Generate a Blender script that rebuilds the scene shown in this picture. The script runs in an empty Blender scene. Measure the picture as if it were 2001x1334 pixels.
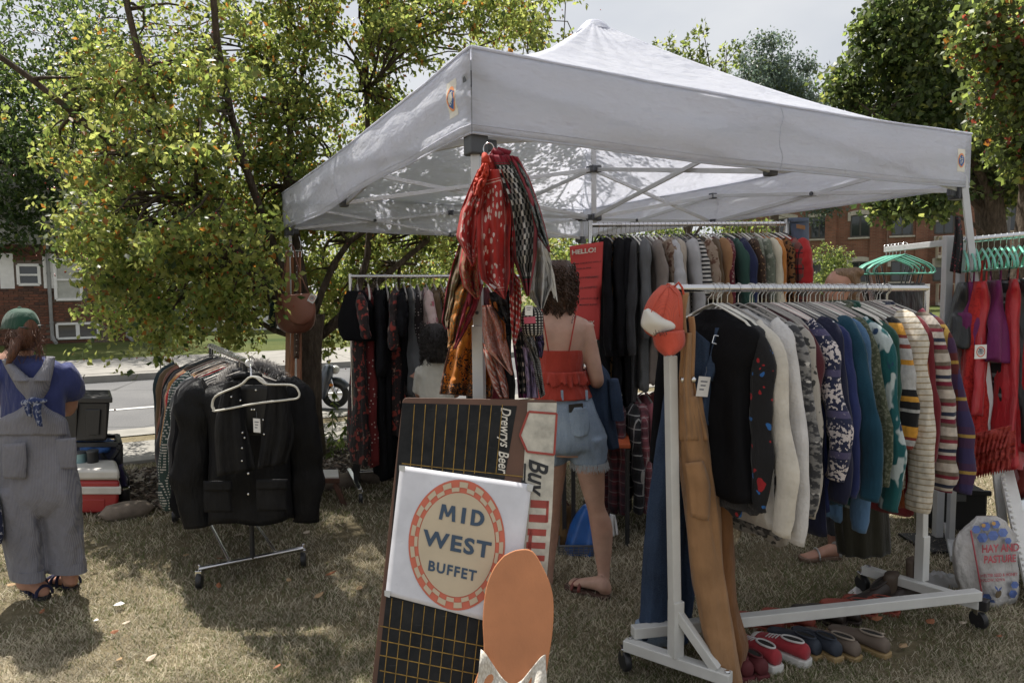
import bpy, bmesh, math, random
import numpy as np
from mathutils import Vector, Matrix
from mathutils import noise as mnoise
random.seed(7); rng = np.random.default_rng(7)
S = bpy.context.scene; COL = S.collection
RAD = math.radians
# ------------------------------------------------------------------ camera
F, CX, CY, CH = 1334.0, 1000.5, 667.0, 1.55
PIT, ROL = RAD(4.29), RAD(0.6)
_f = np.array([0, math.cos(PIT), -math.sin(PIT)]); _u0 = np.array([0, math.sin(PIT), math.cos(PIT)]); _r0 = np.array([1.0, 0, 0])
_r = math.cos(ROL)*_r0 - math.sin(ROL)*_u0; _u = math.cos(ROL)*_u0 + math.sin(ROL)*_r0
CAM = np.array([0, 0, CH])
camd = bpy.data.cameras.new('camera'); cam = bpy.data.objects.new('camera', camd); COL.objects.link(cam)
camd.sensor_width = 36; camd.lens = 24.0; camd.clip_start = 0.05; camd.clip_end = 2000
mw = Matrix.Identity(4)
for i in range(3):
    mw[i][0], mw[i][1], mw[i][2], mw[i][3] = _r[i], _u[i], -_f[i], CAM[i]
cam.matrix_world = mw
S.camera = cam
# ------------------------------------------------------------------ sky, sun, exposure
SUN_AZ, SUN_EL = RAD(-34), RAD(61)        # azimuth measured from +Y towards +X
to_sun = Vector((math.sin(SUN_AZ)*math.cos(SUN_EL), math.cos(SUN_AZ)*math.cos(SUN_EL), math.sin(SUN_EL)))
W = bpy.data.worlds.new('World'); S.world = W; W.use_nodes = True
wn = W.node_tree; wn.nodes.clear()
_o = wn.nodes.new('ShaderNodeOutputWorld'); _b = wn.nodes.new('ShaderNodeBackground'); _s = wn.nodes.new('ShaderNodeTexSky')
_s.sky_type = 'NISHITA'; _s.sun_disc = False; _s.sun_elevation = SUN_EL; _s.sun_rotation = SUN_AZ
_s.air_density = 1.0; _s.dust_density = 2.2; _s.ozone_density = 1.0; _s.altitude = 200
_tc = wn.nodes.new('ShaderNodeTexCoord'); _mp = wn.nodes.new('ShaderNodeMapping'); _mp.inputs['Scale'].default_value = (1, 1, 2.6)
_nz = wn.nodes.new('ShaderNodeTexNoise'); _nz.inputs['Scale'].default_value = 2.3; _nz.inputs['Detail'].default_value = 7
_cr = wn.nodes.new('ShaderNodeValToRGB'); _cr.color_ramp.elements[0].position = .38; _cr.color_ramp.elements[1].position = .68
_cr.color_ramp.elements[0].color = (.68, .68, .68, 1); _cr.color_ramp.elements[1].color = (.95, .95, .95, 1)
_mx = wn.nodes.new('ShaderNodeMix'); _mx.data_type = 'RGBA'
wn.links.new(_tc.outputs['Generated'], _mp.inputs['Vector']); wn.links.new(_mp.outputs[0], _nz.inputs['Vector'])
wn.links.new(_nz.outputs['Fac'], _cr.inputs['Fac']); wn.links.new(_cr.outputs['Color'], _mx.inputs[0])
wn.links.new(_s.outputs[0], _mx.inputs[6]); _mx.inputs[7].default_value = (9.8, 10.0, 10.3, 1)
wn.links.new(_mx.outputs[2], _b.inputs['Color']); _b.inputs['Strength'].default_value = 0.05
wn.links.new(_b.outputs[0], _o.inputs['Surface'])
sund = bpy.data.lights.new('sun', 'SUN'); sund.energy = 5.0; sund.angle = RAD(.53); sund.color = (1, .945, .86)
suno = bpy.data.objects.new('sun', sund); COL.objects.link(suno); suno.location = to_sun*30
suno.rotation_euler = to_sun.to_track_quat('Z', 'Y').to_euler()
S.view_settings.view_transform = 'Standard'; S.view_settings.look = 'None'
S.view_settings.exposure = 0.75; S.view_settings.gamma = 1; S.view_settings.use_curve_mapping = False
S.render.engine = 'CYCLES'
S.cycles.use_denoising = True
S.cycles.max_bounces = 8; S.cycles.diffuse_bounces = 4; S.cycles.transmission_bounces = 5; S.cycles.transparent_max_bounces = 8
S.cycles.caustics_reflective = False; S.cycles.caustics_refractive = False
S.cycles.sample_clamp_indirect = 6

# ------------------------------------------------------------------ pixel -> world helpers (2001 x 1334 photo)
def ray(u, v): return _f + (u-CX)/F*_r - (v-CY)/F*_u
def P(u, v, y): d = ray(u, v); return CAM + d*(y/d[1])
def G(u, v, h=0.0): d = ray(u, v); return CAM + d*((h-CH)/d[2])
def A(*x): return np.array(x, float)
def lerp(a, b, t): return a + (b-a)*t
def unit(v): v = np.asarray(v, float); return v/(np.linalg.norm(v)+1e-12)

# ------------------------------------------------------------------ mesh builder
class MB:
    def __init__(s): s.v = []; s.f = []; s.uv = {}; s.mi = []; s.n = 0; s.hasuv = False
    def add(s, verts, faces, uvs=None, mi=0):
        verts = np.asarray(verts, float).reshape(-1, 3); o = s.n
        s.v.append(verts); s.n += len(verts)
        if uvs is not None: s.hasuv = True
        for f in faces:
            s.f.append(tuple(i+o for i in f)); s.mi.append(mi)
        if uvs is not None:
            for i, q in enumerate(uvs): s.uv[i+o] = q
        return s
    def box(s, c, size, rot=None, mi=0):
        x, y, z = np.asarray(size, float)/2
        q = np.array([[-x,-y,-z],[x,-y,-z],[x,y,-z],[-x,y,-z],[-x,-y,z],[x,-y,z],[x,y,z],[-x,y,z]])
        if rot is not None: q = q @ np.asarray(rot).T
        return s.add(q+np.asarray(c, float), [(0,3,2,1),(4,5,6,7),(0,1,5,4),(1,2,6,5),(2,3,7,6),(3,0,4,7)], mi=mi)
    def hexa(s, q, mi=0):   # 8 corners: bottom loop then top loop
        return s.add(q, [(0,3,2,1),(4,5,6,7),(0,1,5,4),(1,2,6,5),(2,3,7,6),(3,0,4,7)], mi=mi)
    def rings(s, R, cap=True, closed=True, mi=0, uv=True):
        m = len(R); n = len(R[0]); V = np.concatenate(R); fs = []
        for i in range(m-1):
            for j in range(n if closed else n-1):
                k = (j+1) % n
                fs.append((i*n+j, i*n+k, (i+1)*n+k, (i+1)*n+j))
        if cap and closed:
            fs.append(tuple(range(n))[::-1]); fs.append(tuple((m-1)*n+j for j in range(n)))
        uvs = [(j/max(1, n-1), i/max(1, m-1)) for i in range(m) for j in range(n)] if uv else None
        return s.add(V, fs, uvs, mi)
    def tube(s, path, r, n=8, cap=True, mi=0, flat=1.0):
        path = [np.asarray(p, float) for p in path]; m = len(path)
        rs = r if hasattr(r, '__len__') else [r]*m
        t0 = unit(path[1]-path[0]); up = A(0,0,1) if abs(t0[2]) < .9 else A(1,0,0)
        a = unit(np.cross(t0, up)); R = []
        for i, p in enumerate(path):
            t = unit(path[min(i+1, m-1)]-path[max(i-1, 0)])
            a = unit(a - t*(a@t)); b = np.cross(t, a)
            R.append(np.array([p+rs[i]*(math.cos(q)*a+flat*math.sin(q)*b) for q in np.arange(n)*2*math.pi/n]))
        return s.rings(R, cap, mi=mi, uv=False)
    def bar(s, p, q, w, h=None, up=(0,0,1), mi=0):   # rectangular bar from p to q
        p, q = np.asarray(p, float), np.asarray(q, float); h = w if h is None else h
        t = unit(q-p); up = np.asarray(up, float)
        if abs(t@up) > .95: up = A(0, 1, 0) if abs(t[1]) < .9 else A(1,0,0)
        a = unit(np.cross(t, up)); b = np.cross(a, t)
        c = [-a*w/2-b*h/2, a*w/2-b*h/2, a*w/2+b*h/2, -a*w/2+b*h/2]
        return s.hexa([p+k for k in c]+[q+k for k in c], mi)
    def grid(s, fn, nu, nv, mi=0, uvs=None):
        V = [fn(i/nu, j/nv) for j in range(nv+1) for i in range(nu+1)]
        fs = [(j*(nu+1)+i, j*(nu+1)+i+1, (j+1)*(nu+1)+i+1, (j+1)*(nu+1)+i) for j in range(nv) for i in range(nu)]
        uv = [(i/nu, 1-j/nv) for j in range(nv+1) for i in range(nu+1)] if uvs is None else uvs
        return s.add(V, fs, uv, mi)
    def prism(s, poly, off, mi=0):     # poly: list of 3D points, off: extrusion vector
        poly = [np.asarray(p, float) for p in poly]; n = len(poly); off = np.asarray(off, float)
        fs = [tuple(range(n))[::-1], tuple(range(n, 2*n))]+[(i, (i+1) % n, n+(i+1) % n, n+i) for i in range(n)]
        return s.add(poly+[p+off for p in poly], fs, mi=mi)
    def ball(s, c, r, nu=14, nv=9, mi=0, rot=None):
        r = np.asarray(r if hasattr(r, '__len__') else (r, r, r), float); R = []
        for i in range(nv+1):
            ph = -math.pi/2+math.pi*(i*0.996+nv*.002)/nv
            q = np.array([[math.cos(ph)*math.cos(t)*r[0], math.cos(ph)*math.sin(t)*r[1], math.sin(ph)*r[2]] for t in np.arange(nu)*2*math.pi/nu])
            if rot is not None: q = q @ np.asarray(rot).T
            R.append(q+np.asarray(c, float))
        return s.rings(R, True, mi=mi, uv=False)
    def lathe(s, c, prof, n=20, axis=(0,0,1), mi=0):
        ax = unit(axis); a = unit(np.cross(ax, A(0,0,1) if abs(ax[2]) < .9 else A(1,0,0))); b = np.cross(ax, a)
        c = np.asarray(c, float)
        R = [np.array([c+ax*h+r*(math.cos(q)*a+math.sin(q)*b) for q in np.arange(n)*2*math.pi/n]) for r, h in prof]
        return s.rings(R, True, mi=mi, uv=False)
    def verts(s): return np.concatenate(s.v) if s.v else np.zeros((0, 3))

WM = {}
def setm(o, m): o.matrix_basis = m; 
def wmat(o):
    m = o.matrix_basis.copy()
    p = o.parent
    while p: m = p.matrix_basis @ m; p = p.parent
    return m
def tag(o, label=None, cat=None, group=None, kind=None):
    if label: o['label'] = label
    if cat: o['category'] = cat
    if group: o['group'] = group
    if kind: o['kind'] = kind
    return o
def thing(name, label, cat, loc=(0, 0, 0), rotz=0.0, group=None):
    o = bpy.data.objects.new(name, None); COL.objects.link(o); o.empty_display_size = .05
    o.location = [float(x) for x in loc]; o.rotation_euler = (0, 0, rotz)
    o.matrix_basis = Matrix.Translation(Vector([float(x) for x in loc])) @ Matrix.Rotation(rotz, 4, 'Z')
    return tag(o, label, cat, group)
def build(name, mb, mats, parent=None, local=False, bevel=0, smooth=None, solid=0, subd=0, label=None, kind=None):
    """ONE mesh object; vertices are in world coordinates unless local=True"""
    me = bpy.data.meshes.new(name); V = mb.verts()
    if not local and parent is not None:
        mi = np.array(wmat(parent).inverted()); V = V @ mi[:3, :3].T + mi[:3, 3]
    me.from_pydata(V.tolist(), [], mb.f)
    mats = mats if isinstance(mats, (list, tuple)) else [mats]
    for m in mats: me.materials.append(m)
    if len(mats) > 1: me.polygons.foreach_set('material_index', np.array(mb.mi, np.int32))
    if mb.hasuv:
        uv = me.uv_layers.new(name='UVMap'); li = np.zeros(len(me.loops), np.int32); me.loops.foreach_get('vertex_index', li)
        uv.data.foreach_set('uv', np.array([mb.uv.get(int(i), (0, 0)) for i in li], np.float32).ravel())
    if smooth is not None:
        me.polygons.foreach_set('use_smooth', np.ones(len(me.polygons), bool))
        if smooth < 180: me.set_sharp_from_angle(angle=RAD(smooth))
    me.update()
    o = bpy.data.objects.new(name, me); COL.objects.link(o)
    if parent is not None: o.parent = parent
    if bevel:
        b = o.modifiers.new('bevel', 'BEVEL'); b.width = bevel; b.segments = 2; b.limit_method = 'ANGLE'; b.angle_limit = RAD(35)
    if solid:
        b = o.modifiers.new('solid', 'SOLIDIFY'); b.thickness = solid; b.offset = 0
    if subd:
        b = o.modifiers.new('subd', 'SUBSURF'); b.levels = subd; b.render_levels = subd
    tag(o, label, None, None, kind)
    return o
def copy_obj(src, parent, name=None):
    c = src.copy(); COL.objects.link(c); c.parent = parent
    if name: c.name = name
    return c
def struct(name, mb, mats, **k): return build(name, mb, mats, kind='structure', **k)

def cr(rows, m):
    """Catmull-Rom resample of rows (k x d) to m rows"""
    r = np.asarray(rows, float); k = len(r)
    if k == 2: return np.array([lerp(r[0], r[1], t) for t in np.linspace(0, 1, m)])
    out = []
    for t in np.linspace(0, k-1-1e-6, m):
        i = int(t); q = t-i
        p0, p1, p2, p3 = r[max(i-1, 0)], r[i], r[i+1], r[min(i+2, k-1)]
        out.append(.5*((2*p1)+(-p0+p2)*q+(2*p0-5*p1+4*p2-p3)*q*q+(-p0+3*p1-3*p2+p3)*q**3))
    return np.array(out)
def fuse(mbs, voxel=.012, smooth=6, name='fused'):
    """several closed lofts -> one continuous skin (voxel remesh), returned as MB (world coordinates)"""
    mb = MB()
    for b in (mbs if isinstance(mbs, list) else [mbs]): mb.add(b.verts(), b.f)
    me = bpy.data.meshes.new('tmp'); me.from_pydata(mb.verts().tolist(), [], mb.f)
    bm = bmesh.new(); bm.from_mesh(me); bmesh.ops.recalc_face_normals(bm, faces=bm.faces); bm.to_mesh(me); bm.free()
    o = bpy.data.objects.new('tmp', me); COL.objects.link(o)
    r = o.modifiers.new('r', 'REMESH'); r.mode = 'VOXEL'; r.voxel_size = voxel
    if smooth:
        s = o.modifiers.new('s', 'SMOOTH'); s.iterations = smooth; s.factor = .5
    dg = bpy.context.evaluated_depsgraph_get(); dg.update()
    ev = o.evaluated_get(dg); m2 = ev.to_mesh()
    V = np.zeros(len(m2.vertices)*3); m2.vertices.foreach_get('co', V)
    out = MB(); out.add(V.reshape(-1, 3), [tuple(p.vertices) for p in m2.polygons])
    ev.to_mesh_clear(); bpy.data.objects.remove(o); bpy.data.meshes.remove(me)
    return out
def fdir(c): d = np.asarray(c)-CAM; d = A(d[0], d[1], 0); return unit(d)
def pxloft(rows, m=16, n=20, fold=0.0, fk=5, seed=0, power=1.0, grow=0.0, crump=0.0):
    """closed loft from pixel rows (uL,uR,v,y,halfdepth): a cushion-like solid standing at depth y"""
    R = []; rr = cr(rows, m); ph = random.Random(seed).uniform(0, 6)
    for i, (uL, uR, v, y, d) in enumerate(rr):
        a, b = P(uL, v, y), P(uR, v, y); c = (a+b)/2; h = (b-a)/2; h = h*(1+grow/max(np.linalg.norm(h), .01)); fd = fdir(c)*(d+grow)
        t = i/(m-1); ring = []
        for j in range(n):
            q = 2*math.pi*j/n
            k = 1+fold*math.sin(fk*q+ph+1.7*t)*(.3+.7*t)+fold*.6*math.sin((fk*2+1)*q-ph+3*t)
            if crump: k += crump*mnoise.noise(Vector((math.cos(q)*2.2, math.sin(q)*2.2+seed, t*5)))+crump*.5*mnoise.noise(Vector((math.cos(q)*6, math.sin(q)*6+seed, t*11)))
            co, si = math.cos(q), math.sin(q)
            co = math.copysign(abs(co)**power, co); si = math.copysign(abs(si)**power, si)
            ring.append(c+h*co*k+fd*si*(k+fold*2*math.sin(fk*q+ph+2*t)))
        R.append(np.array(ring))
    return MB().rings(R)
def pxcloth(left, right, y, m=26, n=22, amp=.015, folds=3, bulge=.02, seed=0, yb=None, tilt=0.0, lin=False, crump=0.0):
    """hanging cloth between two pixel polylines at depth y (yb: depth at the bottom)"""
    rs = (lambda r, k: np.stack([np.interp(np.linspace(0, len(r)-1, k), range(len(r)), np.asarray(r, float)[:, i]) for i in range(2)], 1)) if lin else cr
    L, Rr = rs(left, m+1), rs(right, m+1); rnd = random.Random(seed); ph = rnd.uniform(0, 6); yb = y if yb is None else yb
    def fn(s, t):
        i = int(round(t*m)); p = lerp(L[i], Rr[i], s); yy = lerp(y, yb, t)
        dy = amp*(.25+.75*min(1, t*1.6))*(math.sin(2*math.pi*folds*s+ph+1.4*t)+.4*math.sin(2*math.pi*folds*2.3*s-ph+2.5*t))-bulge*(1-(2*s-1)**2)+tilt*(s-.5)
        if crump: dy += crump*(mnoise.noise(Vector((s*2.6+seed, t*4.5, seed*1.7)))+.55*mnoise.noise(Vector((s*6+seed, t*11, seed))))
        return P(p[0], p[1], yy+dy)
    return MB().grid(fn, n, m)

# ------------------------------------------------------------------ materials
MATS = {}
class NT:
    def __init__(s, name):
        s.m = bpy.data.materials.new(name); s.m.use_nodes = True; s.t = s.m.node_tree; s.t.nodes.clear()
        s.out = s.t.nodes.new('ShaderNodeOutputMaterial'); s.tc = s.t.nodes.new('ShaderNodeTexCoord')
    def n(s, typ, **k):
        nd = s.t.nodes.new('ShaderNode'+typ)
        for key, val in k.items():
            if hasattr(nd, key) and key not in ('Scale',): setattr(nd, key, val)
        return nd
    def set(s, nd, name, val):
        i = nd.inputs[name]
        if hasattr(val, 'is_output'): s.t.links.new(val, i)
        else: i.default_value = val
    def co(s, kind='Object', scale=(1, 1, 1), rot=(0, 0, 0), loc=(0, 0, 0)):
        mp = s.n('Mapping'); s.t.links.new(s.tc.outputs[kind], mp.inputs['Vector'])
        mp.inputs['Scale'].default_value = scale; mp.inputs['Rotation'].default_value = rot; mp.inputs['Location'].default_value = loc
        return mp.outputs[0]
    def noise(s, vec, scale, detail=4, rough=.55, out='Fac'):
        nd = s.n('TexNoise'); s.set(nd, 'Vector', vec); nd.inputs['Scale'].default_value = scale; nd.inputs['Detail'].default_value = detail; nd.inputs['Roughness'].default_value = rough
        return nd.outputs[out]
    def voro(s, vec, scale, feature='F1', out='Distance', rand=1.0):
        nd = s.n('TexVoronoi'); nd.feature = feature; s.set(nd, 'Vector', vec); nd.inputs['Scale'].default_value = scale; nd.inputs['Randomness'].default_value = rand
        return nd.outputs[out]
    def math(s, op, a, b=0.0, c=0.0):
        nd = s.n('Math'); nd.operation = op
        for i, x in enumerate((a, b, c)):
            if hasattr(x, 'is_output'): s.t.links.new(x, nd.inputs[i])
            else: nd.inputs[i].default_value = x
        return nd.outputs[0]
    def sep(s, vec):
        nd = s.n('SeparateXYZ'); s.set(nd, 'Vector', vec); return nd.outputs
    def ramp(s, fac, stops, interp='LINEAR'):
        nd = s.n('ValToRGB'); e = nd.color_ramp; e.interpolation = interp
        while len(e.elements) < len(stops): e.elements.new(.5)
        for el, (p, c) in zip(e.elements, stops):
            el.position = p; el.color = (*c[:3], 1) if hasattr(c, '__len__') else (c, c, c, 1)
        s.set(nd, 'Fac', fac); return nd.outputs['Color']
    def mix(s, fac, a, b, typ='MIX'):
        nd = s.n('Mix'); nd.data_type = 'RGBA'; nd.blend_type = typ
        for i, x in ((0, fac), (6, a), (7, b)):
            if hasattr(x, 'is_output'): s.t.links.new(x, nd.inputs[i])
            elif i == 0: nd.inputs[i].default_value = x
            else: nd.inputs[i].default_value = (*x[:3], 1)
        return nd.outputs[2]
    def bump(s, h, strength=.3, dist=.01, normal=None):
        nd = s.n('Bump'); s.set(nd, 'Height', h); nd.inputs['Strength'].default_value = strength; nd.inputs['Distance'].default_value = dist
        if normal is not None: s.set(nd, 'Normal', normal)
        return nd.outputs[0]
    def bsdf(s, col, rough=.7, metal=0.0, normal=None, sheen=0.0, spec=.5, trans=0.0, tcol=None, emit=None, emits=0, alpha=None, coat=0):
        b = s.n('BsdfPrincipled')
        s.set(b, 'Base Color', col if hasattr(col, 'is_output') else (*col[:3], 1)); s.set(b, 'Roughness', rough); s.set(b, 'Metallic', metal)
        b.inputs['Specular IOR Level'].default_value = spec; b.inputs['Sheen Weight'].default_value = sheen; b.inputs['Coat Weight'].default_value = coat
        if normal is not None: s.set(b, 'Normal', normal)
        if emit is not None: b.inputs['Emission Color'].default_value = (*emit, 1); b.inputs['Emission Strength'].default_value = emits
        o = b.outputs[0]
        if trans:
            tr = s.n('BsdfTranslucent'); tc_ = tcol if tcol is not None else col
            s.set(tr, 'Color', tc_ if hasattr(tc_, 'is_output') else (*tc_[:3], 1))
            if normal is not None: s.set(tr, 'Normal', normal)
            mx = s.n('MixShader'); mx.inputs[0].default_value = trans; s.t.links.new(o, mx.inputs[1]); s.t.links.new(tr.outputs[0], mx.inputs[2]); o = mx.outputs[0]
        if alpha is not None:
            tp = s.n('BsdfTransparent'); mx = s.n('MixShader'); s.set(mx, 0, alpha) if False else None
            (s.t.links.new(alpha, mx.inputs[0]) if hasattr(alpha, 'is_output') else setattr(mx.inputs[0], 'default_value', alpha))
            s.t.links.new(tp.outputs[0], mx.inputs[1]); s.t.links.new(o, mx.inputs[2]); o = mx.outputs[0]
        s.t.links.new(o, s.out.inputs['Surface']); return s.m
def plain(name, col, rough=.6, metal=0.0, var=.12, scale=8, bump=.0, bscale=60, spec=.5, coat=0):
    if name in MATS: return MATS[name]
    t = NT(name); o = t.co()
    c = t.mix(t.ramp(t.noise(o, scale, 5), [(.3, 1-var), (.7, 1+var)]), (0, 0, 0), col, 'MIX') if False else t.mix(1.0, col, t.ramp(t.noise(o, scale, 5), [(.3, 1-var), (.7, 1+var)]), 'MULTIPLY')
    r = t.math('ADD', rough-.08, t.math('MULTIPLY', t.noise(o, scale*2.3, 3), .16))
    nm = t.bump(t.noise(o, bscale, 4), bump, .004) if bump else None
    MATS[name] = t.bsdf(c, r, metal, nm, spec=spec, coat=coat); return MATS[name]
# ================================================================== SETTING
# ---- ground
E_ = A(.888, .46, 0); N_ = A(-.46, .888, 0)          # road direction, and away from the camera across it
def RD(e, n, h=0.0): return E_*e + N_*n + A(0, 0, h)
t = NT('dry_lawn'); o = t.co()
n1 = t.noise(o, .9, 6, .6); n2 = t.noise(o, 14, 6, .7); n3 = t.noise(o, 130, 3, .7)
c = t.ramp(n1, [(.33, (.10, .095, .055)), (.5, (.20, .175, .11)), (.64, (.31, .27, .19))])
c = t.mix(t.ramp(n2, [(.35, 0.0), (.7, 1.0)]), c, (.36, .32, .24)); c = t.mix(.55, c, t.ramp(n3, [(.3, (.02, .02, .01)), (.62, (.36, .31, .2))]), 'OVERLAY')
M_LAWN = t.bsdf(c, .95, normal=t.bump(t.math('ADD', n3, t.math('MULTIPLY', n2, 1.5)), .8, .02), spec=.15)
mb = MB()
def gz(x, y): return .012*mnoise.noise(Vector((x*.8, y*.8, 0)))
xs = np.concatenate([[-500, -150, -60, -25], np.arange(-12, 12.01, .6), [25, 60, 150, 500]]); ys = np.concatenate([[-300, -80, -20, -5], np.arange(0, 14.01, .6), [25, 50, 100, 200, 700]])
mb.add([(x, y, gz(x, y) if -11 < x < 11 and .5 < y < 6.6 else 0) for y in ys for x in xs], [(j*len(xs)+i, j*len(xs)+i+1, (j+1)*len(xs)+i+1, (j+1)*len(xs)+i) for j in range(len(ys)-1) for i in range(len(xs)-1)])
struct('ground', mb, M_LAWN, smooth=180)
# ---- road, kerbs, pavements
t = NT('asphalt'); o = t.co(); k = t.noise(o, 180, 3); w = t.noise(o, .6, 5)
c = t.ramp(w, [(.3, (.10, .10, .105)), (.7, (.155, .155, .155))]); c = t.mix(.5, c, t.ramp(k, [(.25, .1), (.7, .85)]), 'OVERLAY')
cr_ = t.voro(t.co(scale=(1, 1, 1)), .55, 'DISTANCE_TO_EDGE'); c = t.mix(t.ramp(cr_, [(.004, 1.0), (.012, 0.0)]), c, (.07, .07, .07))
M_ROAD = t.bsdf(c, .9, normal=t.bump(k, .4, .01), spec=.25)
M_CONC = plain('pale_concrete', (.25, .24, .22), .9, var=.18, scale=3, bump=.5, bscale=90, spec=.2)
M_PAINT = plain('road_paint', (.5, .5, .49), .8, var=.2, scale=9)
def strip(name, n0, n1, h, mat, e0=-120, e1=160, kind='structure', n=1):
    mb = MB(); q = [RD(e0, n0, h), RD(e1, n0, h), RD(e1, n1, h), RD(e0, n1, h)]
    mb.add(q, [(0, 1, 2, 3)]); return build(name, mb, mat, kind=kind)
strip('road', 8.9, 13.9, .008, M_ROAD); strip('gutter', 8.45, 8.9, .012, M_CONC)
mb = MB()
for e in np.arange(-40, 60, 1): mb.add([RD(e, 10.42, .014), RD(e+1, 10.42, .014), RD(e+1, 10.54, .014), RD(e, 10.54, .014)], [(0, 1, 2, 3)])
struct('road_marking', mb, M_PAINT)
def slabs(name, n0, n1, h, th, step, e0, e1):
    first = None
    root = tag(bpy.data.objects.new(name, None), kind='structure'); COL.objects.link(root)
    mb = MB(); L = step-.016
    mb.box((0, 0, 0), (L, n1-n0, th)); 
    ang = math.atan2(E_[1], E_[0])
    for i, e in enumerate(np.arange(e0, e1, step)):
        c = RD(e+step/2, (n0+n1)/2, h-th/2)
        if first is None:
            first = build('slab', mb, M_CONC, root, local=True, bevel=.008); ob = first
        else: ob = copy_obj(first, root)
        ob.location = [float(x) for x in c]; ob.rotation_euler = (RAD(random.uniform(-.15, .15)), RAD(random.uniform(-.15, .15)), ang)
    return root
slabs('pavement', 7.05, 8.0, .03, .12, 1.5, -9, 18)
slabs('pavement_far', 14.22, 17.5, .135, .12, 1.8, -18, 22)
slabs('kerb', 13.9, 14.21, .13, .3, 2.4, -18, 24)
# far lawn that climbs to the houses
t = NT('green_lawn'); o = t.co(); n1 = t.noise(o, .5, 5); n3 = t.noise(o, 60, 4, .7)
c = t.ramp(n1, [(.3, (.05, .075, .02)), (.7, (.13, .14, .045))]); c = t.mix(.5, c, t.ramp(n3, [(.3, .1), (.65, .8)]), 'OVERLAY')
M_GREEN = t.bsdf(c, .95, normal=t.bump(n3, .8, .04), spec=.15)
mb = MB(); es = np.arange(-60, 62, 2.0); prof = [(17.5, .13), (18.1, .20), (19.3, .235), (20.5, .25), (23, .25), (60, .3)]
mb.add([RD(e, n, h+.02*mnoise.noise(Vector((e*.4, n*.7, 1)))*(1 if 18 < n < 24 else 0)) for n, h in prof for e in es], [(j*len(es)+i, j*len(es)+i+1, (j+1)*len(es)+i+1, (j+1)*len(es)+i) for j in range(len(prof)-1) for i in range(len(es)-1)])
struct('far_lawn', mb, M_GREEN, smooth=180)
# ---- grass blades close to the camera
def grass():
    N = 330000
    u = rng.uniform(-800, 2800, N); v = 1340-(rng.random(N)**1.25)*560
    d = np.stack([ray(a, b) for a, b in zip(u, v)]); tt = -CH/d[:, 2]; p = CAM+d*tt[:, None]
    nn = p@N_; keep = (p[:, 1] > 2.2) & (nn < 7.0) & (p[:, 1] < 9)
    keep &= ~((nn > 5.47) & (nn < 6.7) & ((p@E_) < 3.0) & ((p@E_) > -.4))
    keep &= np.array([mnoise.noise(Vector((x*2.3, y*2.3, 9)))+.5*mnoise.noise(Vector((x*7, y*7, 4))) for x, y in p[:, :2]]) > rng.uniform(-.75, -.05, N)
    p = p[keep]; p[:, 2] = [gz(a, b) for a, b in p[:, :2]]
    N = len(p); a = rng.uniform(0, 6.28, N); L = rng.uniform(.010, .034, N)*(1+.5*(rng.random(N) < .06))*(1+.15*(p[:, 1]-3)); w = rng.uniform(.0011, .0024, N)*(p[:, 1]/3)**.8
    lean = rng.uniform(.3, 1.3, N)*L; b = a+rng.uniform(-1, 1, N)
    s = np.stack([np.cos(a)*w, np.sin(a)*w, 0*a], 1); tip = np.stack([np.cos(b)*lean, np.sin(b)*lean, L*.75], 1); mid = tip*.5+np.stack([0*a, 0*a, L*.22], 1)
    V = np.stack([p-s, p+s, p+mid+s*.7, p+mid-s*.7, p+tip], 1).reshape(-1, 3)
    i = np.arange(N)[:, None]*5
    me = bpy.data.meshes.new('grass')
    fq = np.concatenate([i, i+1, i+2, i+3], 1); ft = np.concatenate([i+3, i+2, i+4], 1)
    me.vertices.add(len(V)); me.vertices.foreach_set('co', V.ravel())
    loops = np.concatenate([fq, ft], 1).ravel(); me.loops.add(len(loops)); me.loops.foreach_set('vertex_index', loops.astype(np.int32))
    st = np.stack([np.arange(N)*7, np.arange(N)*7+4], 1).ravel(); me.polygons.add(2*N); me.polygons.foreach_set('loop_start', st.astype(np.int32))
    pat = np.array([mnoise.noise(Vector((x*.9, y*.9, 3))) for x, y in p[:, :2]]); pick = np.where(rng.random(N) < .38+.75*pat, 1, 0); pick = np.where(rng.random(N) < .3, 2, pick)
    me.polygons.foreach_set('material_index', np.repeat(pick, 2).astype(np.int32))
    for nm, cc in (('straw_blade', (.64, .58, .45)), ('green_blade', (.17, .195, .085)), ('brown_blade', (.42, .365, .275))):
        tt_ = NT(nm); me.materials.append(tt_.bsdf(tt_.mix(1, cc, tt_.ramp(tt_.noise(tt_.co(), 3, 3), [(.3, .7), (.7, 1.25)]), 'MULTIPLY'), .8, trans=.3, spec=.2))
    me.update(); me.validate(); o = bpy.data.objects.new('grass', me); COL.objects.link(o)
    tag(o, 'short dry straw and green grass covering the lawn under the tent', 'grass', kind='stuff')
grass()
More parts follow.
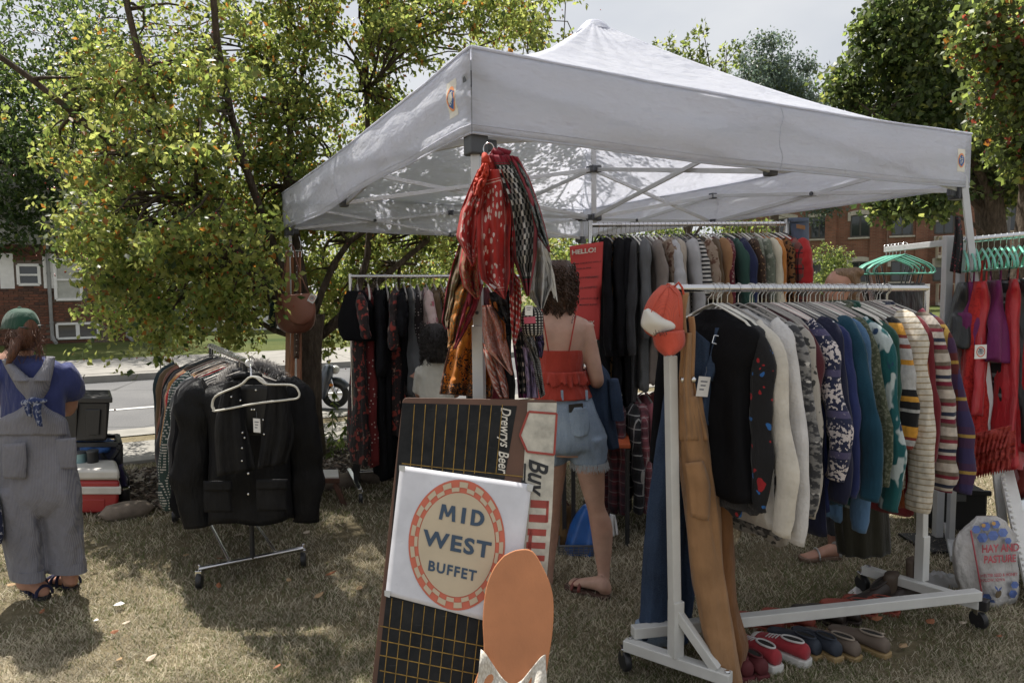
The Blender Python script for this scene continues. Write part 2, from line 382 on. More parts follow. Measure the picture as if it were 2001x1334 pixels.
# ---- mulch bed with its stone edging
t = NT('wood_mulch'); o = t.co(); M_MULCH = t.bsdf(t.ramp(t.noise(o, 40, 4), [(.3, (.03, .024, .018)), (.6, (.11, .085, .06)), (.75, (.25, .2, .15))]), .95, normal=t.bump(t.noise(o, 50, 5), 1, .03), spec=.2)
mb = MB(); mb.grid(lambda s, q: RD(lerp(-.45, 3.0, s), lerp(5.45, 6.75, q), .012+.05*math.sin(math.pi*s)**.5*math.sin(math.pi*q)**.5), 20, 10)
struct('mulch_bed', mb, M_MULCH, smooth=180)
mb = MB()
for k in range(3800):
    e, n = random.uniform(-.43, 2.95), random.uniform(5.47, 6.73); h = .018+.05*abs(math.sin(math.pi*(e+.45)/3.45))**.5*abs(math.sin(math.pi*(n-5.45)/1.3))**.5
    rt = Matrix.Rotation(random.uniform(0, 6.3), 3, 'Z') @ Matrix.Rotation(random.uniform(-.7, .7), 3, 'X') @ Matrix.Rotation(random.uniform(-.6, .6), 3, 'Y')
    mb.box(RD(e, n, h), (random.uniform(.02, .075), random.uniform(.012, .032), random.uniform(.004, .012)), np.array(rt), mi=random.choice((0, 0, 1, 2)))
tag(build('mulch_chips', mb, [plain('mulch_dark', (.055, .043, .034), .9), plain('mulch_mid', (.16, .12, .09), .9), plain('mulch_grey', (.33, .29, .24), .9)]), 'brown and grey wood chips piled in the tree bed', 'mulch', kind='stuff')
M_STONE = plain('edging_stone', (.19, .155, .125), .9, var=.3, scale=12, bump=.8, bscale=30, spec=.2)
for i, e in enumerate(np.arange(-.25, 3.0, .36)):
    g = RD(e, 5.40+random.uniform(-.03, .03), .045); mb = MB(); q = []
    for s_ in np.linspace(-1, 1, 8):
        rr = (1-abs(s_)**3.2)**.5*.95+.05
        q.append(np.array([g+E_*(s_*random.uniform(.165, .178))+N_*(.085*rr*math.copysign(abs(math.cos(a))**.7, math.cos(a)))+A(0, 0, 1)*(.06*rr*math.copysign(abs(math.sin(a))**.7, math.sin(a))+.006*random.uniform(-1, 1)) for a in np.arange(10)*.6283]))
    o = build('edging_stone', mb.rings(q, uv=False), M_STONE, smooth=60)
    tag(o, 'rounded tan stone of the low edging row in front of the mulch bed', 'stone', 'edging stones along the mulch bed')
# ================================================================== BUILDINGS
def PLN(u, v, n): d = ray(u, v); return CAM + d*(((A(0, 0, 0)-CAM)@N_+n)/(d@N_))
M_BRICK = [plain('brick_'+n, c, .9, var=.2, scale=25, bump=.5, bscale=120, spec=.2) for n, c in (('red', (.17, .075, .05)), ('brown', (.13, .065, .045)), ('dark', (.085, .05, .04)))]
M_MORTAR = plain('mortar', (.16, .125, .10), .95, var=.15, scale=20, bump=.4)
t = NT('white_siding'); o = t.co(); M_SIDING = t.bsdf(t.mix(1, (.55, .55, .52), t.ramp(t.noise(o, 3, 4), [(.3, .85), (.7, 1.05)]), 'MULTIPLY'), .7)
M_WHITE = plain('white_paint', (.74, .73, .70), .55, var=.08)
t = NT('window_glass'); M_GLASS = t.bsdf((.025, .03, .035), .06, spec=.8)
M_CURTAIN = plain('pale_blind', (.42, .42, .38), .8)
M_PIPE = plain('grey_downpipe', (.25, .25, .24), .5)
M_BARK = None
t = NT('tree_bark'); o = t.co(scale=(1, 1, .25)); k = t.noise(o, 22, 6, .7)
M_BARK = t.bsdf(t.ramp(k, [(.3, (.035, .027, .02)), (.55, (.10, .078, .06)), (.75, (.17, .14, .11))]), .95, normal=t.bump(k, 1, .04), spec=.15)
t = NT('pale_bark'); o = t.co(scale=(1, 1, .22)); k = t.noise(o, 26, 6, .7)
M_BARK2 = t.bsdf(t.ramp(k, [(.3, (.07, .055, .042)), (.55, (.17, .135, .105)), (.75, (.27, .22, .17))]), .95, normal=t.bump(k, 1, .04), spec=.15)

HN, HB = 21.8, .25
he = lambda u, v=640: PLN(u, v, HN)@E_
hz = lambda u, v: PLN(u, v, HN)[2]
ER = he(272)
def HP(e, z, out=0.0): return E_*e + N_*(HN-out) + A(0, 0, z)
house = thing('brick_house', 'dark brick house with pale siding above, behind the green cap across the street', 'house', HP(ER, HB))
EL = ER-11; ZS = hz(150, 480); ZT = 4.9
mb = MB(); mb.hexa([HP(EL, HB-.3), HP(ER, HB-.3), HP(ER, HB-.3, -8), HP(EL, HB-.3, -8), HP(EL, ZS), HP(ER, ZS), HP(ER, ZS, -8), HP(EL, ZS, -8)])
wall = build('wall', mb, M_MORTAR, house)
wins = [(36, 77, 518, 556, 'sash'), (108, 158, 508, 585, 'sash'), (112, 192, 632, 660, 'cellar')]
wr = []
for (ua, ub, va, vb, kd) in wins:
    wr.append((he(ua, (va+vb)/2), he(ub, (va+vb)/2), hz((ua+ub)/2, vb), hz((ua+ub)/2, va), kd))
ang = math.atan2(E_[1], E_[0])
bmb = MB(); bmb.box((0, 0, 0), (.205, .04, .06))
spots = []
row = 0; z = HB+.02
while z < ZS-.03:
    e = ER-.11-(.11 if row % 2 else 0)
    while e > he(-60):
        if not any(a-.14 < e < b+.14 and z0-.07 < z < z1+.07 for a, b, z0, z1, _ in wr): spots.append((e, z+.03))
        e -= .217
    z += .073; row += 1
near = sorted(spots, key=lambda s: (abs(s[0]-he(185)) + abs(s[1]-1.0)*.8))
first = None; rest = MB()
rot = np.array(Matrix.Rotation(ang, 3, 'Z'))
for k, (e, z) in enumerate(near):
    c = HP(e, z, random.uniform(.004, .012))
    if k < 290:
        if k < 3:
            me_o = build('brick', MB().add(bmb.verts(), bmb.f), M_BRICK[k], wall, local=True, bevel=.004)
            (first := [] if first is None else first).append(me_o); ob = me_o
        else: ob = copy_obj(first[random.choice((0, 0, 1, 1, 2))], wall, 'brick')
        ob.matrix_basis = wmat(wall).inverted() @ Matrix.Translation(Vector(c)) @ Matrix.Rotation(ang, 4, 'Z')
    else: rest.box(c, (.205, .04, .06), rot, mi=random.choice((0, 0, 1, 1, 2)))
build('brickwork', rest, M_BRICK, wall, kind='stuff')
mb = MB(); z = ZS
while z < ZT:
    mb.hexa([HP(EL, z, .03), HP(ER+.02, z, .03), HP(ER+.02, z, -8), HP(EL, z, -8), HP(EL, z+.13, .01), HP(ER+.02, z+.13, .01), HP(ER+.02, z+.13, -8), HP(EL, z+.13, -8)]); z += .13
build('siding', mb, M_SIDING, house)
mb = MB(); mb.prism([HP(EL-.4, 8.2, .5), HP(ER+.4, 8.2, .5), HP(ER+.4, 10.6, -4)], N_*.0+A(0, 0, .15)) if False else mb.hexa([HP(EL-.4, ZT, .5), HP(ER+.4, ZT, .5), HP(ER+.4, ZT, -8.5), HP(EL-.4, ZT, -8.5), HP(EL-.2, ZT+1.5, -3.8), HP(ER+.2, ZT+1.5, -3.8), HP(ER+.2, ZT+1.5, -4.2), HP(EL-.2, ZT+1.5, -4.2)])
build('roof', mb, plain('roof_shingle', (.08, .075, .07), .95), house)
for (a, b, z0, z1, kd) in wr:
    mb = MB(); fw = .07 if kd == 'sash' else .06
    for (p, q) in (((a, z0), (b, z0)), ((a, z1), (b, z1)), ((a, z0), (a, z1)), ((b, z0), (b, z1))):
        mb.bar(HP(*p, .03), HP(*q, .03), fw, .07, up=N_)
    w = build('window', mb, M_WHITE, house, bevel=.005)
    mb = MB(); mb.hexa([HP(a, z0, .008), HP(b, z0, .008), HP(b, z0, .0), HP(a, z0, .0), HP(a, z1, .008), HP(b, z1, .008), HP(b, z1, .0), HP(a, z1, .0)])
    build('pane', mb, M_GLASS if kd != 'sash' or a < he(90) else M_CURTAIN, w)
    mb = MB()
    if kd == 'sash':
        mb.bar(HP(a, (z0+z1)/2, .03), HP(b, (z0+z1)/2, .03), .05, .04, up=N_)
    else: mb.bar(HP((a+b)/2, z0, .03), HP((a+b)/2, z1, .03), .09, .05, up=N_)
    build('glazing_bar', mb, M_WHITE, w)
    if kd == 'sash' and a < he(90):
        for sgn, ee in ((-1, a), (1, b)):
            mb = MB(); c = ee+sgn*.24
            mb.hexa([HP(c-.15, z0-.1, .04), HP(c+.15, z0-.1, .04), HP(c+.15, z0-.1, .0), HP(c-.15, z0-.1, .0), HP(c-.15, z1+.3, .04), HP(c+.15, z1+.3, .04), HP(c+.15, z1+.3, 0), HP(c-.15, z1+.3, 0)])
            for q in np.arange(z0-.02, z1+.2, .06): mb.bar(HP(c-.11, q, .045), HP(c+.11, q, .045), .012, .03)
            build('shutter', mb, M_WHITE, house)
for u in (102, 249):
    e = he(u); mb = MB(); mb.tube([HP(e, HB+.1, .07), HP(e, ZT, .07)], .045, 10)
    for z in np.arange(.8, ZT, 1.3): mb.tube([HP(e, z, .07), HP(e, z+.05, .07)], .055, 10)
    mb.tube([HP(e, HB+.22, .07), HP(e+.05, HB+.1, .2), HP(e+.12, HB+.05, .45)], .045, 8)
    build('downpipe', mb, M_PIPE, house, smooth=40)
mb = MB(); mb.box(HP(he(238), 1.15, .08), (.16, .12, .22), rot); build('meter_box', mb, plain('meter_grey', (.4, .4, .38), .5), house, bevel=.01)
# pale garage beside it
gar = thing('garage', 'white sided garage half hidden by leaves beside the brick house', 'garage', RD(ER+2.5, 25.5, .25))
mb = MB(); z = .1
while z < 3.4:
    mb.hexa([RD(ER+.7, 25.5-.02, z), RD(ER+5, 25.5-.02, z), RD(ER+5, 30, z), RD(ER+.7, 30, z), RD(ER+.7, 25.5, z+.17), RD(ER+5, 25.5, z+.17), RD(ER+5, 30, z+.17), RD(ER+.7, 30, z+.17)]); z += .17
build('wall', mb, M_SIDING, gar)
mb = MB(); mb.prism([RD(ER+.4, 25.2, 3.5), RD(ER+5.3, 25.2, 3.5), RD(ER+2.85, 25.2, 5.2)], N_*5.2); build('roof', mb, plain('roof_shingle', (.08, .075, .07), .95), gar)
mb = MB(); mb.hexa([RD(ER+1.3, 25.46, .25), RD(ER+4.2, 25.46, .25), RD(ER+4.2, 25.5, .25), RD(ER+1.3, 25.5, .25), RD(ER+1.3, 25.46, 2.5), RD(ER+4.2, 25.46, 2.5), RD(ER+4.2, 25.5, 2.5), RD(ER+1.3, 25.5, 2.5)]); build('garage_door', mb, M_WHITE, gar)

# apartment block on the right
BD_ = unit(A(.9, -.43, 0)); BN = unit(A(-.43, -.9, 0))            # along the facade, and out of it towards the camera
B0 = P(1680, 602, 46); B0[2] = 0
def BP(s, z, out=0.0): return B0 + BD_*s + A(0, 0, z) + BN*out
def bs(u, v): d = ray(u, v); k = ((B0-CAM)@BN)/(d@BN); p = CAM+d*k; return (p-B0)@BD_, p[2]
t = NT('apartment_brick'); o = t.co(rot=(0, 0, -math.atan2(BD_[1], BD_[0]))); sp = t.sep(o)
cmb = t.n('CombineXYZ'); t.set(cmb, 'X', sp[0]); t.set(cmb, 'Y', sp[2]); bt = t.n('TexBrick'); t.set(bt, 'Vector', cmb.outputs[0])
bt.inputs['Scale'].default_value = 1; bt.inputs['Brick Width'].default_value = .3; bt.inputs['Row Height'].default_value = .1; bt.inputs['Mortar Size'].default_value = .012
bt.inputs['Color1'].default_value = (.24, .105, .07, 1); bt.inputs['Color2'].default_value = (.17, .075, .052, 1); bt.inputs['Mortar'].default_value = (.2, .14, .11, 1)
cc = t.mix(.5, bt.outputs['Color'], t.ramp(t.noise(o, .8, 5), [(.3, .25), (.7, .75)]), 'OVERLAY')
M_APT = t.bsdf(cc, .9, normal=t.bump(bt.outputs['Fac'], -.5, .02), spec=.2)
M_LIME = plain('limestone', (.46, .42, .37), .85, var=.15, scale=6)
M_DARKF = plain('dark_window_frame', (.06, .055, .05), .5)
M_TANRAIL = plain('tan_railing', (.42, .34, .26), .6)
apt = thing('apartment_building', 'red brick apartment block with stone window arches and tan balcony rails', 'building', B0)
mb = MB(); SA, SB, HT = -9, 26, 9.4
def bx(mb, s0, s1, z0, z1, o0, o1, mi=0): mb.hexa([BP(s0, z0, o1), BP(s1, z0, o1), BP(s1, z0, o0), BP(s0, z0, o0), BP(s0, z1, o1), BP(s1, z1, o1), BP(s1, z1, o0), BP(s0, z1, o0)], mi)
bx(mb, SA, SB, -.2, HT, -9, 0); build('wall', mb, M_APT, apt)
for u in (1622, 1710, 1800, 1900):
    s, _ = bs(u, 500); mb = MB(); bx(mb, s-.35, s+.35, -.2, HT, 0, .14); build('brick_pier', mb, M_APT, apt)
mb = MB(); bx(mb, SA-.2, SB+.2, HT, HT+.3, -9, .25); build('cornice', mb, M_LIME, apt)
rows_ = [(bs(1680, 462)[1], bs(1680, 421)[1]), (bs(1680, 550)[1], bs(1680, 512)[1]), (bs(1680, 370)[1], bs(1680, 330)[1])]
for u, hw in ((1535, .55), (1601, .5), (1681, .55), (1763, .56), (1845, .5), (1935, .6), (1985, .6)):
    s, _ = bs(u, 450)
    for ri, (z0, z1) in enumerate(rows_):
        mb = MB()
        for p, q in (((s-hw, z0), (s+hw, z0)), ((s-hw, z1), (s+hw, z1)), ((s-hw, z0), (s-hw, z1)), ((s+hw, z0), (s+hw, z1)), ((s, z0), (s, z1))):
            mb.bar(BP(*p, .0), BP(*q, .0), .09, .1, up=BN)
        w = build('window', mb, M_DARKF, apt)
        for k in (-1, 1):
            mb = MB(); bx(mb, min(s, s+k*hw), max(s, s+k*hw), z0, z1, -.0, .012); build('pane', mb, M_GLASS, w)
        if u < 1840:
            mb = MB(); top = []
            for q in np.linspace(-1, 1, 9): top.append((s+q*(hw+.22), z1+.36-.14*q*q))
            poly = [BP(a, b, .01) for a, b in [(s-hw-.22, z1-.35), (s-hw-.04, z1-.35), (s-hw-.04, z1+.02)]+[(s+q*hw, z1+.06-.05*q*q) for q in np.linspace(-1, 1, 5)]+[(s+hw+.04, z1+.02), (s+hw+.04, z1-.35), (s+hw+.22, z1-.35)]+top[::-1]]
            mb.prism(poly, BN*.06); build('lintel', mb, M_LIME, w)
            mb = MB(); bx(mb, s-hw-.18, s+hw+.18, z0-.16, z0-.05, .0, .1); build('sill', mb, M_LIME, w)
s, _ = bs(1733, 500); mb = MB(); mb.tube([BP(s, .1, .08), BP(s, HT, .08)], .05, 8); build('downpipe', mb, plain('rust_pipe', (.2, .12, .09), .7), apt, smooth=60)
for (ua, ub, v0) in ((1828, 1893, 500), (1940, 2040, 492), (1945, 2040, 376), (1828, 1893, 590)):
    s0, z0 = bs(ua, v0); s1, _ = bs(ub, v0); mb = MB(); bx(mb, s0, s1, z0-.2, z0, .0, 1.3); b = build('balcony', mb, M_LIME, apt)
    mb = MB()
    for (p, q) in ((BP(s0, z0+1.15, 1.25), BP(s1, z0+1.15, 1.25)), (BP(s0, z0+.12, 1.25), BP(s1, z0+.12, 1.25)), (BP(s0, z0+1.15, .05), BP(s0, z0+1.15, 1.25)), (BP(s1, z0+1.15, .05), BP(s1, z0+1.15, 1.25))): mb.bar(p, q, .07)
    for q in np.arange(s0, s1+.01, .17): mb.bar(BP(q, z0, 1.25), BP(q, z0+1.15, 1.25), .035)
    for q in np.arange(.1, 1.25, .17): mb.bar(BP(s0, z0, q), BP(s0, z0+1.15, q), .035); mb.bar(BP(s1, z0, q), BP(s1, z0+1.15, q), .035)
    build('railing', mb, M_TANRAIL, b)
for u, v in ((1835, 513), (1842, 425), (1838, 470)):
    s, z = bs(u, v); mb = MB(); bx(mb, s-.38, s+.38, z-.28, z+.28, 0, .22); a_ = build('air_conditioner', mb, M_LIME, apt, bevel=.02)
    mb = MB()
    for q in np.arange(-.22, .23, .055): bx(mb, s-.25, s+.32, z+q, z+q+.025, .22, .235)
    build('grille', mb, plain('grille_grey', (.2, .2, .2), .6), a_)

# ================================================================== TREES
def leafmat(name, col, tcol, trans=.55, rough=.45):
    t = NT(name); o = t.co(); k = t.ramp(t.noise(o, 2.5, 3), [(.3, .75), (.7, 1.2)])
    return t.bsdf(t.mix(1, col, k, 'MULTIPLY'), rough, trans=trans, tcol=t.mix(1, tcol, k, 'MULTIPLY'), spec=.45)
L_YG = leafmat('leaf_yellow_green', (.17, .19, .05), (.50, .54, .15))
L_GR = leafmat('leaf_green', (.09, .135, .04), (.34, .43, .10))
L_DK = leafmat('leaf_dark_green', (.045, .08, .022), (.075, .12, .035))
L_OR = leafmat('leaf_orange', (.22, .10, .03), (.5, .22, .04))
L_RD = leafmat('leaf_red', (.22, .055, .035), (.42, .10, .06))
L_BL = leafmat('leaf_haze_blue', (.10, .14, .125), (.16, .22, .17))  # pale blue tone stands in for distance haze on the far tree
L_MP = leafmat('leaf_maple', (.075, .10, .04), (.13, .17, .055))
def leaves(name, centers, radii, counts, size, mats, weights, parent, droop=.35, aspect=.55):
    ps = []
    for c, r, k in zip(centers, radii, counts):
        k = int(k); d = rng.normal(size=(k, 3)); d /= np.linalg.norm(d, axis=1)[:, None]
        ps.append(np.asarray(c)+d*(rng.random((k, 1))**.45)*np.asarray(r))
    p = np.concatenate(ps); N = len(p)
    ax = rng.normal(size=(N, 3)); ax[:, 2] -= droop*2; ax /= np.linalg.norm(ax, axis=1)[:, None]
    nn = rng.normal(size=(N, 3)); nn[:, 2] += .6; sd = np.cross(ax, nn); sd /= np.linalg.norm(sd, axis=1)[:, None]; up = np.cross(sd, ax)
    L = (size*rng.uniform(.65, 1.25, N))[:, None]; w = L*aspect*.5
    V = np.stack([p, p+ax*L*.45+sd*w+up*L*.06, p+ax*L-up*L*.06, p+ax*L*.45-sd*w+up*L*.06], 1).reshape(-1, 3)
    me = bpy.data.meshes.new(name); me.vertices.add(4*N)
    mi = np.array(wmat(parent).inverted()); V = V @ mi[:3, :3].T+mi[:3, 3]
    me.vertices.foreach_set('co', V.ravel()); tri = np.arange(N)[:, None]*4+np.array([0, 1, 2, 0, 2, 3])
    me.loops.add(6*N); me.loops.foreach_set('vertex_index', tri.ravel().astype(np.int32))
    me.polygons.add(2*N); me.polygons.foreach_set('loop_start', (np.arange(2*N)*3).astype(np.int32))
    for m in mats: me.materials.append(m)
    me.polygons.foreach_set('material_index', np.repeat(rng.choice(len(mats), N, p=np.array(weights)/sum(weights)), 2).astype(np.int32))
    me.update(); o = bpy.data.objects.new(name, me); COL.objects.link(o); o.parent = parent; o['kind'] = 'stuff'
    return o
def wander(p, q, n, amp, sag=0.0):
    p, q = np.asarray(p, float), np.asarray(q, float); L = np.linalg.norm(q-p); out = []
    off = rng.normal(size=(3,))*amp*L; off2 = rng.normal(size=(3,))*amp*L*.5
    for t_ in np.linspace(0, 1, n): out.append(lerp(p, q, t_)+off*math.sin(math.pi*t_)+off2*math.sin(2*math.pi*t_)+A(0, 0, sag*L*math.sin(math.pi*t_)))
    return out
def tree(name, label, trunk, tr, limbs, centers, radii, counts, size, mats, weights, bark, group=None, crown_c=None, droop=.35, aspect=.55, limb_r=.06, twigs=True):
    base = trunk[0]; root = thing(name, label, 'tree', base, 0, group)
    pts = cr(trunk, 14); rr = np.interp(np.linspace(0, 1, 14), np.linspace(0, 1, len(tr)), tr)
    mb = MB(); R = []
    for i, p in enumerate(pts):
        rg = []
        for j in range(18):
            a = j*2*math.pi/18; k = rr[i]*(1+.08*mnoise.noise(Vector((math.cos(a)*2, math.sin(a)*2, p[2]*.8)))+.05*math.sin(7*a+i*.3)+(.25*math.cos(4*a)**2 if i == 0 else 0))
            rg.append(p+A(math.cos(a)*k, math.sin(a)*k, 0))
        R.append(np.array(rg))
    mb.rings(R, uv=False); build('trunk', mb, bark, root, smooth=180)
    mb = MB(); allp = []
    for (p, q, r0, sag) in limbs:
        w = wander(p, q, 12, .07, sag); mb.tube(w, list(np.linspace(r0, r0*.25, 12)), 8); allp += [(x, r0*(1-.75*i/11)) for i, x in enumerate(w)]
    if twigs and allp:
        LP = np.array([x for x, _ in allp]); LR = np.array([r for _, r in allp])
        for c in centers:
            d = np.linalg.norm(LP-c, axis=1)+.35*(LP[:, 2] > c[2]+.5); k = int(np.argmin(d))
            if d[k] < 3.5: mb.tube(wander(LP[k], c, 6, .09, .06), list(np.linspace(min(.018, LR[k]*.8), .004, 6)), 5)
    if mb.n: build('limbs', mb, bark, root, smooth=180)
    leaves('crown', centers if crown_c is None else crown_c, radii, counts, size, mats, weights, root, droop, aspect)
    return root
TC, TL_, TR_ = A(-.133, 2.461), A(-1.961, 5.953), A(2.598, 3.922); TB = TL_+TR_-TC
def in_tent(p, m=.35):
    q = np.asarray(p[:2])-TC; a = unit(TR_-TC); b = unit(TL_-TC); s, t_ = q@a, q@b
    return -m < s < np.linalg.norm(TR_-TC)+m and -m < t_ < np.linalg.norm(TL_-TC)+m
# crabapple: crown outline taken in the photo's own directions, spread in depth around its trunk
crab = A(*G(600, 905)); cents = []
def crab_ok(p):
    if in_tent(p) and p[2] < 3.75: return False
    d = p-CAM; y = d@_f; u = CX+F*(d@_r)/y; v = CY-F*(d@_u)/y
    lim = np.interp(u, [0, 60, 130, 230, 300, 380, 470, 560, 640, 700, 1160, 1300], [0, 250, 500, 668, 680, 640, 660, 680, 672, 640, 560, 200])
    left = np.interp(v, [-400, 0, 60, 250, 450, 560, 640], [60, 95, 110, 75, 140, 200, 225])
    right = np.interp(v, [-400, -60, 40, 110, 700], [900, 1090, 1090, 1080, 1150])
    return left+15 < u < right and v < lim
def sun_ok(p):   # crown shaped for the light: clusters shading the left lawn are mostly dropped
    q = p-np.array(to_sun)*(p[2]/to_sun[2]); return not (-3.4 < q[0] < -.75 and q[1] < 3.75) or rng.random() < .12
def roof_ok(p):  # keep the sun on the front slope of the canopy, as the photograph shows it
    if p[2] < 2.9: return True
    q = (p-np.array(to_sun)*((p[2]-2.75)/to_sun[2]))[:2]-TC; s, t_ = q@unit(TR_-TC), q@unit(TL_-TC); return not (-.2 < s < 3.3 and -.3 < t_ < 1.97*min(s+.25, 3.35-s)/1.55)
cn = A(-1.9, 6.3, 3.2); tries = 0
while len(cents) < 520 and tries < 60000:
    tries += 1
    d = rng.normal(size=3); d /= np.linalg.norm(d); r = rng.random()**.42
    p = cn+d*r*A(3.3, 2.0, 2.4)
    if p[1] > 4.55 and p[2] > .9 and crab_ok(p) and sun_ok(p) and roof_ok(p) and mnoise.noise(Vector(p*1.15)) > -.12: cents.append(p)
for _ in range(4000):
    if len(cents) > 720: break
    if rng.random() < .5: u, v = rng.uniform(150, 640), rng.uniform(380, 660); p = P(u, v, rng.uniform(4.8, 7.6))
    else: u, v = rng.uniform(560, 1130), rng.uniform(420, 650); p = P(u, v, rng.uniform(7.2, 9.2))
    if crab_ok(p) and sun_ok(p) and p[2] > 1.0: cents.append(p)
limbs = []
top = crab+A(.05, .1, 1.35)
for q, r0, sg in (((-4.4, 5.3, 3.6), .10, .12), ((-3.2, 7.8, 4.6), .09, .1), ((-2.0, 6.2, 5.9), .10, 0), ((-.5, 7.4, 5.4), .09, .05), ((.6, 7.9, 3.3), .085, .1), ((-.3, 8.0, 2.2), .08, .05), ((-3.0, 5.6, 5.2), .09, .05), ((-1.7, 7.2, 5.6), .085, 0), ((-4.0, 6.8, 2.3), .07, .18), ((-3.6, 6.0, 1.9), .06, .2)):
    limbs.append((top-A(0, 0, random.uniform(0, .35)), A(*q), r0*.45, sg))
sp_c, sp_r, sp_n = [], [], []
for c in cents:       # leafy sprays: leaves sit along short drooping twigs, with air between them
    d = rng.normal(size=3)*A(1, 1, .5); d[2] -= .25; d = unit(d); L = rng.uniform(.3, .75); k_ = int(rng.integers(4, 8))
    for k in range(k_): s_ = k/(k_-1)-.5; sp_c.append(c+d*L*s_-A(0, 0, .10*(s_+.5)**2)); sp_r.append(A(.13, .13, .12)*rng.uniform(.7, 1.3)); sp_n.append(rng.uniform(14, 40))
crabt = tree('crabapple_tree', 'spreading crabapple with yellow green leaves and small red fruit beside the tent', [crab-A(0, 0, .05), crab+A(.0, .02, .5), crab+A(.02, .05, 1.0), top], [.19, .135, .125, .13], limbs, cents, sp_r, sp_n, .056, [L_YG, L_GR, L_DK, L_OR], [.47, .39, .09, .05], M_BARK, aspect=.62, crown_c=sp_c)
mb = MB()
for _ in range(2300):
    c = cents[rng.integers(len(cents))]+rng.normal(size=3)*.22; r = rng.uniform(.006, .010)
    mb.add(c+np.array([[r, 0, 0], [-r, 0, 0], [0, r, 0], [0, -r, 0], [0, 0, r], [0, 0, -r]]), [(0, 2, 4), (2, 1, 4), (1, 3, 4), (3, 0, 4), (2, 0, 5), (1, 2, 5), (3, 1, 5), (0, 3, 5)])
build('fruit', mb, plain('crab_fruit', (.35, .03, .02), .35), crabt, kind='stuff', smooth=180)

def blob(center, rad, n, cr_=.8, ok=None):
    out = []
    while len(out) < n:
        d = rng.normal(size=3); d /= np.linalg.norm(d); p = np.asarray(center)+d*(rng.random()**.4)*np.asarray(rad)
        if ok is None or ok(p): out.append(p)
    return out
# old shade tree in front of the brick house
b = RD(0, 0); g = G(205, 668, .22)
tp = [A(g[0], g[1], .1), g+A(0, 0, 1.4), g+A(-.15, 0, 2.6), g+A(-.5, 0, 4.2)]
cs = blob(P(-10, 170, g[1]), (4.3, 3.0, 3.6), 130, ok=lambda p: p[2] > 2.7)+blob(P(60, 440, g[1]-.5), (1.6, 1.5, .9), 54)+blob(P(30, 320, g[1]-1), (1.7, 1.5, 1.4), 50)+blob(P(190, 130, g[1]), (2.5, 2, 3), 40)
tree('shade_tree', 'old tree with thick grey trunk and dark leaves in front of the brick house', tp, [.55, .37, .33, .27], [(g+A(0, 0, 2.0), P(10, 370, g[1]-.6), .16, .1), (g+A(-.1, 0, 2.6), P(40, 250, g[1]), .15, .1), (g+A(-.3, 0, 3.6), P(150, 100, g[1]), .14, .1), (g+A(-.3, 0, 3.4), P(-60, 60, g[1]+1), .14, .05), (g+A(0, 0, 1.6), P(70, 500, g[1]-1), .08, .05)], cs, [A(.75, .75, .6)*rng.uniform(.7, 1.2) for _ in cs], [110]*len(cs), .15, [L_DK, L_GR], [.8, .2], M_BARK2)
# maple behind the tent on the right, and the redder one beside it
g = G(1935, 660); g = A(g[0]*15/g[1], 15, 0)
cs = blob(P(1865, 130, 15), (2.1, 2.6, 2.6), 150)+blob(P(1740, 250, 15), (1.15, 1.5, 1.3), 52)+blob(P(1730, 60, 14.5), (.8, 1.2, .7), 34)+blob(P(1800, 390, 14), (.75, .8, .25), 22)+blob(P(1960, 330, 15.5), (1.2, 1.4, 1.0), 36)+blob(P(1650, 170, 15), (.28, .5, .5), 10)
tree('maple_tree', 'large green maple rising behind the right corner of the tent', [g, g+A(0, 0, 2.0), g+A(-.1, .1, 3.5), g+A(-.5, .2, 6.5)], [.42, .3, .27, .15], [(g+A(0, 0, 2.6), P(1740, 250, 15), .10, .1), (g+A(-.1, 0, 3.4), P(1720, 80, 15), .11, .1), (g+A(-.1, 0, 3.2), P(1980, 120, 16), .10, .1), (g+A(0, 0, 2.3), P(1800, 380, 14.3), .06, .1), (g+A(-.2, 0, 4), P(1850, -60, 15), .1, 0), (g+A(0, 0, 2.7), P(1655, 180, 15), .06, .12)], cs, [A(.42, .42, .34)*rng.uniform(.7, 1.3) for _ in cs], [105]*len(cs), .13, [L_MP, L_GR, L_DK, L_YG], [.5, .2, .22, .08], M_BARK, aspect=.8)
g = A(6.9, 9.2, 0)
cs = blob(P(2010, 110, 8.6), (.55, .7, .85), 46)+blob(P(2110, 150, 9), (1.2, 1.2, 1.4), 60)+blob(P(1930, 60, 8.4), (.25, .4, .35), 12)+blob(P(1985, 290, 8.8), (.25, .3, .35), 10)
tree('reddish_maple', 'maple turning red and yellow at the right edge above the rack', [g, g+A(0, 0, 2), g+A(.1, 0, 4), g+A(.2, 0, 5.5)], [.2, .15, .12, .06], [(g+A(0, 0, 3.2), P(2010, 110, 8.6), .06, .1), (g+A(0, 0, 2.6), P(2000, 260, 8.8), .045, .1), (g+A(.1, 0, 4), P(1940, 30, 8.4), .045, .1)], cs, [A(.3, .3, .26)*rng.uniform(.7, 1.3) for _ in cs], [120]*len(cs), .085, [L_MP, L_GR, L_YG, L_OR, L_RD], [.5, .3, .12, .02, .06], M_BARK, aspect=.8)
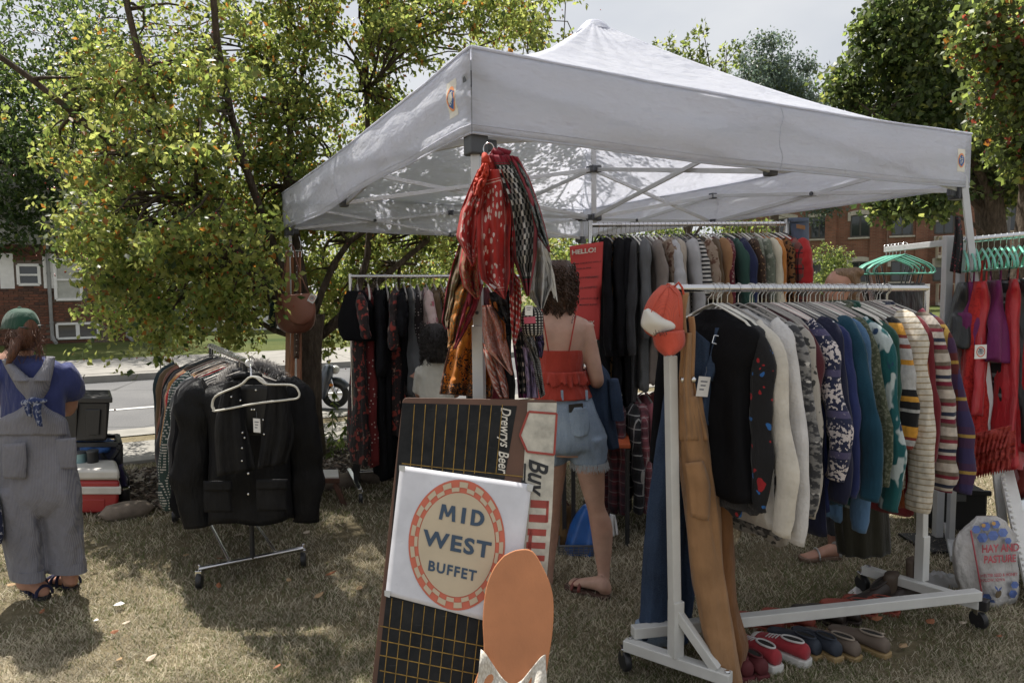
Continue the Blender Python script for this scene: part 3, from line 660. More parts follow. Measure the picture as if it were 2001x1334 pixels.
# far tree with haze painted into its leaf colour, and the young tree whose top shows over the roof
g = P(1510, 560, 42); g[2] = 0
cs = blob(P(1505, 175, 42), (2.9, 2.5, 3.1), 120)+blob(P(1560, 230, 42), (2.2, 2, 2), 50)+blob(P(1590, 330, 42), (2.4, 2, 3), 50)
tree('distant_tree', 'far tree above the tent roof, haze painted into its pale blue leaves', [g, g+A(0, 0, 5), g+A(0, 0, 9), g+A(.3, 0, 13)], [.4, .3, .2, .08], [(g+A(0, 0, 6), P(1450, 200, 42), .12, 0), (g+A(0, 0, 7), P(1570, 180, 42), .12, 0), (g+A(0, 0, 8), P(1510, 90, 42), .12, 0)], cs, [A(.75, .75, .7)*rng.uniform(.6, 1.3) for _ in cs], [130]*len(cs), .20, [L_BL, L_MP], [.8, .2], M_BARK)
g = P(1345, 560, 17); g[2] = 0
cs = []; lb = []
for u, v in ((1285, 95), (1305, 78), (1318, 105), (1335, 88), (1350, 110), (1366, 72), (1374, 60), (1392, 118), (1420, 98), (1445, 92), (1410, 130), (1330, 130), (1300, 120), (1290, 200), (1400, 240), (1340, 260)):
    q = P(u, v, 17+random.uniform(-.5, .5)); lb.append((g+A(0, 0, random.uniform(2.5, 3.6)), q, .035, .03))
    for k in range(5): cs.append(lerp(q, g+A(0, 0, 4.3), k*.12)+rng.normal(size=3)*.06)
tree('young_tree', 'thin upright tree whose leafy shoots show over the tent ridge', [g, g+A(0, 0, 2), g+A(0, 0, 3.5), g+A(0, 0, 4.5)], [.12, .09, .07, .04], lb, cs, [A(.16, .16, .2)]*len(cs), [34]*len(cs), .12, [L_MP, L_GR, L_YG], [.5, .3, .2], M_BARK, droop=-.2, twigs=False)
# shrub in front of the block
g = P(1625, 560, 21); g[2] = 0
cs = blob(P(1625, 530, 21), (.55, .5, .65), 46)+[P(u, v, 21) for u, v in ((1595, 490), (1612, 482), (1640, 488), (1660, 500), (1605, 505))]
r_ = thing('flowering_shrub', 'bright green shrub growing in front of the apartment block', 'shrub', g)
mb = MB(); [mb.tube(wander(g+rng.normal(size=3)*A(.08, .08, 0), c, 6, .08), [.02, .016, .012, .01, .008, .004], 5) for c in cs[::3]]; build('stems', mb, M_BARK, r_, smooth=180)
leaves('foliage', cs, [A(.2, .2, .2)]*len(cs), [70]*len(cs), .085, [L_GR, L_YG, L_MP], [.45, .2, .35], r_)
# far backdrop hedge of trees behind everything so the horizon is not bare
for i, (u, y, rad, hh) in enumerate(((760, 34, (4.5, 3, 2.6), 2.9), (930, 38, (4.5, 3, 3.2), 3.2), (1080, 33, (3.2, 3, 2.8), 2.8), (1230, 36, (4, 3, 3), 3), (1400, 40, (4, 3, 3), 3))):
    g = P(u, 560, y); g[2] = 0; cs = blob(g+A(0, 0, hh), rad, 46, ok=lambda p: p[2] > .5)
    tree('background_tree', ['broad tree beyond the street behind the left clothes rack', 'round tree beyond the street behind the hanging scarves', 'tree beyond the street seen between scarves and red poster', 'tree beyond the street hidden behind the red poster', 'tree beyond the street behind the tall rear rack'][i], [g, g+A(0, 0, 1.5), g+A(0, 0, 3)], [.25, .2, .1], [], cs, [A(.9, .9, .7)]*len(cs), [90]*len(cs), .26, [L_DK, L_GR, L_YG], [.4, .4, .2], M_BARK, group='trees beyond the street')
# stop light seen under the maple
g = P(1932, 328, 26); sl = thing('traffic_light', 'traffic signal showing red among the dark leaves at the right', 'traffic light', A(g[0]+.9, g[1], 0))
mb = MB(); mb.box(g+A(0, .1, -.28), (.34, .2, 1.0)); build('housing', mb, plain('signal_black', (.02, .02, .02), .6), sl, bevel=.02)
mb = MB(); mb.tube([A(g[0]+.9, g[1]+.1, 0), A(g[0]+.9, g[1]+.1, g[2]+.5)], .07, 10); mb.tube([A(g[0]+.9, g[1]+.1, g[2]+.3), A(g[0], g[1]+.1, g[2]+.3)], .04, 8); build('pole', mb, plain('signal_pole', (.1, .1, .1), .5), sl, smooth=60)
for k, (cc, em) in enumerate((((.8, .02, .01), 14), ((.08, .06, .01), 0), ((.01, .06, .03), 0))):
    t = NT('signal_lens'); m_ = t.bsdf(cc, .3, emit=cc, emits=em); mb = MB(); mb.lathe(g+A(0, -.0, -.3*k), [(.001, .02), (.08, .018), (.11, .0), (.11, -.01)], 16, (0, -1, 0)); ln = build('lens', mb, m_, sl, smooth=60)
    mb = MB(); mb.tube([g+A(math.cos(a)*.125, -.08, math.sin(a)*.125-.3*k) for a in np.linspace(-.2, math.pi+.2, 10)], .012, 5); build('visor', mb, plain('signal_black', (.02, .02, .02), .6), sl)
# ================================================================== FABRICS
def knitbump(t, o, scale=160, st=.45, wr=.8):
    a = t.noise(o, scale, 2); b = t.noise(t.co(scale=(7, 7, 2.2)), 1.6, 3)
    return t.bump(a, st, .004, t.bump(b, wr, .03))
def fab(name, col, rough=.85, var=.15, sheen=.15, bs=160, bst=.35, wr=.5, trans=0, spec=.2):
    if name in MATS: return MATS[name]
    t = NT(name); o = t.co(); c = t.mix(1, col, t.ramp(t.noise(o, 9, 5), [(.3, 1-var), (.7, 1+var)]), 'MULTIPLY')
    MATS[name] = t.bsdf(c, rough, normal=knitbump(t, o, bs, bst, wr), sheen=sheen, trans=trans, spec=spec); return MATS[name]
def pstripe(name, stops, period=.2, axis=2, coord='Object', wob=.01, bs=160):
    """stops: [(start, colour)...] over one period"""
    t = NT(name); o = t.co(coord); z = t.sep(o)[axis]
    z = t.math('ADD', z, t.math('MULTIPLY', t.noise(t.co(coord), 6, 2), wob))
    f = t.math('FRACT', t.math('DIVIDE', z, period)); c = t.ramp(f, stops, 'CONSTANT')
    c = t.mix(1, c, t.ramp(t.noise(t.co(coord), 40, 4), [(.3, .75), (.7, 1.15)]), 'MULTIPLY')
    return t.bsdf(c, .88, normal=knitbump(t, t.co(), bs, .4), sheen=.15, spec=.2)
def pplaid(name, base, c1, c2, period=.09, coord='Object', ax=(0, 2)):
    t = NT(name); s = t.sep(t.co(coord)); c = base
    for k, cc in ((ax[0], c1), (ax[1], c1)):
        f = t.math('FRACT', t.math('DIVIDE', s[k], period)); m = t.math('LESS_THAN', f, .42); c = t.mix(t.math('MULTIPLY', m, .55), c, cc)
    for k in ax:
        f = t.math('FRACT', t.math('ADD', t.math('DIVIDE', s[k], period), .3)); m = t.math('LESS_THAN', f, .09); c = t.mix(t.math('MULTIPLY', m, .8), c, c2)
    return t.bsdf(c, .85, normal=knitbump(t, t.co(), 220, .25), sheen=.1, spec=.2)
def pspots(name, base, spots, coord='Object', scale=30, detail=3, warp=True, stretch=(1, 1, 1), extra=None, rough=.85):
    """spots: [(threshold lo, hi, colour)] on noise"""
    t = NT(name); o = t.co(coord, stretch); c = base
    for i, (lo, hi, cc) in enumerate(spots):
        k = t.noise(t.co(coord, stretch, loc=(i*3.7, i*1.3, i*2.1)), scale, detail, .5); m = t.ramp(k, [(lo, 0.0), (hi, 1.0)]); c = t.mix(m, c, cc)
    return t.bsdf(c, rough, normal=knitbump(t, t.co(), 160, .35), sheen=.12, spec=.2)
def pdots(name, base, dot, scale=40, r=.25, coord='Object', rand=0.0, rough=.85, extra=None):
    t = NT(name); d = t.voro(t.co(coord), scale, 'F1', 'Distance', rand); c = t.mix(t.math('LESS_THAN', d, r), base, dot)
    if extra: c = t.mix(t.ramp(t.noise(t.co(coord, loc=(5, 2, 1)), scale*.5, 3), [(.56, 0.0), (.6, 1.0)]), c, extra)
    return t.bsdf(c, rough, normal=knitbump(t, t.co(), 200, .3), sheen=.1, spec=.2)
def pleaf(name, base, spot, rim, scale=55):    # leopard
    t = NT(name); d = t.voro(t.co('Object', loc=(1, 2, 3)), scale, 'F1', 'Distance', 1.0); k = t.noise(t.co(), scale*2, 2)
    d = t.math('ADD', d, t.math('MULTIPLY', t.math('SUBTRACT', k, .5), .5)); c = t.ramp(d, [(0, spot), (.22, rim), (.42, base)], 'CONSTANT')
    return t.bsdf(c, .85, normal=knitbump(t, t.co(), 160, .3), spec=.2)
M_STEEL = plain('chrome_tube', (.62, .62, .63), .2, 1.0, var=.06, scale=6)
M_ALU = plain('tent_aluminium', (.56, .57, .58), .45, .35, var=.08, scale=5)
M_PLGREY = plain('dark_grey_plastic', (.06, .065, .075), .5)
M_WHITEMETAL = plain('white_enamel', (.60, .60, .58), .4, var=.08, scale=9)
M_BLACKPL = plain('black_plastic', (.018, .018, .02), .45, var=.1)
M_PAPER = plain('white_card', (.72, .71, .70), .7, var=.05)
M_TAGINK = plain('tag_ink', (.16, .17, .2), .8)
def text_mb(txt, size, fn, shear=0.0, bold=0.0, spacing=1.0, ax='CENTER', depth=0.0, sx=1.0):
    """lettering: outline triangulated by Blender's own font, placed by fn(x, y) -> world point"""
    cu = bpy.data.curves.new('lettering', 'FONT'); cu.body = txt; cu.size = size; cu.align_x = ax; cu.align_y = 'CENTER'; cu.shear = shear; cu.offset = bold*size; cu.space_character = spacing; cu.resolution_u = 3
    o = bpy.data.objects.new('lettering', cu); COL.objects.link(o); dg = bpy.context.evaluated_depsgraph_get(); dg.update()
    me = bpy.data.meshes.new_from_object(o.evaluated_get(dg)); mb = MB()
    mb.add([fn(v.co.x*sx, v.co.y) for v in me.vertices], [tuple(p.vertices) for p in me.polygons])
    bpy.data.objects.remove(o); bpy.data.curves.remove(cu); bpy.data.meshes.remove(me); return mb
# ================================================================== TENT
t = NT('canopy_fabric'); o = t.co(); d1 = t.noise(o, 1.3, 6, .65); d2 = t.noise(t.co(scale=(1, 1, 3)), 5, 5, .7)
c = t.mix(t.ramp(d2, [(.6, 0.0), (.85, .25)]), t.ramp(d1, [(.3, (.74, .765, .84)), (.7, (.82, .845, .92))]), (.5, .48, .45))
sct = t.ramp(t.noise(t.co(scale=(1, 9, 2), rot=(.3, .4, .5)), 3.5, 2, .4), [(.735, 0.0), (.75, .35)]); c = t.mix(sct, c, (.3, .28, .27))
nb = t.bump(t.noise(t.co(scale=(1, 1, 2.4)), 2.6, 4), .7, .09, t.bump(t.noise(o, 420, 2), .15, .002))
M_CANOPY = t.bsdf(c, .55, normal=nb, trans=.6, tcol=(.82, .83, .88), spec=.4)
tent = thing('canopy_tent', 'white pop-up canopy tent sheltering the clothes racks', 'tent', A(TC[0], TC[1], 0))
EZ = 2.40; VH = .295; PEAK = P(1160, 40, 4.93)
CRN = [TC, TR_, TB, TL_]
def edge(i, s, z): a, b = CRN[i], CRN[(i+1) % 4]; q = lerp(a, b, s); return A(q[0], q[1], z)
def roofpt(i, s, t_):
    e = edge(i, s, 0)[:2]; sag = .02*math.sin(math.pi*s)*(1-t_)
    xy = lerp(e, PEAK[:2], t_); tt = min(1, t_); z = EZ+(PEAK[2]-EZ)*(tt**1.28)-sag
    z -= .035*math.sin(math.pi*s)*math.sin(math.pi*t_)**1
    w = .012*mnoise.noise(Vector((xy[0]*2.2, xy[1]*2.2, i)))+(.010*math.sin(s*46+i)*(t_**3)*(1-t_)*4)
    return A(xy[0], xy[1], z+w*(1 if .02 < t_ < .98 else 0)*min(1, 12*min(s, 1-s)+.0))
mb = MB()
for i in range(4): mb.grid(lambda s, q, i=i: roofpt(i, s, q*.985), 40, 26)
mb.lathe(A(PEAK[0], PEAK[1], PEAK[2]-.06), [(.13, -.03), (.10, .01), (.06, .045), (.02, .06), (.001, .062)], 20)
build('roof', mb, M_CANOPY, tent, smooth=60, solid=.0015)
def valpt(i, s, t_, off=0.0):
    p = edge(i, s, EZ-.0-VH*t_); a, b = CRN[i], CRN[(i+1) % 4]; dd = unit(A(*(b-a), 0)); out = A(dd[1], -dd[0], 0); L = np.linalg.norm(b-a); x = s*L
    k = min(1, 6*min(s, 1-s)); o_ = .012*k*math.sin(math.pi*t_)*(1+.6*math.sin(x*2.1+i))+.024*k*mnoise.noise(Vector((x*1.3, t_*1.9+i*3, 5)))*(.3+t_)+.010*k*mnoise.noise(Vector((x*3.1, t_*4.5+i*3, 2)))
    if i == 3:   # pulled folds running out of the near corner
        q = (1-s)*L; o_ += .011*math.sin(t_*15+q*3.5)*math.exp(-q*3.2)*min(1, q*14)
        o_ += .008*math.sin(t_*9-q*4)*math.exp(-q*.9)*min(1, q*6)
    sag = (.018*math.sin(math.pi*s)+(.03*math.sin(math.pi*s)*math.sin(2*math.pi*s) if i == 3 else 0))
    z = p[2]-sag*(1 if t_ > 0 else 1)*(.0 if t_ == 0 else 1)-.02*math.sin(math.pi*s)*(1 if t_ == 0 else 0)
    if t_ > 0: z = lerp(EZ-.02*math.sin(math.pi*s), EZ-VH-sag, t_)
    return A(p[0], p[1], z)+out*(o_+off+.004)
for i in range(4):
    mb = MB(); mb.grid(lambda s, q, i=i: valpt(i, s, q), 70, 12)
    mb.tube([valpt(i, s, .90, .0015) for s in np.linspace(0, 1, 60)], .0016, 4); mb.tube([valpt(i, .5+.004*math.sin(q*9), q, .001) for q in np.linspace(0, 1, 12)], .0022, 4)
    mb.tube([valpt(i, s, 1.0) for s in np.linspace(0, 1, 50)], .004, 5); mb.tube([valpt(i, s, 0.0) for s in np.linspace(0, 1, 50)], .006, 6)
    build('valance', mb, M_CANOPY, tent, smooth=60, solid=.0015)
# legs, feet, brackets, trusses
INW = unit(A(*(TB-TC), 0))
legs_top = []
for i in range(4):
    c = CRN[i]; inn = unit(A(*((TC+TB)/2-c), 0)); top = A(c[0], c[1], EZ-.03)+inn*.055
    bot = A(top[0], top[1], 0)
    if i == 1: bot = A(*G(1968, 1105)[:2], 0)
    legs_top.append(top)
    mb = MB(); mb.bar(lerp(bot, top, .55), top, .034, up=inn); mb.bar(bot+A(0, 0, .02), lerp(bot, top, .6), .042, up=inn); lg = build('leg', mb, M_ALU, tent, bevel=.003)
    mb = MB(); mb.box(bot+A(0, 0, .008), (.11, .11, .012)); mb.box(bot+A(0, 0, .04), (.052, .052, .06)); build('foot', mb, M_PLGREY, lg, bevel=.003)
    for q in (.45, .62):
        mb = MB(); mb.lathe(lerp(bot, top, q)-inn*.02, [(.001, .006), (.006, .005), (.007, 0)], 8, -inn); build('snap_button', mb, M_PLGREY, lg)
mids = []
zt, zb = 2.30, 2.09
for i in range(4):
    a, b = legs_top[i], legs_top[(i+1) % 4]; m = (a+b)/2; mids.append(m)
    for p, q in ((a, m), (m, b)):
        for z0, z1, sh in ((zt, zb, .012), (zb, zt, -.012)):
            sd = unit(np.cross(q-p, A(0, 0, 1)))*sh; mb = MB(); mb.bar(A(p[0], p[1], z0)+sd, A(q[0], q[1], z1)+sd, .012, .026); build('truss_bar', mb, M_ALU, tent, bevel=.002)
        mb = MB(); k = (p+q)/2; mb.lathe(A(k[0], k[1], (zt+zb)/2)-unit(np.cross(q-p, A(0, 0, 1)))*.026, [(.001, 0), (.014, .0), (.014, .052), (.001, .052)], 10, np.cross(q-p, A(0, 0, 1))); build('pivot', mb, M_PLGREY, tent)
    for z in (zt, zb): mb = MB(); mb.box(A(m[0], m[1], z), (.05, .05, .045), np.array(Matrix.Rotation(.48, 3, 'Z'))); build('bracket', mb, M_PLGREY, tent, bevel=.006)
for i in range(4):
    p = legs_top[i]; rz = np.array(Matrix.Rotation(math.atan2(*(TR_-TC)[::-1]), 3, 'Z'))
    for z, hh in ((2.075, .075), (2.30, .05)): mb = MB(); mb.box(A(p[0], p[1], z), (.07, .07, hh), rz); mb.box(A(p[0], p[1], z)+rz @ A(.055 if i in (0, 3) else -.055, 0, 0), (.05, .03, hh*.6), rz); build('bracket', mb, M_PLGREY, tent, bevel=.006)
ctr = A(PEAK[0], PEAK[1], 0)
mb = MB(); mb.bar(ctr+A(0, 0, 2.02), ctr+A(0, 0, PEAK[2]-.07), .034); build('centre_post', mb, M_ALU, tent, bevel=.003)
for z in (2.06, 2.40): mb = MB(); mb.box(ctr+A(0, 0, z), (.085, .085, .05), np.array(Matrix.Rotation(.48, 3, 'Z'))); build('hub', mb, M_PLGREY, tent, bevel=.01)
for m in mids:
    k = lerp(ctr, m, .5)
    for z0, z1, z2, z3, sh in ((zt, zb, 2.06, 2.40, .012), (zb, zt, 2.40, 2.06, -.012)):
        sd = unit(np.cross(m-ctr, A(0, 0, 1)))*sh
        mb = MB(); mb.bar(A(m[0], m[1], z0)+sd, A(ctr[0], ctr[1], z3 if z0 == zt else z2)+sd, .012, .026) if False else mb.bar(A(m[0], m[1], z0)+sd, A(ctr[0], ctr[1], 2.06 if z0 == zt else 2.40)+sd, .012, .026)
        build('truss_bar', mb, M_ALU, tent, bevel=.002)
# maker's patches on the valance
M_LBLUE = plain('logo_blue', (.03, .12, .36), .6); M_LOR = plain('logo_orange', (.78, .30, .12), .6); M_LCREAM = plain('logo_cream', (.74, .72, .66), .6)
def patch(i, s0, t0, w, h):
    a, b = CRN[i], CRN[(i+1) % 4]; L = np.linalg.norm(b-a); sg = 1
    fn = lambda x, y, off: valpt(i, s0+sg*x/L, t0-y/VH, off)
    mb = MB(); mb.grid(lambda u, v: fn((u-.5)*w, (.5-v)*h, .002), 4, 6); pt = build('logo_patch', mb, M_LCREAM, tent)
    mb = MB(); n = 28
    for k in range(n):
        a0, a1 = 2*math.pi*k/n, 2*math.pi*(k+1)/n; r0, r1 = w*.30, w*.42
        mb.add([fn(r0*math.cos(a0), r0*1.25*math.sin(a0), .003), fn(r1*math.cos(a0), r1*1.25*math.sin(a0), .003), fn(r1*math.cos(a1), r1*1.25*math.sin(a1), .003), fn(r0*math.cos(a1), r0*1.25*math.sin(a1), .003)], [(0, 1, 2, 3)])
    build('ring_print', mb, M_LOR, pt)
    mb = MB(); q = [(-.36, .05), (-.05, .36), (.34, .22), (.36, -.1), (.05, -.40), (-.3, -.22)]
    mb.add([fn(x*w, y*w*1.15, .0036) for x, y in q], [tuple(range(6))]); build('diamond_print', mb, M_LBLUE, pt)
    mb = text_mb('E-Z', w*.3, lambda x, y: fn(x, y+w*.13+x*.25, .0044), bold=.02); build('lettering', mb, M_LCREAM, pt)
    mb = text_mb('UP', w*.3, lambda x, y: fn(x, y-w*.14+x*.25, .0044), bold=.02); build('lettering', mb, M_LCREAM, pt)
patch(0, .968, .52, .075, .125); patch(3, .958, .46, .085, .13)

# ================================================================== MENU BOARD, BANNER, CUTOUT
bTL, bTR = P(787, 776, 2.27), P(1089, 781, 2.24); dl = G(690, 1672); dr = G(1041, 1688)
bn = unit(np.cross(bTR-bTL, dl-bTL)); bn = bn if bn[1] < 0 else -bn
def onb(u, v, off=0.0): d = ray(u, v); k = ((bTL+bn*off-CAM)@bn)/(d@bn); return CAM+d*k
bBL, bBR = onb(690, 1672), onb(1041, 1688)
M_WOOD = plain('brown_hardboard', (.10, .045, .024), .55, var=.25, scale=6, bump=.2)
t = NT('chalk_black'); o = t.co(); k = t.noise(o, 14, 6, .7); sc_ = t.noise(t.co(scale=(3, 3, 30), rot=(.5, .2, .8)), 4, 3)
M_CHALK = t.bsdf(t.mix(t.ramp(sc_, [(.68, 0.0), (.8, .25)]), t.ramp(k, [(.3, (.010, .011, .012)), (.75, (.03, .03, .03))]), (.17, .17, .17)), .7, spec=.15)
M_YEL = plain('yellow_line', (.24, .145, .03), .8, var=.5, scale=40); M_SCRIPT = plain('cream_print', (.62, .58, .50), .7, var=.2, scale=60); M_CREAMBD = plain('cream_board', (.46, .43, .36), .6, var=.3, scale=24)
M_REDP = plain('red_print', (.30, .045, .03), .6, var=.2, scale=20); M_INK = plain('black_print', (.012, .012, .013), .6)
board = thing('menu_board', 'tall black menu board with yellow grid lines leaning at the front of the tent', 'sign board', (bBL+bBR)/2)
def rrect(pts, r=.02, n=5):   # rounded quad in plane
    out = []; pts = [np.asarray(p, float) for p in pts]
    for i in range(4):
        p, a, b = pts[i], pts[i-1], pts[(i+1) % 4]; p0 = p+unit(a-p)*r; p1 = p+unit(b-p)*r
        for q in np.linspace(0, 1, n): out.append((1-q)**2*p0+2*q*(1-q)*p+q*q*p1)
    return out
mb = MB(); mb.prism(rrect([bBL, bBR, bTR, bTL], .018), -bn*.012); build('backing', mb, M_WOOD, board, bevel=.002)
def onquad(pts, off, name, mat, parent, th=.0): mb = MB(); mb.prism([onb(u, v, off) for u, v in pts], bn*max(th, .0008)) if th else mb.add([onb(u, v, off) for u, v in pts], [tuple(range(len(pts)))]); return build(name, mb, mat, parent)
onquad([(786, 787), (1010, 793), (985, 940), (960, 1672), (700, 1665), (755, 1165)], .0006, 'chalk_panel', M_CHALK, board, .001)
onquad([(1031, 786), (1088, 787), (1079, 1000), (1066, 1160), (1050, 1480), (985, 1480), (1018, 1000)], .0006, 'side_panel', M_CREAMBD, board, .0012)
def bline(p, q, w=1.7, off=.003): 
    a = onb(*p, off); b = onb(*q, off); build('grid_line', MB().bar(a, b, w/1334*2.15, .0006, up=bn), M_YEL, board)
for k in range(9):
    x0 = 810+k*21.5; bline((x0, 790), (x0-9-.5*k, 925)); 
for k in range(10):
    x0 = 766+k*21.3; bline((x0, 1168+k*5.2), (x0-48, 1660), 1.6)
for k, (v0, v1) in enumerate(((905, 931), (1222, 1268), (1250, 1296), (1279, 1325), (1309, 1355), (1339, 1386), (1370, 1418), (1402, 1450))): bline((742 if k else 785, v0), (975 if k else 1022, v1), 1.8)
for (uv, ang_, sz, txt, sh, m_, bold, sx_) in (((987, 833), 91.5, .047, 'Drewrys', .3, M_SCRIPT, .012, .78), ((983, 901), 91.5, .047, 'Beer', .3, M_SCRIPT, .012, .78), ((1049, 928), 84, .088, 'Buy', .35, M_INK, .02, .8)):
    c = onb(*uv, .0032); ex = unit(onb(uv[0], uv[1]+10, .0032)-c); ex = unit(ex+(-.02 if sz < .06 else -.06)*unit(onb(uv[0]+10, uv[1], .0032)-c)); ey = unit(np.cross(bn, ex)); ey = ey if (onb(uv[0]+10, uv[1], .0032)-c)@ey > 0 else -ey
    mb = text_mb(txt, sz, lambda x, y: c+ex*x+ey*y, shear=sh, bold=bold, sx=sx_); build('lettering', mb, m_, board)
mb = MB(); mb.bar(onb(1026, 905, .003), onb(1024, 962, .003), .006, .0006, up=bn); build('underline', mb, M_INK, board)
# red block letters lower on the side strip
mb = MB()
for (v0, v1) in ((978, 993), (1006, 1021), (1034, 1047), (1060, 1072), (1085, 1096), (1110, 1122), (1140, 1155)):
    a = 1071-(v0-978)*.06; mb.prism([onb(1037-(v0-978)*.10, v0-2, .002), onb(a, v0, .002), onb(a-1, v1, .002), onb(1036-(v0-978)*.10, v1-2, .002)], bn*.0008)
mb.prism([onb(1068, 978, .002), onb(1073, 978, .002), onb(1071, 1020, .002), onb(1066, 1020, .002)], bn*.0008); mb.prism([onb(1034, 1034, .002), onb(1041, 1034, .002), onb(1036, 1095, .002), onb(1029, 1095, .002)], bn*.0008)
build('block_letter_print', mb, M_REDP, board)
# shield frame (its picture is left out)
sh = [(1033, 804), (1088, 808), (1083, 888), (1030, 882), (1016, 850)]
mb = MB(); pts = [onb(u, v, .004) for u, v in sh]; mb.prism(pts, bn*.001); sd_ = build('shield', mb, M_CREAMBD, board)
mb = MB()
for i in range(5): mb.bar(onb(*sh[i], .006), onb(*sh[(i+1) % 5], .006), .007, .002, up=bn)
build('shield_border', mb, M_REDP, sd_)
# cardboard-white banner
M_VINYL = plain('white_vinyl', (.62, .62, .66), .3, var=.13, scale=9, bump=.25, bscale=16); M_BOR = plain('badge_orange', (.56, .135, .075), .5, var=.06); M_BCR = plain('badge_cream', (.52, .43, .30), .5, var=.06); M_NAVY = plain('badge_navy', (.035, .065, .11), .5, var=.06)
q_ = [(782, 909), (1039, 946), (1004, 1227), (753, 1161)]
def bnr(a, b, off=.012):
    p = lerp(lerp(A(*q_[0]), A(*q_[1]), a), lerp(A(*q_[3]), A(*q_[2]), a), b); w = .0016*math.sin(3*a+2*b)+.002*math.sin(1.8*a-2.5*b)
    if a+1.0*(1-b) < .32: w += .004*(.32-a-(1-b))/.32
    return onb(p[0], p[1], off+w*1.0)
ban = thing('banner', 'white vinyl banner with orange checkered badge on the front of the menu board', 'banner', bnr(.5, 1))
mb = MB(); mb.grid(lambda s, t_: bnr(s, t_), 26, 26); build('sheet', mb, M_VINYL, ban, smooth=180, solid=.0012)
def ell(a0, b0, ra, rb, off, n=64): return [bnr(a0+ra*math.cos(t_), b0+rb*math.sin(t_), off) for t_ in np.arange(n)*2*math.pi/n]
def annulus(r0, r1, k0, k1, off, mbx, n=3):
    for j in range(n):
        t0, t1 = lerp(k0, k1, j/n), lerp(k0, k1, (j+1)/n); f = lambda r, t_: bnr(.493+.367*r*math.cos(t_), .512+.474*r*math.sin(t_), off)
        mbx.add([f(r0, t0), f(r1, t0), f(r1, t1), f(r0, t1)], [(0, 1, 2, 3)])
mb = MB(); annulus(.0, 1.0, 0, 2*math.pi, .0145, mb, 60); bd = build('badge', mb, M_BOR, ban)
mb = MB(); annulus(.0, .795, 0, 2*math.pi, .0165, mb, 60); build('badge_centre', mb, M_BCR, bd)
mb = MB(); n = 34
for k in range(n):
    a0, a1 = 2*math.pi*k/n, 2*math.pi*(k+1)/n
    if k % 2: annulus(.88, .965, a0, a1, .0165, mb)
    else: annulus(.815, .88, a0, a1, .0165, mb)
build('checker_print', mb, M_BCR, bd)
mb = MB(); fm = lambda x, y: bnr(.505+(x-.5)*.34, .295-(y-.5)*.115, .0185)
for poly in ([(0, 0), (.075, 0), (.11, 1), (.035, 1)], [(.295, 0), (.37, 0), (.335, 1), (.26, 1)], [(.035, 1), (.12, 1), (.215, .25), (.155, .25)], [(.25, 1), (.335, 1), (.215, .25), (.155, .25)]): mb.add([fm(*q) for q in poly], [(0, 1, 2, 3)])
build('lettering', mb, M_NAVY, bd)
mb = MB(); mb.add([fm(*q) for q in ((.495, 0), (.585, 0), (.585, 1), (.495, 1))], [(0, 1, 2, 3)]); build('lettering', mb, M_NAVY, bd)
mb = MB(); o_ = [(.71, 0)]+[(.82+.19*math.cos(a), .5+.5*math.sin(a)) for a in np.linspace(-1.57, 1.57, 12)]+[(.71, 1)]; i_ = [(.795, .2)]+[(.82+.10*math.cos(a), .5+.3*math.sin(a)) for a in np.linspace(-1.57, 1.57, 12)]+[(.795, .8)]
mb.add([fm(*q) for q in o_+i_], [(k, (k+1) % 14, 14+(k+1) % 14, 14+k) for k in range(14)]); build('lettering', mb, M_NAVY, bd)
for txt, a0, b0, wd, hh, boldd in (('WEST', .493, .505, .525, .12, .035), ('BUFFET', .485, .705, .37, .078, .03)):
    cu_w = {'MID': 1.95, 'WEST': 2.62, 'BUFFET': 3.85}[txt]
    fn = lambda x, y: bnr(a0+x*wd, b0-y*hh, .0185)
    m0 = text_mb(txt, 1.0, lambda x, y: A(x, y, 0), bold=boldd, spacing=1.18); V = m0.verts(); mn, mxx = V.min(0), V.max(0)
    mb = MB(); mb.add([fn((p[0]-(mn[0]+mxx[0])/2)/(mxx[0]-mn[0]), (p[1]-(mn[1]+mxx[1])/2)/(mxx[1]-mn[1])) for p in V], m0.f); build('lettering', mb, M_NAVY, bd)
for a, b in ((.012, .015), (.01, .985), (.985, .02)):
    mb = MB(); p = [bnr(a-.02, b-.015, .0145), bnr(a+.03, b-.02, .0145), bnr(a+.025, b+.03, .0145), bnr(a-.015, b+.025, .0145)]; mb.prism(p, bn*.0008); build('tape', mb, plain('clear_tape', (.5, .5, .48), .25), ban)
# plain orange plywood panel standing in front (its painted figure is left out), white lace cloth at its foot
cTL = 2.02
t = NT('orange_painted_wood'); o = t.co(); g_ = t.noise(t.co(scale=(12, 12, 1)), 9, 4); w_ = t.noise(o, 26, 6, .75); c = t.mix(t.ramp(w_, [(.66, 0.0), (.72, .7)]), t.mix(1, (.50, .20, .085), t.ramp(t.noise(o, 6, 5), [(.3, .84), (.7, 1.1)]), 'MULTIPLY'), (.36, .24, .15)); M_PLYO = t.bsdf(c, .6, normal=t.bump(g_, .35, .004)); M_PLYE = plain('plywood_edge', (.33, .22, .13), .8)
def onc(u, v, off=0.0):   # plane parallel to the board, a little nearer
    return onb(u, v, .05+off)
out = cr([(985, 1085), (1010, 1074), (1040, 1076), (1062, 1110), (1078, 1150), (1082, 1190), (1079, 1240), (1070, 1300), (1068, 1345), (1085, 1420), (1090, 1520), (1075, 1650), (900, 1650), (885, 1520), (905, 1420), (925, 1340), (945, 1280), (944, 1210), (950, 1150), (965, 1110), (985, 1085)], 90)[:-1]
cut = thing('plywood_panel', 'orange painted plywood cutout with rounded top leaning against the menu board', 'sign board', onc(985, 1650))
mb = MB(); mb.prism([onc(u, v) for u, v in out][::-1], bn*.016); o_ = build('panel', mb, [M_PLYO], cut, bevel=.003)
mb = MB()
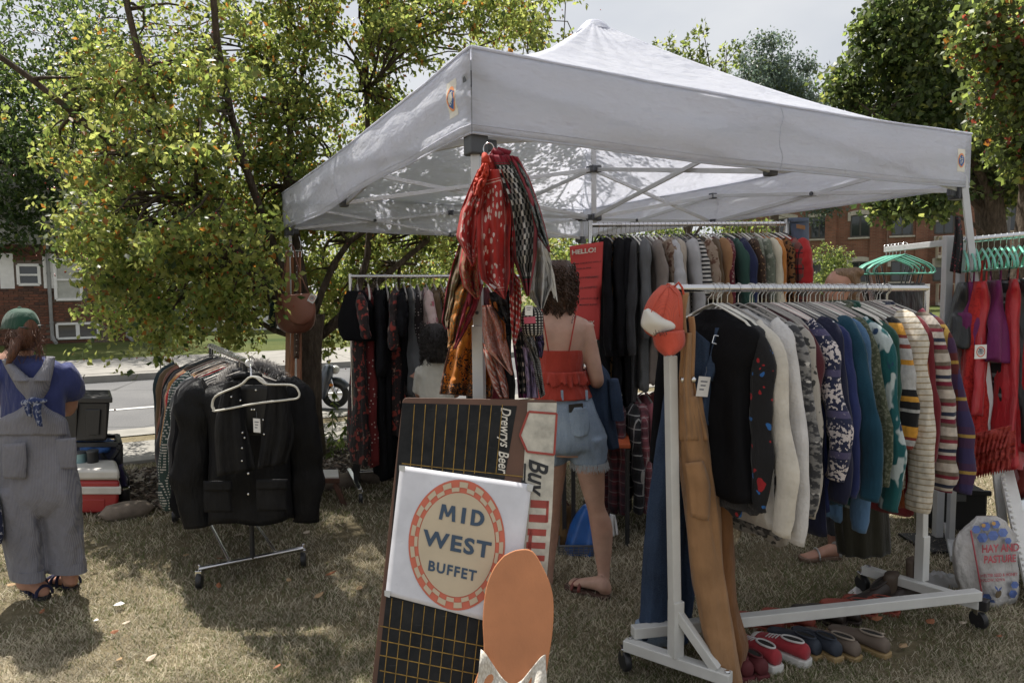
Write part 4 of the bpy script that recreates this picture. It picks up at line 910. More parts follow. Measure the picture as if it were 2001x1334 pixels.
def lace(s, t_):
    uL = lerp(940, 925, t_); uR = lerp(1066, 1072, t_); v = lerp(1268+70*math.sin(math.pi*s)**1.5*(1-.2*s)+10*s, 1400, t_); return onc(lerp(uL, uR, s), v, .024+.006*math.sin(22*s+4*t_)+.006*math.sin(9*t_+11*s))
mb.grid(lace, 50, 16)
t = NT('white_lace'); k = t.voro(t.co('UV', (14, 6, 1)), 3.0, 'F1'); M_LACE = t.bsdf(t.ramp(k, [(.3, (.66, .63, .57)), (.7, (.5, .46, .40))]), .95, normal=t.bump(k, .3, .004), spec=.1)
kc = build('lace_cloth', mb, M_LACE, None, smooth=180, solid=.002); tag(kc, 'white lace cloth tied round the lower part of the orange plywood cutout', 'cloth')
# ================================================================== HANGERS, GARMENTS, RACKS
def hanger_mb(kind):
    w = MB(); hook = [A(-.001, 0, -.078), A(0, 0, -.045)]+[A(.019*math.cos(a), 0, -.019+.019*math.sin(a)) for a in np.linspace(-.6, 3.0, 9)]
    w.tube(hook, .0018, 5); b = MB(); r = .0065 if kind == 'open' else .006
    sh = [A(-.205, 0, -.168), A(-.17, 0, -.140), A(-.09, 0, -.108), A(-.035, 0, -.088), A(0, 0, -.078), A(.035, 0, -.088), A(.09, 0, -.108), A(.17, 0, -.140), A(.205, 0, -.168)]
    loop = sh+[A(.212, 0, -.188), A(.195, 0, -.2), A(0, 0, -.2), A(-.195, 0, -.2), A(-.212, 0, -.188), sh[0]]
    b.tube(loop, r, 6, flat=.6 if kind != 'mint' else 1.0, cap=False); return w, b
HANG = {}
def hanger(kind, mat, loc, rz, label, group, tilt=0.0, name='hanger'):
    o = thing(name, label, 'hanger', loc, 0, group); o.rotation_euler = (0, tilt, rz); o.matrix_basis = Matrix.Translation(Vector([float(x) for x in loc])) @ Matrix.Rotation(rz, 4, 'Z') @ Matrix.Rotation(tilt, 4, 'Y')
    key = (kind, mat.name)
    if key not in HANG:
        w, b = hanger_mb(kind); HANG[key] = (build('hook', w, M_STEEL, o, local=True, smooth=60), build('shoulder_bar', b, mat, o, local=True, smooth=60))
    else:
        for s in HANG[key]: copy_obj(s, o, s.name.split('.')[0])
    return o
def gbody(prof, th, seed, fold=.10, n=32, drop=.0):
    """body of a hanging garment; prof rows (z, half width, half thickness)"""
    r = random.Random(seed); ph = [r.uniform(0, 6.3) for _ in range(4)]; k1, k2 = r.choice((4, 5, 6)), r.choice((8, 9, 11)); R = []
    rows = cr(prof, 32); z0, z1 = rows[0][0], rows[-1][0]; sway = r.uniform(-.02, .02)
    for (z, w, h) in rows:
        t_ = (z-z0)/(z1-z0); ring = []; fa = fold*min(1, max(0, t_-.12)*1.8)
        for j in range(n):
            q = 2*math.pi*j/n; co, si = math.cos(q), math.sin(q); c2, s2 = math.copysign(abs(co)**.8, co), math.copysign(abs(si)**.8, si)
            f = fa*(math.sin(k1*q+ph[0]+1.1*t_)+.6*math.sin(k2*q+ph[1]-1.6*t_))
            ring.append(A(w*c2*(1+f*.35)+.004*math.sin(7*t_+ph[2]), h*s2*(1+f*1.6)+sway*t_*t_+w*.10*fa*math.sin(2.5*co*2+ph[3])+min(1, t_*4)*(.016*mnoise.noise(Vector((w*c2*7+seed*3.1, s2*.8, z*6)))+.008*mnoise.noise(Vector((w*c2*17+seed, s2*.8, z*13)))), z+(.012*math.sin(k1*q+ph[0]) if t_ > .9 else 0)))
        R.append(np.array(ring))
    return MB().rings(R)
def gsleeve(side, W, sl, r0, r1, seed, fwd=0.0, flat=.5):
    r = random.Random(seed*3+side); ph = r.uniform(0, 6.3); out = r.uniform(.02, .085)*(1 if side > 0 else .5); by = r.uniform(-.02, .02)+fwd
    path = cr([A(side*(W-.06), 0, -.185), A(side*(W+.005), by*.3, -.235), A(side*(W+.02+out*.5), by*.7, -.235-sl*.35), A(side*(W+.018+out), by, -.235-sl*.7), A(side*(W+.005+out), by*1.2, -.235-sl)], 28)
    R = []
    for i, p in enumerate(path):
        t_ = i/27; rad = lerp(r0, r1, t_**.8)*(.8 if i == 0 else 1); tg = unit(path[min(i+1, 27)]-path[max(i-1, 0)]); a = unit(np.cross(A(0, 1, 0), tg)); b = A(0, 1, 0)
        wr = 1+.05*math.sin(t_*15+ph)*(.4+.6*t_)+.04*math.sin(t_*37+2*ph)+.14*mnoise.noise(Vector((t_*5, ph, 1)))
        if t_ > .93 and r1 > .03: wr *= .93
        p = p+a*.012*mnoise.noise(Vector((t_*3.5, ph, 7)))+b*.012*mnoise.noise(Vector((t_*3.5, ph, 3))); R.append(np.array([(lambda e_: p+a*rad*wr*(1+.05*math.sin(3*q+ph+4*t_)+e_)*math.cos(q)+b*rad*flat*wr*(1+1.6*e_)*math.sin(q))(.20*mnoise.noise(Vector((math.cos(q)*1.6+ph, math.sin(q)*1.6, t_*sl*13)))) for q in np.arange(16)*2*math.pi/16]))
    return MB().rings(R)
_gs = [100]
def garment(kind, label, name, cat, loc, rz, mat, L=.66, sl=.52, W=.20, th=.034, smat=None, flare=0.0, group=None, tilt=0.0, collar=None, fold=.10, r0=.064, r1=.04, fwd=0.0, drop=0.0, cuff=None):
    _gs[0] += 1; sd = _gs[0]
    o = thing(name, label, cat, loc, 0, group); M = Matrix.Translation(Vector([float(x) for x in loc])) @ Matrix.Rotation(rz, 4, 'Z') @ Matrix.Rotation(tilt, 4, 'Y')
    o.rotation_euler = M.to_euler(); o.matrix_basis = M; d = -drop
    if kind == 'top':
        prof = [(-.098+d, .045, .022), (-.118+d, .085, .026), (-.145+d, W*.72, .03), (-.180+d, W*.97, th*.9), (-.26+d, W-.02, th*1.1), (-.36+d, W-.045, th*1.15), (-L*.75+d, W-.04+flare*.5, th*1.05), (-L+d, W-.03+flare, th)]
    elif kind == 'dress':
        prof = [(-.10+d, .05, .02), (-.13+d, .11, .026), (-.165+d, W*.85, .03), (-.24+d, W*.9, th), (-.46+d, W*.74, th*.9), (-L*.7+d, W*.95+flare*.5, th*1.2), (-L+d, W+flare, th*1.3)]
    elif kind == 'slip':
        prof = [(-.26+d, W*.62, .022), (-.30+d, W*.72, .03), (-.42+d, W*.62, th), (-L*.75+d, W*.8+flare*.5, th*1.2), (-L+d, W*.9+flare, th*1.3)]
    elif kind == 'skirt':
        prof = [(-.20+d, W*.75, .02), (-.24+d, W*.78, .028), (-L*.6+d, W*.95+flare*.5, th*1.2), (-L+d, W+flare, th*1.4)]
    build('body', gbody(prof, th, sd, fold), mat, o, local=True, smooth=180)
    if kind == 'slip':
        for k in (-1, 1): build('strap', MB().tube([A(k*.15, .012, -.145+d), A(k*W*.52, .014, -.27+d)], .005, 5), mat, o, local=True)
    if sl and kind in ('top', 'dress'):
        for k in (-1, 1):
            m = gsleeve(k, W, sl, r0, r1, sd, fwd); m2 = MB().add(m.verts()-A(0, 0, drop), m.f); build('sleeve', m2, smat or mat, o, local=True, smooth=180)
            if cuff is not None:
                p = m2.verts()[-16:].mean(0); build('cuff', MB().tube([p+A(0, 0, .055), p+A(0, 0, .05), p+A(0, 0, .025), p-A(0, 0, .006)], [r1*.8, r1*.94, r1*.9, r1*.84], 14, flat=.62), cuff, o, local=True, smooth=60)
    if collar is not None:
        ring = [A(.062*math.cos(q), .034*math.sin(q), -.095+d+.012*math.sin(q)) for q in np.linspace(0, 2*math.pi, 15)]
        build('collar', MB().tube(ring, .018, 7), collar, o, local=True, smooth=180)
    return o
V_WHITE = plain('white_velvet_hanger', (.62, .60, .54), .6); V_GREY = plain('grey_velvet_hanger', (.28, .26, .24), .8); V_BLACK = plain('black_velvet_hanger', (.03, .03, .03), .7); V_MINT = plain('mint_plastic', (.15, .46, .35), .35, var=.1, spec=.5); V_PINKISH = plain('ivory_plastic', (.55, .45, .42), .5)
def tagcard(c, w, h, label, right=(1, 0, 0), logo=False, up=(0, 0, 1), lines=3, parent=None, group=None):
    r = unit(right); u_ = np.asarray(unit(up)); n = unit(np.cross(r, u_)); n = n if n@(CAM-np.asarray(c)) > 0 else -n
    th = thing('price_tag', label, 'tag', c, 0, group)
    q = lambda x, y, o=0: np.asarray(c)+r*x*w+u_*y*h+n*o
    mb = MB(); mb.prism([q(-.5, -.5), q(.5, -.5), q(.5, .5), q(-.5, .5)], n*.0012); build('card', mb, M_PAPER, th)
    mb = MB(); mb.tube([q(0, .5, .0005), q(.05, .75, .002), q(0, 1.0, 0)], .0008, 4); build('string', mb, M_TAGINK, th)
    if logo:
        mb = MB(); n_ = 20
        for k in range(n_):
            a0, a1 = 2*math.pi*k/n_, 2*math.pi*(k+1)/n_; f = lambda r_, a: q(r_*math.cos(a), r_*math.sin(a)*w/h, .0018); mb.add([f(.30, a0), f(.38, a0), f(.38, a1), f(.30, a1)], [(0, 1, 2, 3)])
        build('ring_print', mb, M_BOR, th)
        for txt, yy in (('MID', .16), ('WEST', 0.0), ('BUFFET', -.14)): build('lettering', text_mb(txt, w*(.2 if len(txt) < 6 else .12), lambda x, y, yy=yy: q(x/w, y/h+yy*w/h, .0022), bold=.03), M_NAVY, th)
    else:
        for k in range(lines): mb = MB(); a, b = -.3+.05*(k % 2), .28-.1*(k % 3); mb.prism([q(a, .22-.2*k, .0014), q(b, .22-.2*k, .0014), q(b, .29-.2*k, .0014), q(a, .29-.2*k, .0014)], n*.0003); build('ink_line', mb, M_TAGINK, th)
    return th
def caster(c, r, parent):
    mb = MB(); mb.lathe(c-A(.014, 0, 0), [(r*.3, 0), (r*.92, .0), (r, .006), (r, .022), (r*.92, .028), (r*.3, .028)], 18, (1, .25, 0)); w = build('caster', mb, M_BLACKPL, parent, smooth=40)
    mb = MB(); mb.box(c+A(0, .012, r*.9), (.036, .04, r*.7)); mb.tube([c+A(0, .012, r*1.1), c+A(0, .012, r*1.9)], .009, 8); build('fork', mb, M_STEEL, w, bevel=.003)

# ---------- front rack (white Z frame)
gU0 = G(1320, 1290, .12); gU1 = G(1800, 1140, .12); A1 = G(1222, 1257, .12); A2 = 2*gU0-A1; A2 = A(A2[0], A2[1], .12); B1, B2 = G(1687, 1112, .12), G(1915, 1180, .12)
R4a, R4b = P(1311, 563, gU0[1]), P(1811, 563, gU1[1])
rack = thing('clothes_rack', 'white framed rolling rack of sweaters at the front right with chrome rail', 'clothes rack', A(gU0[0], gU0[1], 0), 0)
for a, b in ((A1, A2), (B1, B2)): build('foot_bar', MB().bar(a, b, .045, .045), M_WHITEMETAL, rack, bevel=.004)
d_ = unit(B2-A1); build('base_bar', MB().bar(A1+d_*.03+A(0, 0, .046), B2-d_*.01+A(0, 0, .046), .045, .045), M_WHITEMETAL, rack, bevel=.004)
for g_, top in ((gU0, R4a), (gU1, R4b)):
    build('upright', MB().bar(g_+A(0, 0, .02), A(top[0], top[1], top[2]-.25), .038, .038, up=(.4, -.9, 0)), M_WHITEMETAL, rack, bevel=.004)
    build('upright_top', MB().tube([A(top[0], top[1], top[2]-.27), A(top[0], top[1], top[2]+.02)], .0135, 12), M_STEEL, rack, smooth=60)
    build('sleeve_joint', MB().bar(g_+A(0, 0, .02), g_+A(0, 0, .24), .046, .046, up=(.4, -.9, 0)), M_WHITEMETAL, rack, bevel=.003)
build('brace', MB().bar(gU0+A(0, 0, .20), lerp(gU0, A2, .75)+A(0, 0, .02), .034, .034), M_WHITEMETAL, rack, bevel=.003)
build('rail', MB().tube([R4a+(R4a-R4b)*.005, R4b], .0145, 16), M_STEEL, rack, smooth=60)
for g_ in (A1+A(.02, .0, .023), A2*.97+A1*.03+A(0, 0, .023), B1*.95+B2*.05+A(0, 0, .023), B2*.93+B1*.07+A(0, 0, .023)): build('bolt', MB().lathe(g_, [(.011, 0), (.011, .004), (.007, .007), (.001, .007)], 8), M_STEEL, rack)
for g_ in (A1, B1, B2): caster(A(g_[0], g_[1], .048), .042, rack)
build('end_cap', MB().box(B2+d_*.01, (.05, .05, .05), np.array(Matrix.Rotation(-.88, 3, 'Z'))), M_BLACKPL, rack, bevel=.005)
def on_rail(a, b, t_): return lerp(a, b, t_)
def railang(a, b): d = b-a; return math.atan2(d[1], d[0])-math.pi/2
C_CREAM = fab('cream_cable_knit', (.56, .525, .465), bs=60, bst=.8); C_WHITE = fab('white_fluffy_knit', (.58, .565, .56), bs=90, bst=.9)
C_BLACK = fab('black_knit', (.0075, .0075, .009), sheen=0, spec=.1); C_CHAR = fab('charcoal_boucle', (.03, .03, .034), bs=70, bst=.9); C_BURG = fab('burgundy_knit', (.075, .018, .025)); C_NAVY = fab('navy_wool', (.018, .024, .065)); C_ROYAL = fab('royal_blue_wool', (.022, .032, .115)); C_TEAL = fab('teal_wool', (.010, .05, .085)); C_MIDB = fab('mid_blue_knit', (.075, .15, .27), bs=80, bst=.7); C_OLIV = pspots('olive_tweed', (.055, .065, .04), [(.5, .6, (.14, .15, .11))], scale=90); C_RUST = fab('rust_knit', (.26, .075, .03)); C_DKGR = fab('dark_green_felt', (.015, .06, .045)); C_BROWN = fab('brown_wool', (.10, .065, .035)); C_WINE = fab('wine_knit', (.14, .018, .025))
P_FLOW = pspots('black_red_blue_flowers', (.014, .014, .016), [(.66, .68, (.32, .02, .025)), (.67, .69, (.03, .12, .34))], scale=24, detail=1)
P_MARL = pspots('grey_marled_knit', (.22, .215, .21), [(.44, .52, (.05, .05, .055)), (.60, .66, (.55, .53, .51))], scale=26, detail=4, stretch=(1, 1, 1.8))
P_CRDOT = pspots('cream_black_fleck', (.36, .335, .30), [(.6, .63, (.05, .05, .05))], scale=34, detail=1)
def fairisle(name, base, wht, alt):
    t = NT(name); o = t.co(); z = t.sep(o)[2]; band = t.math('SINE', t.math('MULTIPLY', z, 42)); d = t.voro(t.co(scale=(1, .4, 1)), 52, 'F1', 'Distance', .35); k = t.noise(o, 75, 2)
    m = t.math('GREATER_THAN', t.math('ADD', k, t.math('MULTIPLY', band, .10)), .56); c = t.mix(m, base, wht); m2 = t.math('LESS_THAN', d, .22); c = t.mix(t.math('MULTIPLY', m2, t.math('GREATER_THAN', band, .1)), c, wht); m3 = t.math('LESS_THAN', band, -.86); c = t.mix(t.math('MULTIPLY', m3, .8), c, alt)
    return t.bsdf(c, .88, normal=knitbump(t, o, 110, .6), sheen=.15, spec=.2)
P_FAIR = fairisle('navy_fair_isle', (.022, .026, .06), (.55, .5, .5), (.09, .08, .16))
P_STUD = pdots('navy_with_studs', (.012, .014, .036), (.6, .6, .6), 13, .075)
P_SWIRL = pspots('teal_white_swirl', (.012, .085, .095), [(.53, .56, (.40, .46, .47)), (.60, .62, (.02, .045, .10))], scale=11, detail=2, stretch=(1.6, 1, .7))
P_MULTI = pstripe('cream_maroon_navy_stripe', [(0, (.46, .41, .36)), (.14, (.16, .13, .10)), (.24, (.17, .02, .04)), (.36, (.5, .45, .40)), (.44, (.03, .035, .06)), (.54, (.48, .43, .38)), (.70, (.19, .025, .04)), (.8, (.14, .11, .085)), (.9, (.46, .41, .36))], .15, bs=70)
P_GYB = pstripe('grey_yellow_black_stripe', [(0, (.40, .40, .40)), (.24, (.52, .25, .035)), (.29, (.40, .40, .40)), (.40, (.2, .04, .03)), (.44, (.40, .4, .4)), (.50, (.2, .04, .03)), (.53, (.55, .27, .04)), (.64, (.013, .013, .015)), (.78, (.4, .4, .4)), (.81, (.013, .013, .015)), (.88, (.5, .25, .04)), (.93, (.013, .013, .015))], .40)
P_VERT = pstripe('rust_black_bands', [(0, (.19, .05, .025)), (.35, (.016, .013, .012)), (.65, (.42, .39, .36)), (.85, (.10, .04, .02))], .13, axis=0)
P_CRLINE = pstripe('cream_tan_line_knit', [(0, (.58, .535, .46)), (.78, (.34, .27, .17))], .024, wob=.003, bs=60)
P_PATCH = pplaid('patchwork_maroon', (.10, .022, .022), (.025, .035, .11), (.42, .28, .06), .15)
fr = [  # (t along rail, kind, label, name, cat, material, L, sl, kwargs)
 (.185, 'top', 'black sleeveless sweater filling the front of the rack beside the denim overalls', 'sweater', 'sweater', C_BLACK, .80, 0, dict(W=.235, th=.05, flare=.02)),
 (.222, 'top', 'charcoal boucle vest hanging right behind the black sleeveless sweater', 'vest', 'vest', C_CHAR, .84, 0, dict(W=.235, th=.035)),
 (.25, 'top', 'black sweater with scattered red and blue flowers before the white knits', 'sweater', 'sweater', P_FLOW, .86, .58, dict()),
 (.30, 'top', 'cream cable knit sweater with one long pale sleeve, first of the white ones', 'sweater', 'sweater', C_CREAM, .80, .66, dict(W=.21)),
 (.345, 'top', 'fluffy white sweater hanging between the cream cable knit and the grey marl', 'sweater', 'sweater', C_WHITE, .92, .70, dict(W=.215)),
 (.395, 'top', 'grey and white marled long cardigan with shaggy texture', 'cardigan', 'cardigan', P_MARL, .98, .60, dict(W=.215)),
 (.43, 'top', 'cream cardigan flecked with black behind the grey marled cardigan', 'cardigan', 'cardigan', P_CRDOT, 1.02, .62, dict(W=.21)),
 (.465, 'top', 'plain dark burgundy cardigan beside the navy snowflake sweater', 'cardigan', 'cardigan', C_BURG, .9, .56, dict()),
 (.50, 'top', 'navy snowflake sweater with white fair isle pattern', 'sweater', 'sweater', P_FAIR, .84, .50, dict(W=.21)),
 (.545, 'top', 'dark navy dress dotted with tiny silver studs', 'dress', 'dress', P_STUD, .98, .60, dict(W=.205)),
 (.585, 'top', 'deep royal blue wool jumper next to the studded navy dress', 'sweater', 'sweater', C_ROYAL, .90, .58, dict()),
 (.62, 'top', 'teal blue wool jumper between royal blue and mid blue knits', 'sweater', 'sweater', C_TEAL, .88, .60, dict()),
 (.65, 'top', 'mid blue ribbed cardigan with a long drooping sleeve', 'cardigan', 'cardigan', C_MIDB, .95, .74, dict(W=.215)),
 (.69, 'top', 'olive green tweed cardigan behind the mid blue one', 'cardigan', 'cardigan', C_OLIV, .80, .55, dict()),
 (.725, 'top', 'teal sweater swirled with white brush marks', 'sweater', 'sweater', P_SWIRL, .92, .66, dict(W=.215)),
 (.765, 'top', 'black cardigan with pale piping between the teal swirl and striped knits', 'cardigan', 'cardigan', C_BLACK, .84, .5, dict(collar=C_OLIV)),
 (.79, 'top', 'dark green collared jacket showing its collar under the rail', 'jacket', 'jacket', C_DKGR, .75, .4, dict(collar=C_DKGR)),
 (.825, 'top', 'rust and black banded sweater with grey, yellow and black striped sleeves', 'sweater', 'sweater', P_VERT, .72, .40, dict(smat=P_GYB, W=.215, r0=.08, r1=.06)),
 (.86, 'top', 'cream sweater ribbed with thin tan lines', 'sweater', 'sweater', P_CRLINE, .86, .70, dict(W=.212, r0=.078, r1=.05)),
 (.885, 'top', 'rust orange cardigan behind the cream ribbed sweater', 'cardigan', 'cardigan', C_RUST, .95, .56, dict()),
 (.91, 'top', 'wine red jumper between the rust cardigan and the striped knit', 'sweater', 'sweater', C_WINE, .98, .52, dict()),
 (.942, 'top', 'chunky sweater striped cream, maroon, brown and navy', 'sweater', 'sweater', P_MULTI, .82, .62, dict(W=.222, r0=.085, r1=.055, collar=P_MULTI)),
 (.985, 'top', 'maroon patchwork sweater with yellow and blue checks at the rail end', 'sweater', 'sweater', P_PATCH, .86, .64, dict(W=.215))]
ra = railang(R4a, R4b)
for (t_, kd, lab, nm, ct, m_, L, sl, kw) in fr:
    t_ -= float(np.interp(t_, [.18, .3, .5, .7, 1], [.045, .115, .15, .165, .175])); p = on_rail(R4a, R4b, t_)+A(0, 0, .016); rz = ra+random.uniform(-.07, .07)
    garment(kd, lab, nm, ct, p, rz, m_, L, sl, group='sweaters and cardigans on the front rack', tilt=random.uniform(-.06, .05), fold=.17, th=kw.pop('th', .023), **kw)
    hanger('open', random.choice((V_WHITE, V_GREY, V_GREY)), p+A(0, 0, .003), rz, 'slim hanger with thin wire hook on the chrome rail of the front rack', 'hangers on the front rack')
for t_ in np.arange(.26, .83, .034): hanger('open', random.choice((V_WHITE, V_GREY, V_PINKISH)), on_rail(R4a, R4b, t_+.012)+A(0, 0, .018), ra+random.uniform(-.1, .1), 'slim hanger with thin wire hook on the chrome rail of the front rack', 'hangers on the front rack')
# bare white hanger near the left end, tilted
hanger('open', V_WHITE, P(1381, 562, 2.72), ra+.9, 'white hanger with a denim strap over it near the red and white cap', None, -.12)
hanger('open', V_WHITE, P(1400, 563, 2.80), ra+.95, 'second white hanger behind the denim strap, holding the black sweater', None, -.05)
# long dark skirt low behind the blue cardigans, cream crochet hem under the black sweater
sk = thing('skirt', 'long black and olive skirt hanging low beneath the blue cardigans', 'skirt', P(1680, 860, 3.3)); build('body', pxloft([(1630, 1700, 800, 3.3, .06), (1632, 1722, 900, 3.3, .07), (1630, 1735, 1000, 3.3, .08), (1634, 1738, 1040, 3.3, .08), (1640, 1740, 1078, 3.3, .085)], 16, 40, .05, 9, 3), fab('black_olive_twill', (.022, .020, .012)), sk, smooth=180)
cc_ = thing('crochet_top', 'cream crochet top with uneven hem showing under the black sweater', 'top', P(1460, 960, 2.95)); t = NT('crochet'); k = t.voro(t.co(), 70, 'F1'); M_CRO = t.bsdf(t.ramp(k, [(.25, (.56, .49, .36)), (.6, (.30, .25, .17))]), .9, normal=t.bump(k, .8, .01))
mb = pxcloth([(1408, 900), (1412, 970), (1420, 1035), (1424, 1044)], [(1515, 900), (1516, 975), (1512, 1000), (1500, 1040)], 2.98, amp=.02, folds=3, seed=4); V = mb.v[0]; nrow = 27
for j in range(23):
    dz = .05*math.sin(j*.55)+.04*math.sin(j*.21+1)
    for i in range(18, 27): V[i*23+j][2] -= dz*(i-17)/9*.6
build('body', mb, M_CRO, cc_, smooth=180, solid=.003)

# ---------- tan coveralls and dark denim overalls on the left end of the front rack
M_TAN = fab('tan_canvas', (.315, .175, .085), .8, var=.2, bs=240, wr=.9); M_TAND = fab('tan_canvas_shade', (.185, .085, .034), .8, var=.2, bs=240, wr=.9)  # second one is a darker copy that paints shade onto the inner leg
t = NT('denim'); o = t.co(); k = t.noise(o, 260, 2); M_DEN = t.bsdf(t.mix(t.ramp(k, [(.35, 0.0), (.7, .6)]), t.ramp(t.noise(o, 5, 4), [(.3, (.015, .026, .054)), (.7, (.03, .053, .105))]), (.06, .085, .13)), .85, normal=knitbump(t, o, 240, .4, .9), spec=.2)
M_DENL = None
t = NT('faded_denim'); o = t.co(); k = t.noise(o, 300, 2); M_DENL = t.bsdf(t.mix(t.ramp(k, [(.35, 0.0), (.7, .5)]), t.ramp(t.noise(o, 7, 5), [(.3, (.15, .21, .30)), (.7, (.28, .36, .46))]), (.40, .45, .52)), .85, normal=knitbump(t, o, 240, .4, .9), spec=.2)
cov = thing('overalls', 'tan canvas overalls hanging by one strap from the front rack', 'overalls', P(1385, 900, 2.58))
build('far_leg', pxloft([(1350, 1400, 800, 2.66, .05), (1362, 1425, 940, 2.66, .055), (1375, 1436, 1080, 2.66, .05), (1392, 1444, 1190, 2.64, .05), (1420, 1462, 1262, 2.62, .045), (1436, 1450, 1300, 2.62, .04)], 26, 30, .06, 3, 5, .85, crump=.16), M_TAND, cov, smooth=180, label='inner leg with shade painted in darker brown')
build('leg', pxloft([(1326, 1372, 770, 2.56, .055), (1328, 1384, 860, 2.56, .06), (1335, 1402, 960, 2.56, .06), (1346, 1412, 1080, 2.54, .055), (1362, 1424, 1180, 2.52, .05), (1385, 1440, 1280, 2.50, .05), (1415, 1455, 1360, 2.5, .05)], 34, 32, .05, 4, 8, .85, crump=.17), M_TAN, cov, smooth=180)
build('bib', pxcloth([(1336, 650), (1330, 700), (1326, 760), (1325, 860)], [(1354, 650), (1356, 690), (1360, 760), (1384, 860)], 2.53, amp=.012, folds=1.5, bulge=.03, seed=2), M_TAN, cov, smooth=180, solid=.004)
for a, b, c in (((1340, 572), (1334, 615), (1338, 668)), ((1350, 618), (1353, 650), (1350, 740)), ((1330, 640), (1336, 690), (1333, 740))): build('strap', pxcloth([(a[0]-6, a[1]), (b[0]-6, b[1]), (c[0]-6, c[1])], [(a[0]+6, a[1]), (b[0]+6, b[1]), (c[0]+6, c[1])], 2.52, 10, 4, .004, 1, .004), M_TAN, cov, smooth=180, solid=.004)
build('pocket', pxcloth([(1338, 905), (1345, 950), (1350, 1008)], [(1374, 900), (1388, 950), (1385, 1018)], 2.495, 10, 8, .004, 1.2, .012), M_TAN, cov, smooth=180, solid=.003)
for u, v in ((1336, 742), (1356, 742)): build('buckle', MB().lathe(P(u, v, 2.508), [(.001, .004), (.009, .003), (.011, 0)], 10, (0, -1, 0)), M_STEEL, cov, smooth=60)
den = thing('overalls', 'dark denim overalls with buckled strap hanging behind the tan pair', 'overalls', P(1300, 900, 2.78))
build('leg', pxloft([(1300, 1372, 760, 2.80, .06), (1284, 1372, 860, 2.80, .07), (1268, 1345, 980, 2.80, .07), (1258, 1330, 1100, 2.78, .065), (1250, 1318, 1200, 2.76, .06), (1243, 1312, 1238, 2.75, .055)], 30, 30, .05, 4, 3, .85, crump=.15), M_DEN, den, smooth=180)
build('leg', pxloft([(1330, 1400, 760, 2.88, .05), (1322, 1390, 900, 2.88, .06), (1305, 1370, 1060, 2.88, .055), (1290, 1352, 1200, 2.86, .05), (1285, 1345, 1250, 2.86, .05)], 30, 30, .05, 4, 9, .85, crump=.15), M_DEN, den, smooth=180)
build('bib', pxcloth([(1352, 640), (1352, 720), (1350, 800)], [(1412, 690), (1420, 780), (1405, 850)], 2.58, amp=.012, folds=1.5, bulge=.02, seed=2), M_DEN, den, smooth=180, solid=.004)
build('strap', pxcloth([(1398, 640), (1388, 690), (1372, 740)], [(1424, 642), (1412, 690), (1392, 745)], 2.545, 10, 5, .004, 1, .008), M_DEN, den, smooth=180, solid=.005)
mb = MB(); q = [P(1396, 655, 2.53), P(1420, 660, 2.53), P(1416, 676, 2.53), P(1392, 670, 2.53)]
for i in range(4): mb.tube([q[i], q[(i+1) % 4]], .0025, 6)
build('buckle', mb, M_STEEL, den)
for a in (0, 1): build('turn_up', pxloft([((1241, 1316), (1284, 1348))[a]+(1215, (2.75, 2.86)[a], .06), ((1239, 1312), (1283, 1346))[a]+(1250, (2.75, 2.86)[a], .062)], 4, 20), M_DENL, den, smooth=180, label='paler turned up hem')
tagcard(P(1374, 755, 2.52), .05, .075, 'white handwritten price tag pinned on the dark denim overalls', right=(1, .3, -.12), up=(.15, 0, 1))
bt_ = thing('jacket', 'black coat hanging behind the left upright of the front rack', 'coat', P(1290, 700, 2.95)); build('body', pxloft([(1300, 1350, 620, 2.96, .04), (1282, 1350, 720, 2.96, .06), (1272, 1350, 850, 2.96, .07), (1270, 1345, 900, 2.96, .07)], 12, 20, .04, 4), C_BLACK, bt_, smooth=180)
# ---------- trucker cap hung on the rail end
cap = thing('trucker_cap', 'red mesh trucker cap with white front hanging on the rack corner', 'cap', P(1297, 625, 2.50))
M_CAPR = fab('cap_red', (.52, .075, .04), .7, bs=300, bst=.5); t = NT('cap_mesh'); d = t.voro(t.co(), 240, 'F1', 'Distance', .0); M_CAPM = t.bsdf(t.mix(t.math('LESS_THAN', d, .33), (.56, .085, .045), (.30, .05, .035)), .7)
cp = lambda rows, n=14: pxloft(rows, n, 26)
build('crown', cp([(1292, 1318, 557, 2.50, .02), (1276, 1330, 572, 2.50, .06), (1263, 1334, 592, 2.50, .085), (1255, 1335, 615, 2.5, .095), (1253, 1335, 630, 2.50, .095), (1262, 1334, 650, 2.50, .085), (1280, 1334, 660, 2.50, .07)], 20), M_CAPM, cap, smooth=180)
mb = MB(); L_, R_ = cr([(1259, 606), (1253, 628), (1256, 640), (1276, 656)], 11), cr([(1266, 603), (1300, 622), (1318, 634), (1318, 642)], 11)
mb.grid(lambda s, q: P(*(lerp(L_[int(round(q*10))], R_[int(round(q*10))], s)+A(0, 0)), 2.415-.03*math.sin(math.pi*s)*math.sin(math.pi*min(1, q*.8+.15))), 12, 10); build('front_panel', mb, plain('cap_white', (.66, .64, .60), .8), cap, smooth=180, solid=.004)
mb = MB(); L_, R_ = cr([(1276, 652), (1281, 678), (1300, 695)], 9), cr([(1336, 645), (1337, 674), (1316, 693)], 9)
mb.grid(lambda s, q: P(*lerp(L_[int(round(q*8))], R_[int(round(q*8))], s), 2.435-.055*math.sin(math.pi*s)-.035*q), 12, 8); build('brim', mb, M_CAPR, cap, smooth=180, solid=.006)
for q in ((1290, 1262, 1258), (1308, 1300, 1290), (1325, 1330, 1330)): build('seam', MB().tube([P(lerp(lerp(1306, q[0], min(1, s_*3)), q[2], max(0, s_-.3)), 557+s_*62, 2.5-.022-.078*math.sin(math.pi*min(.5, s_*.62))) for s_ in np.linspace(0, 1, 10)], .0022, 5), M_CAPR, cap, smooth=180)
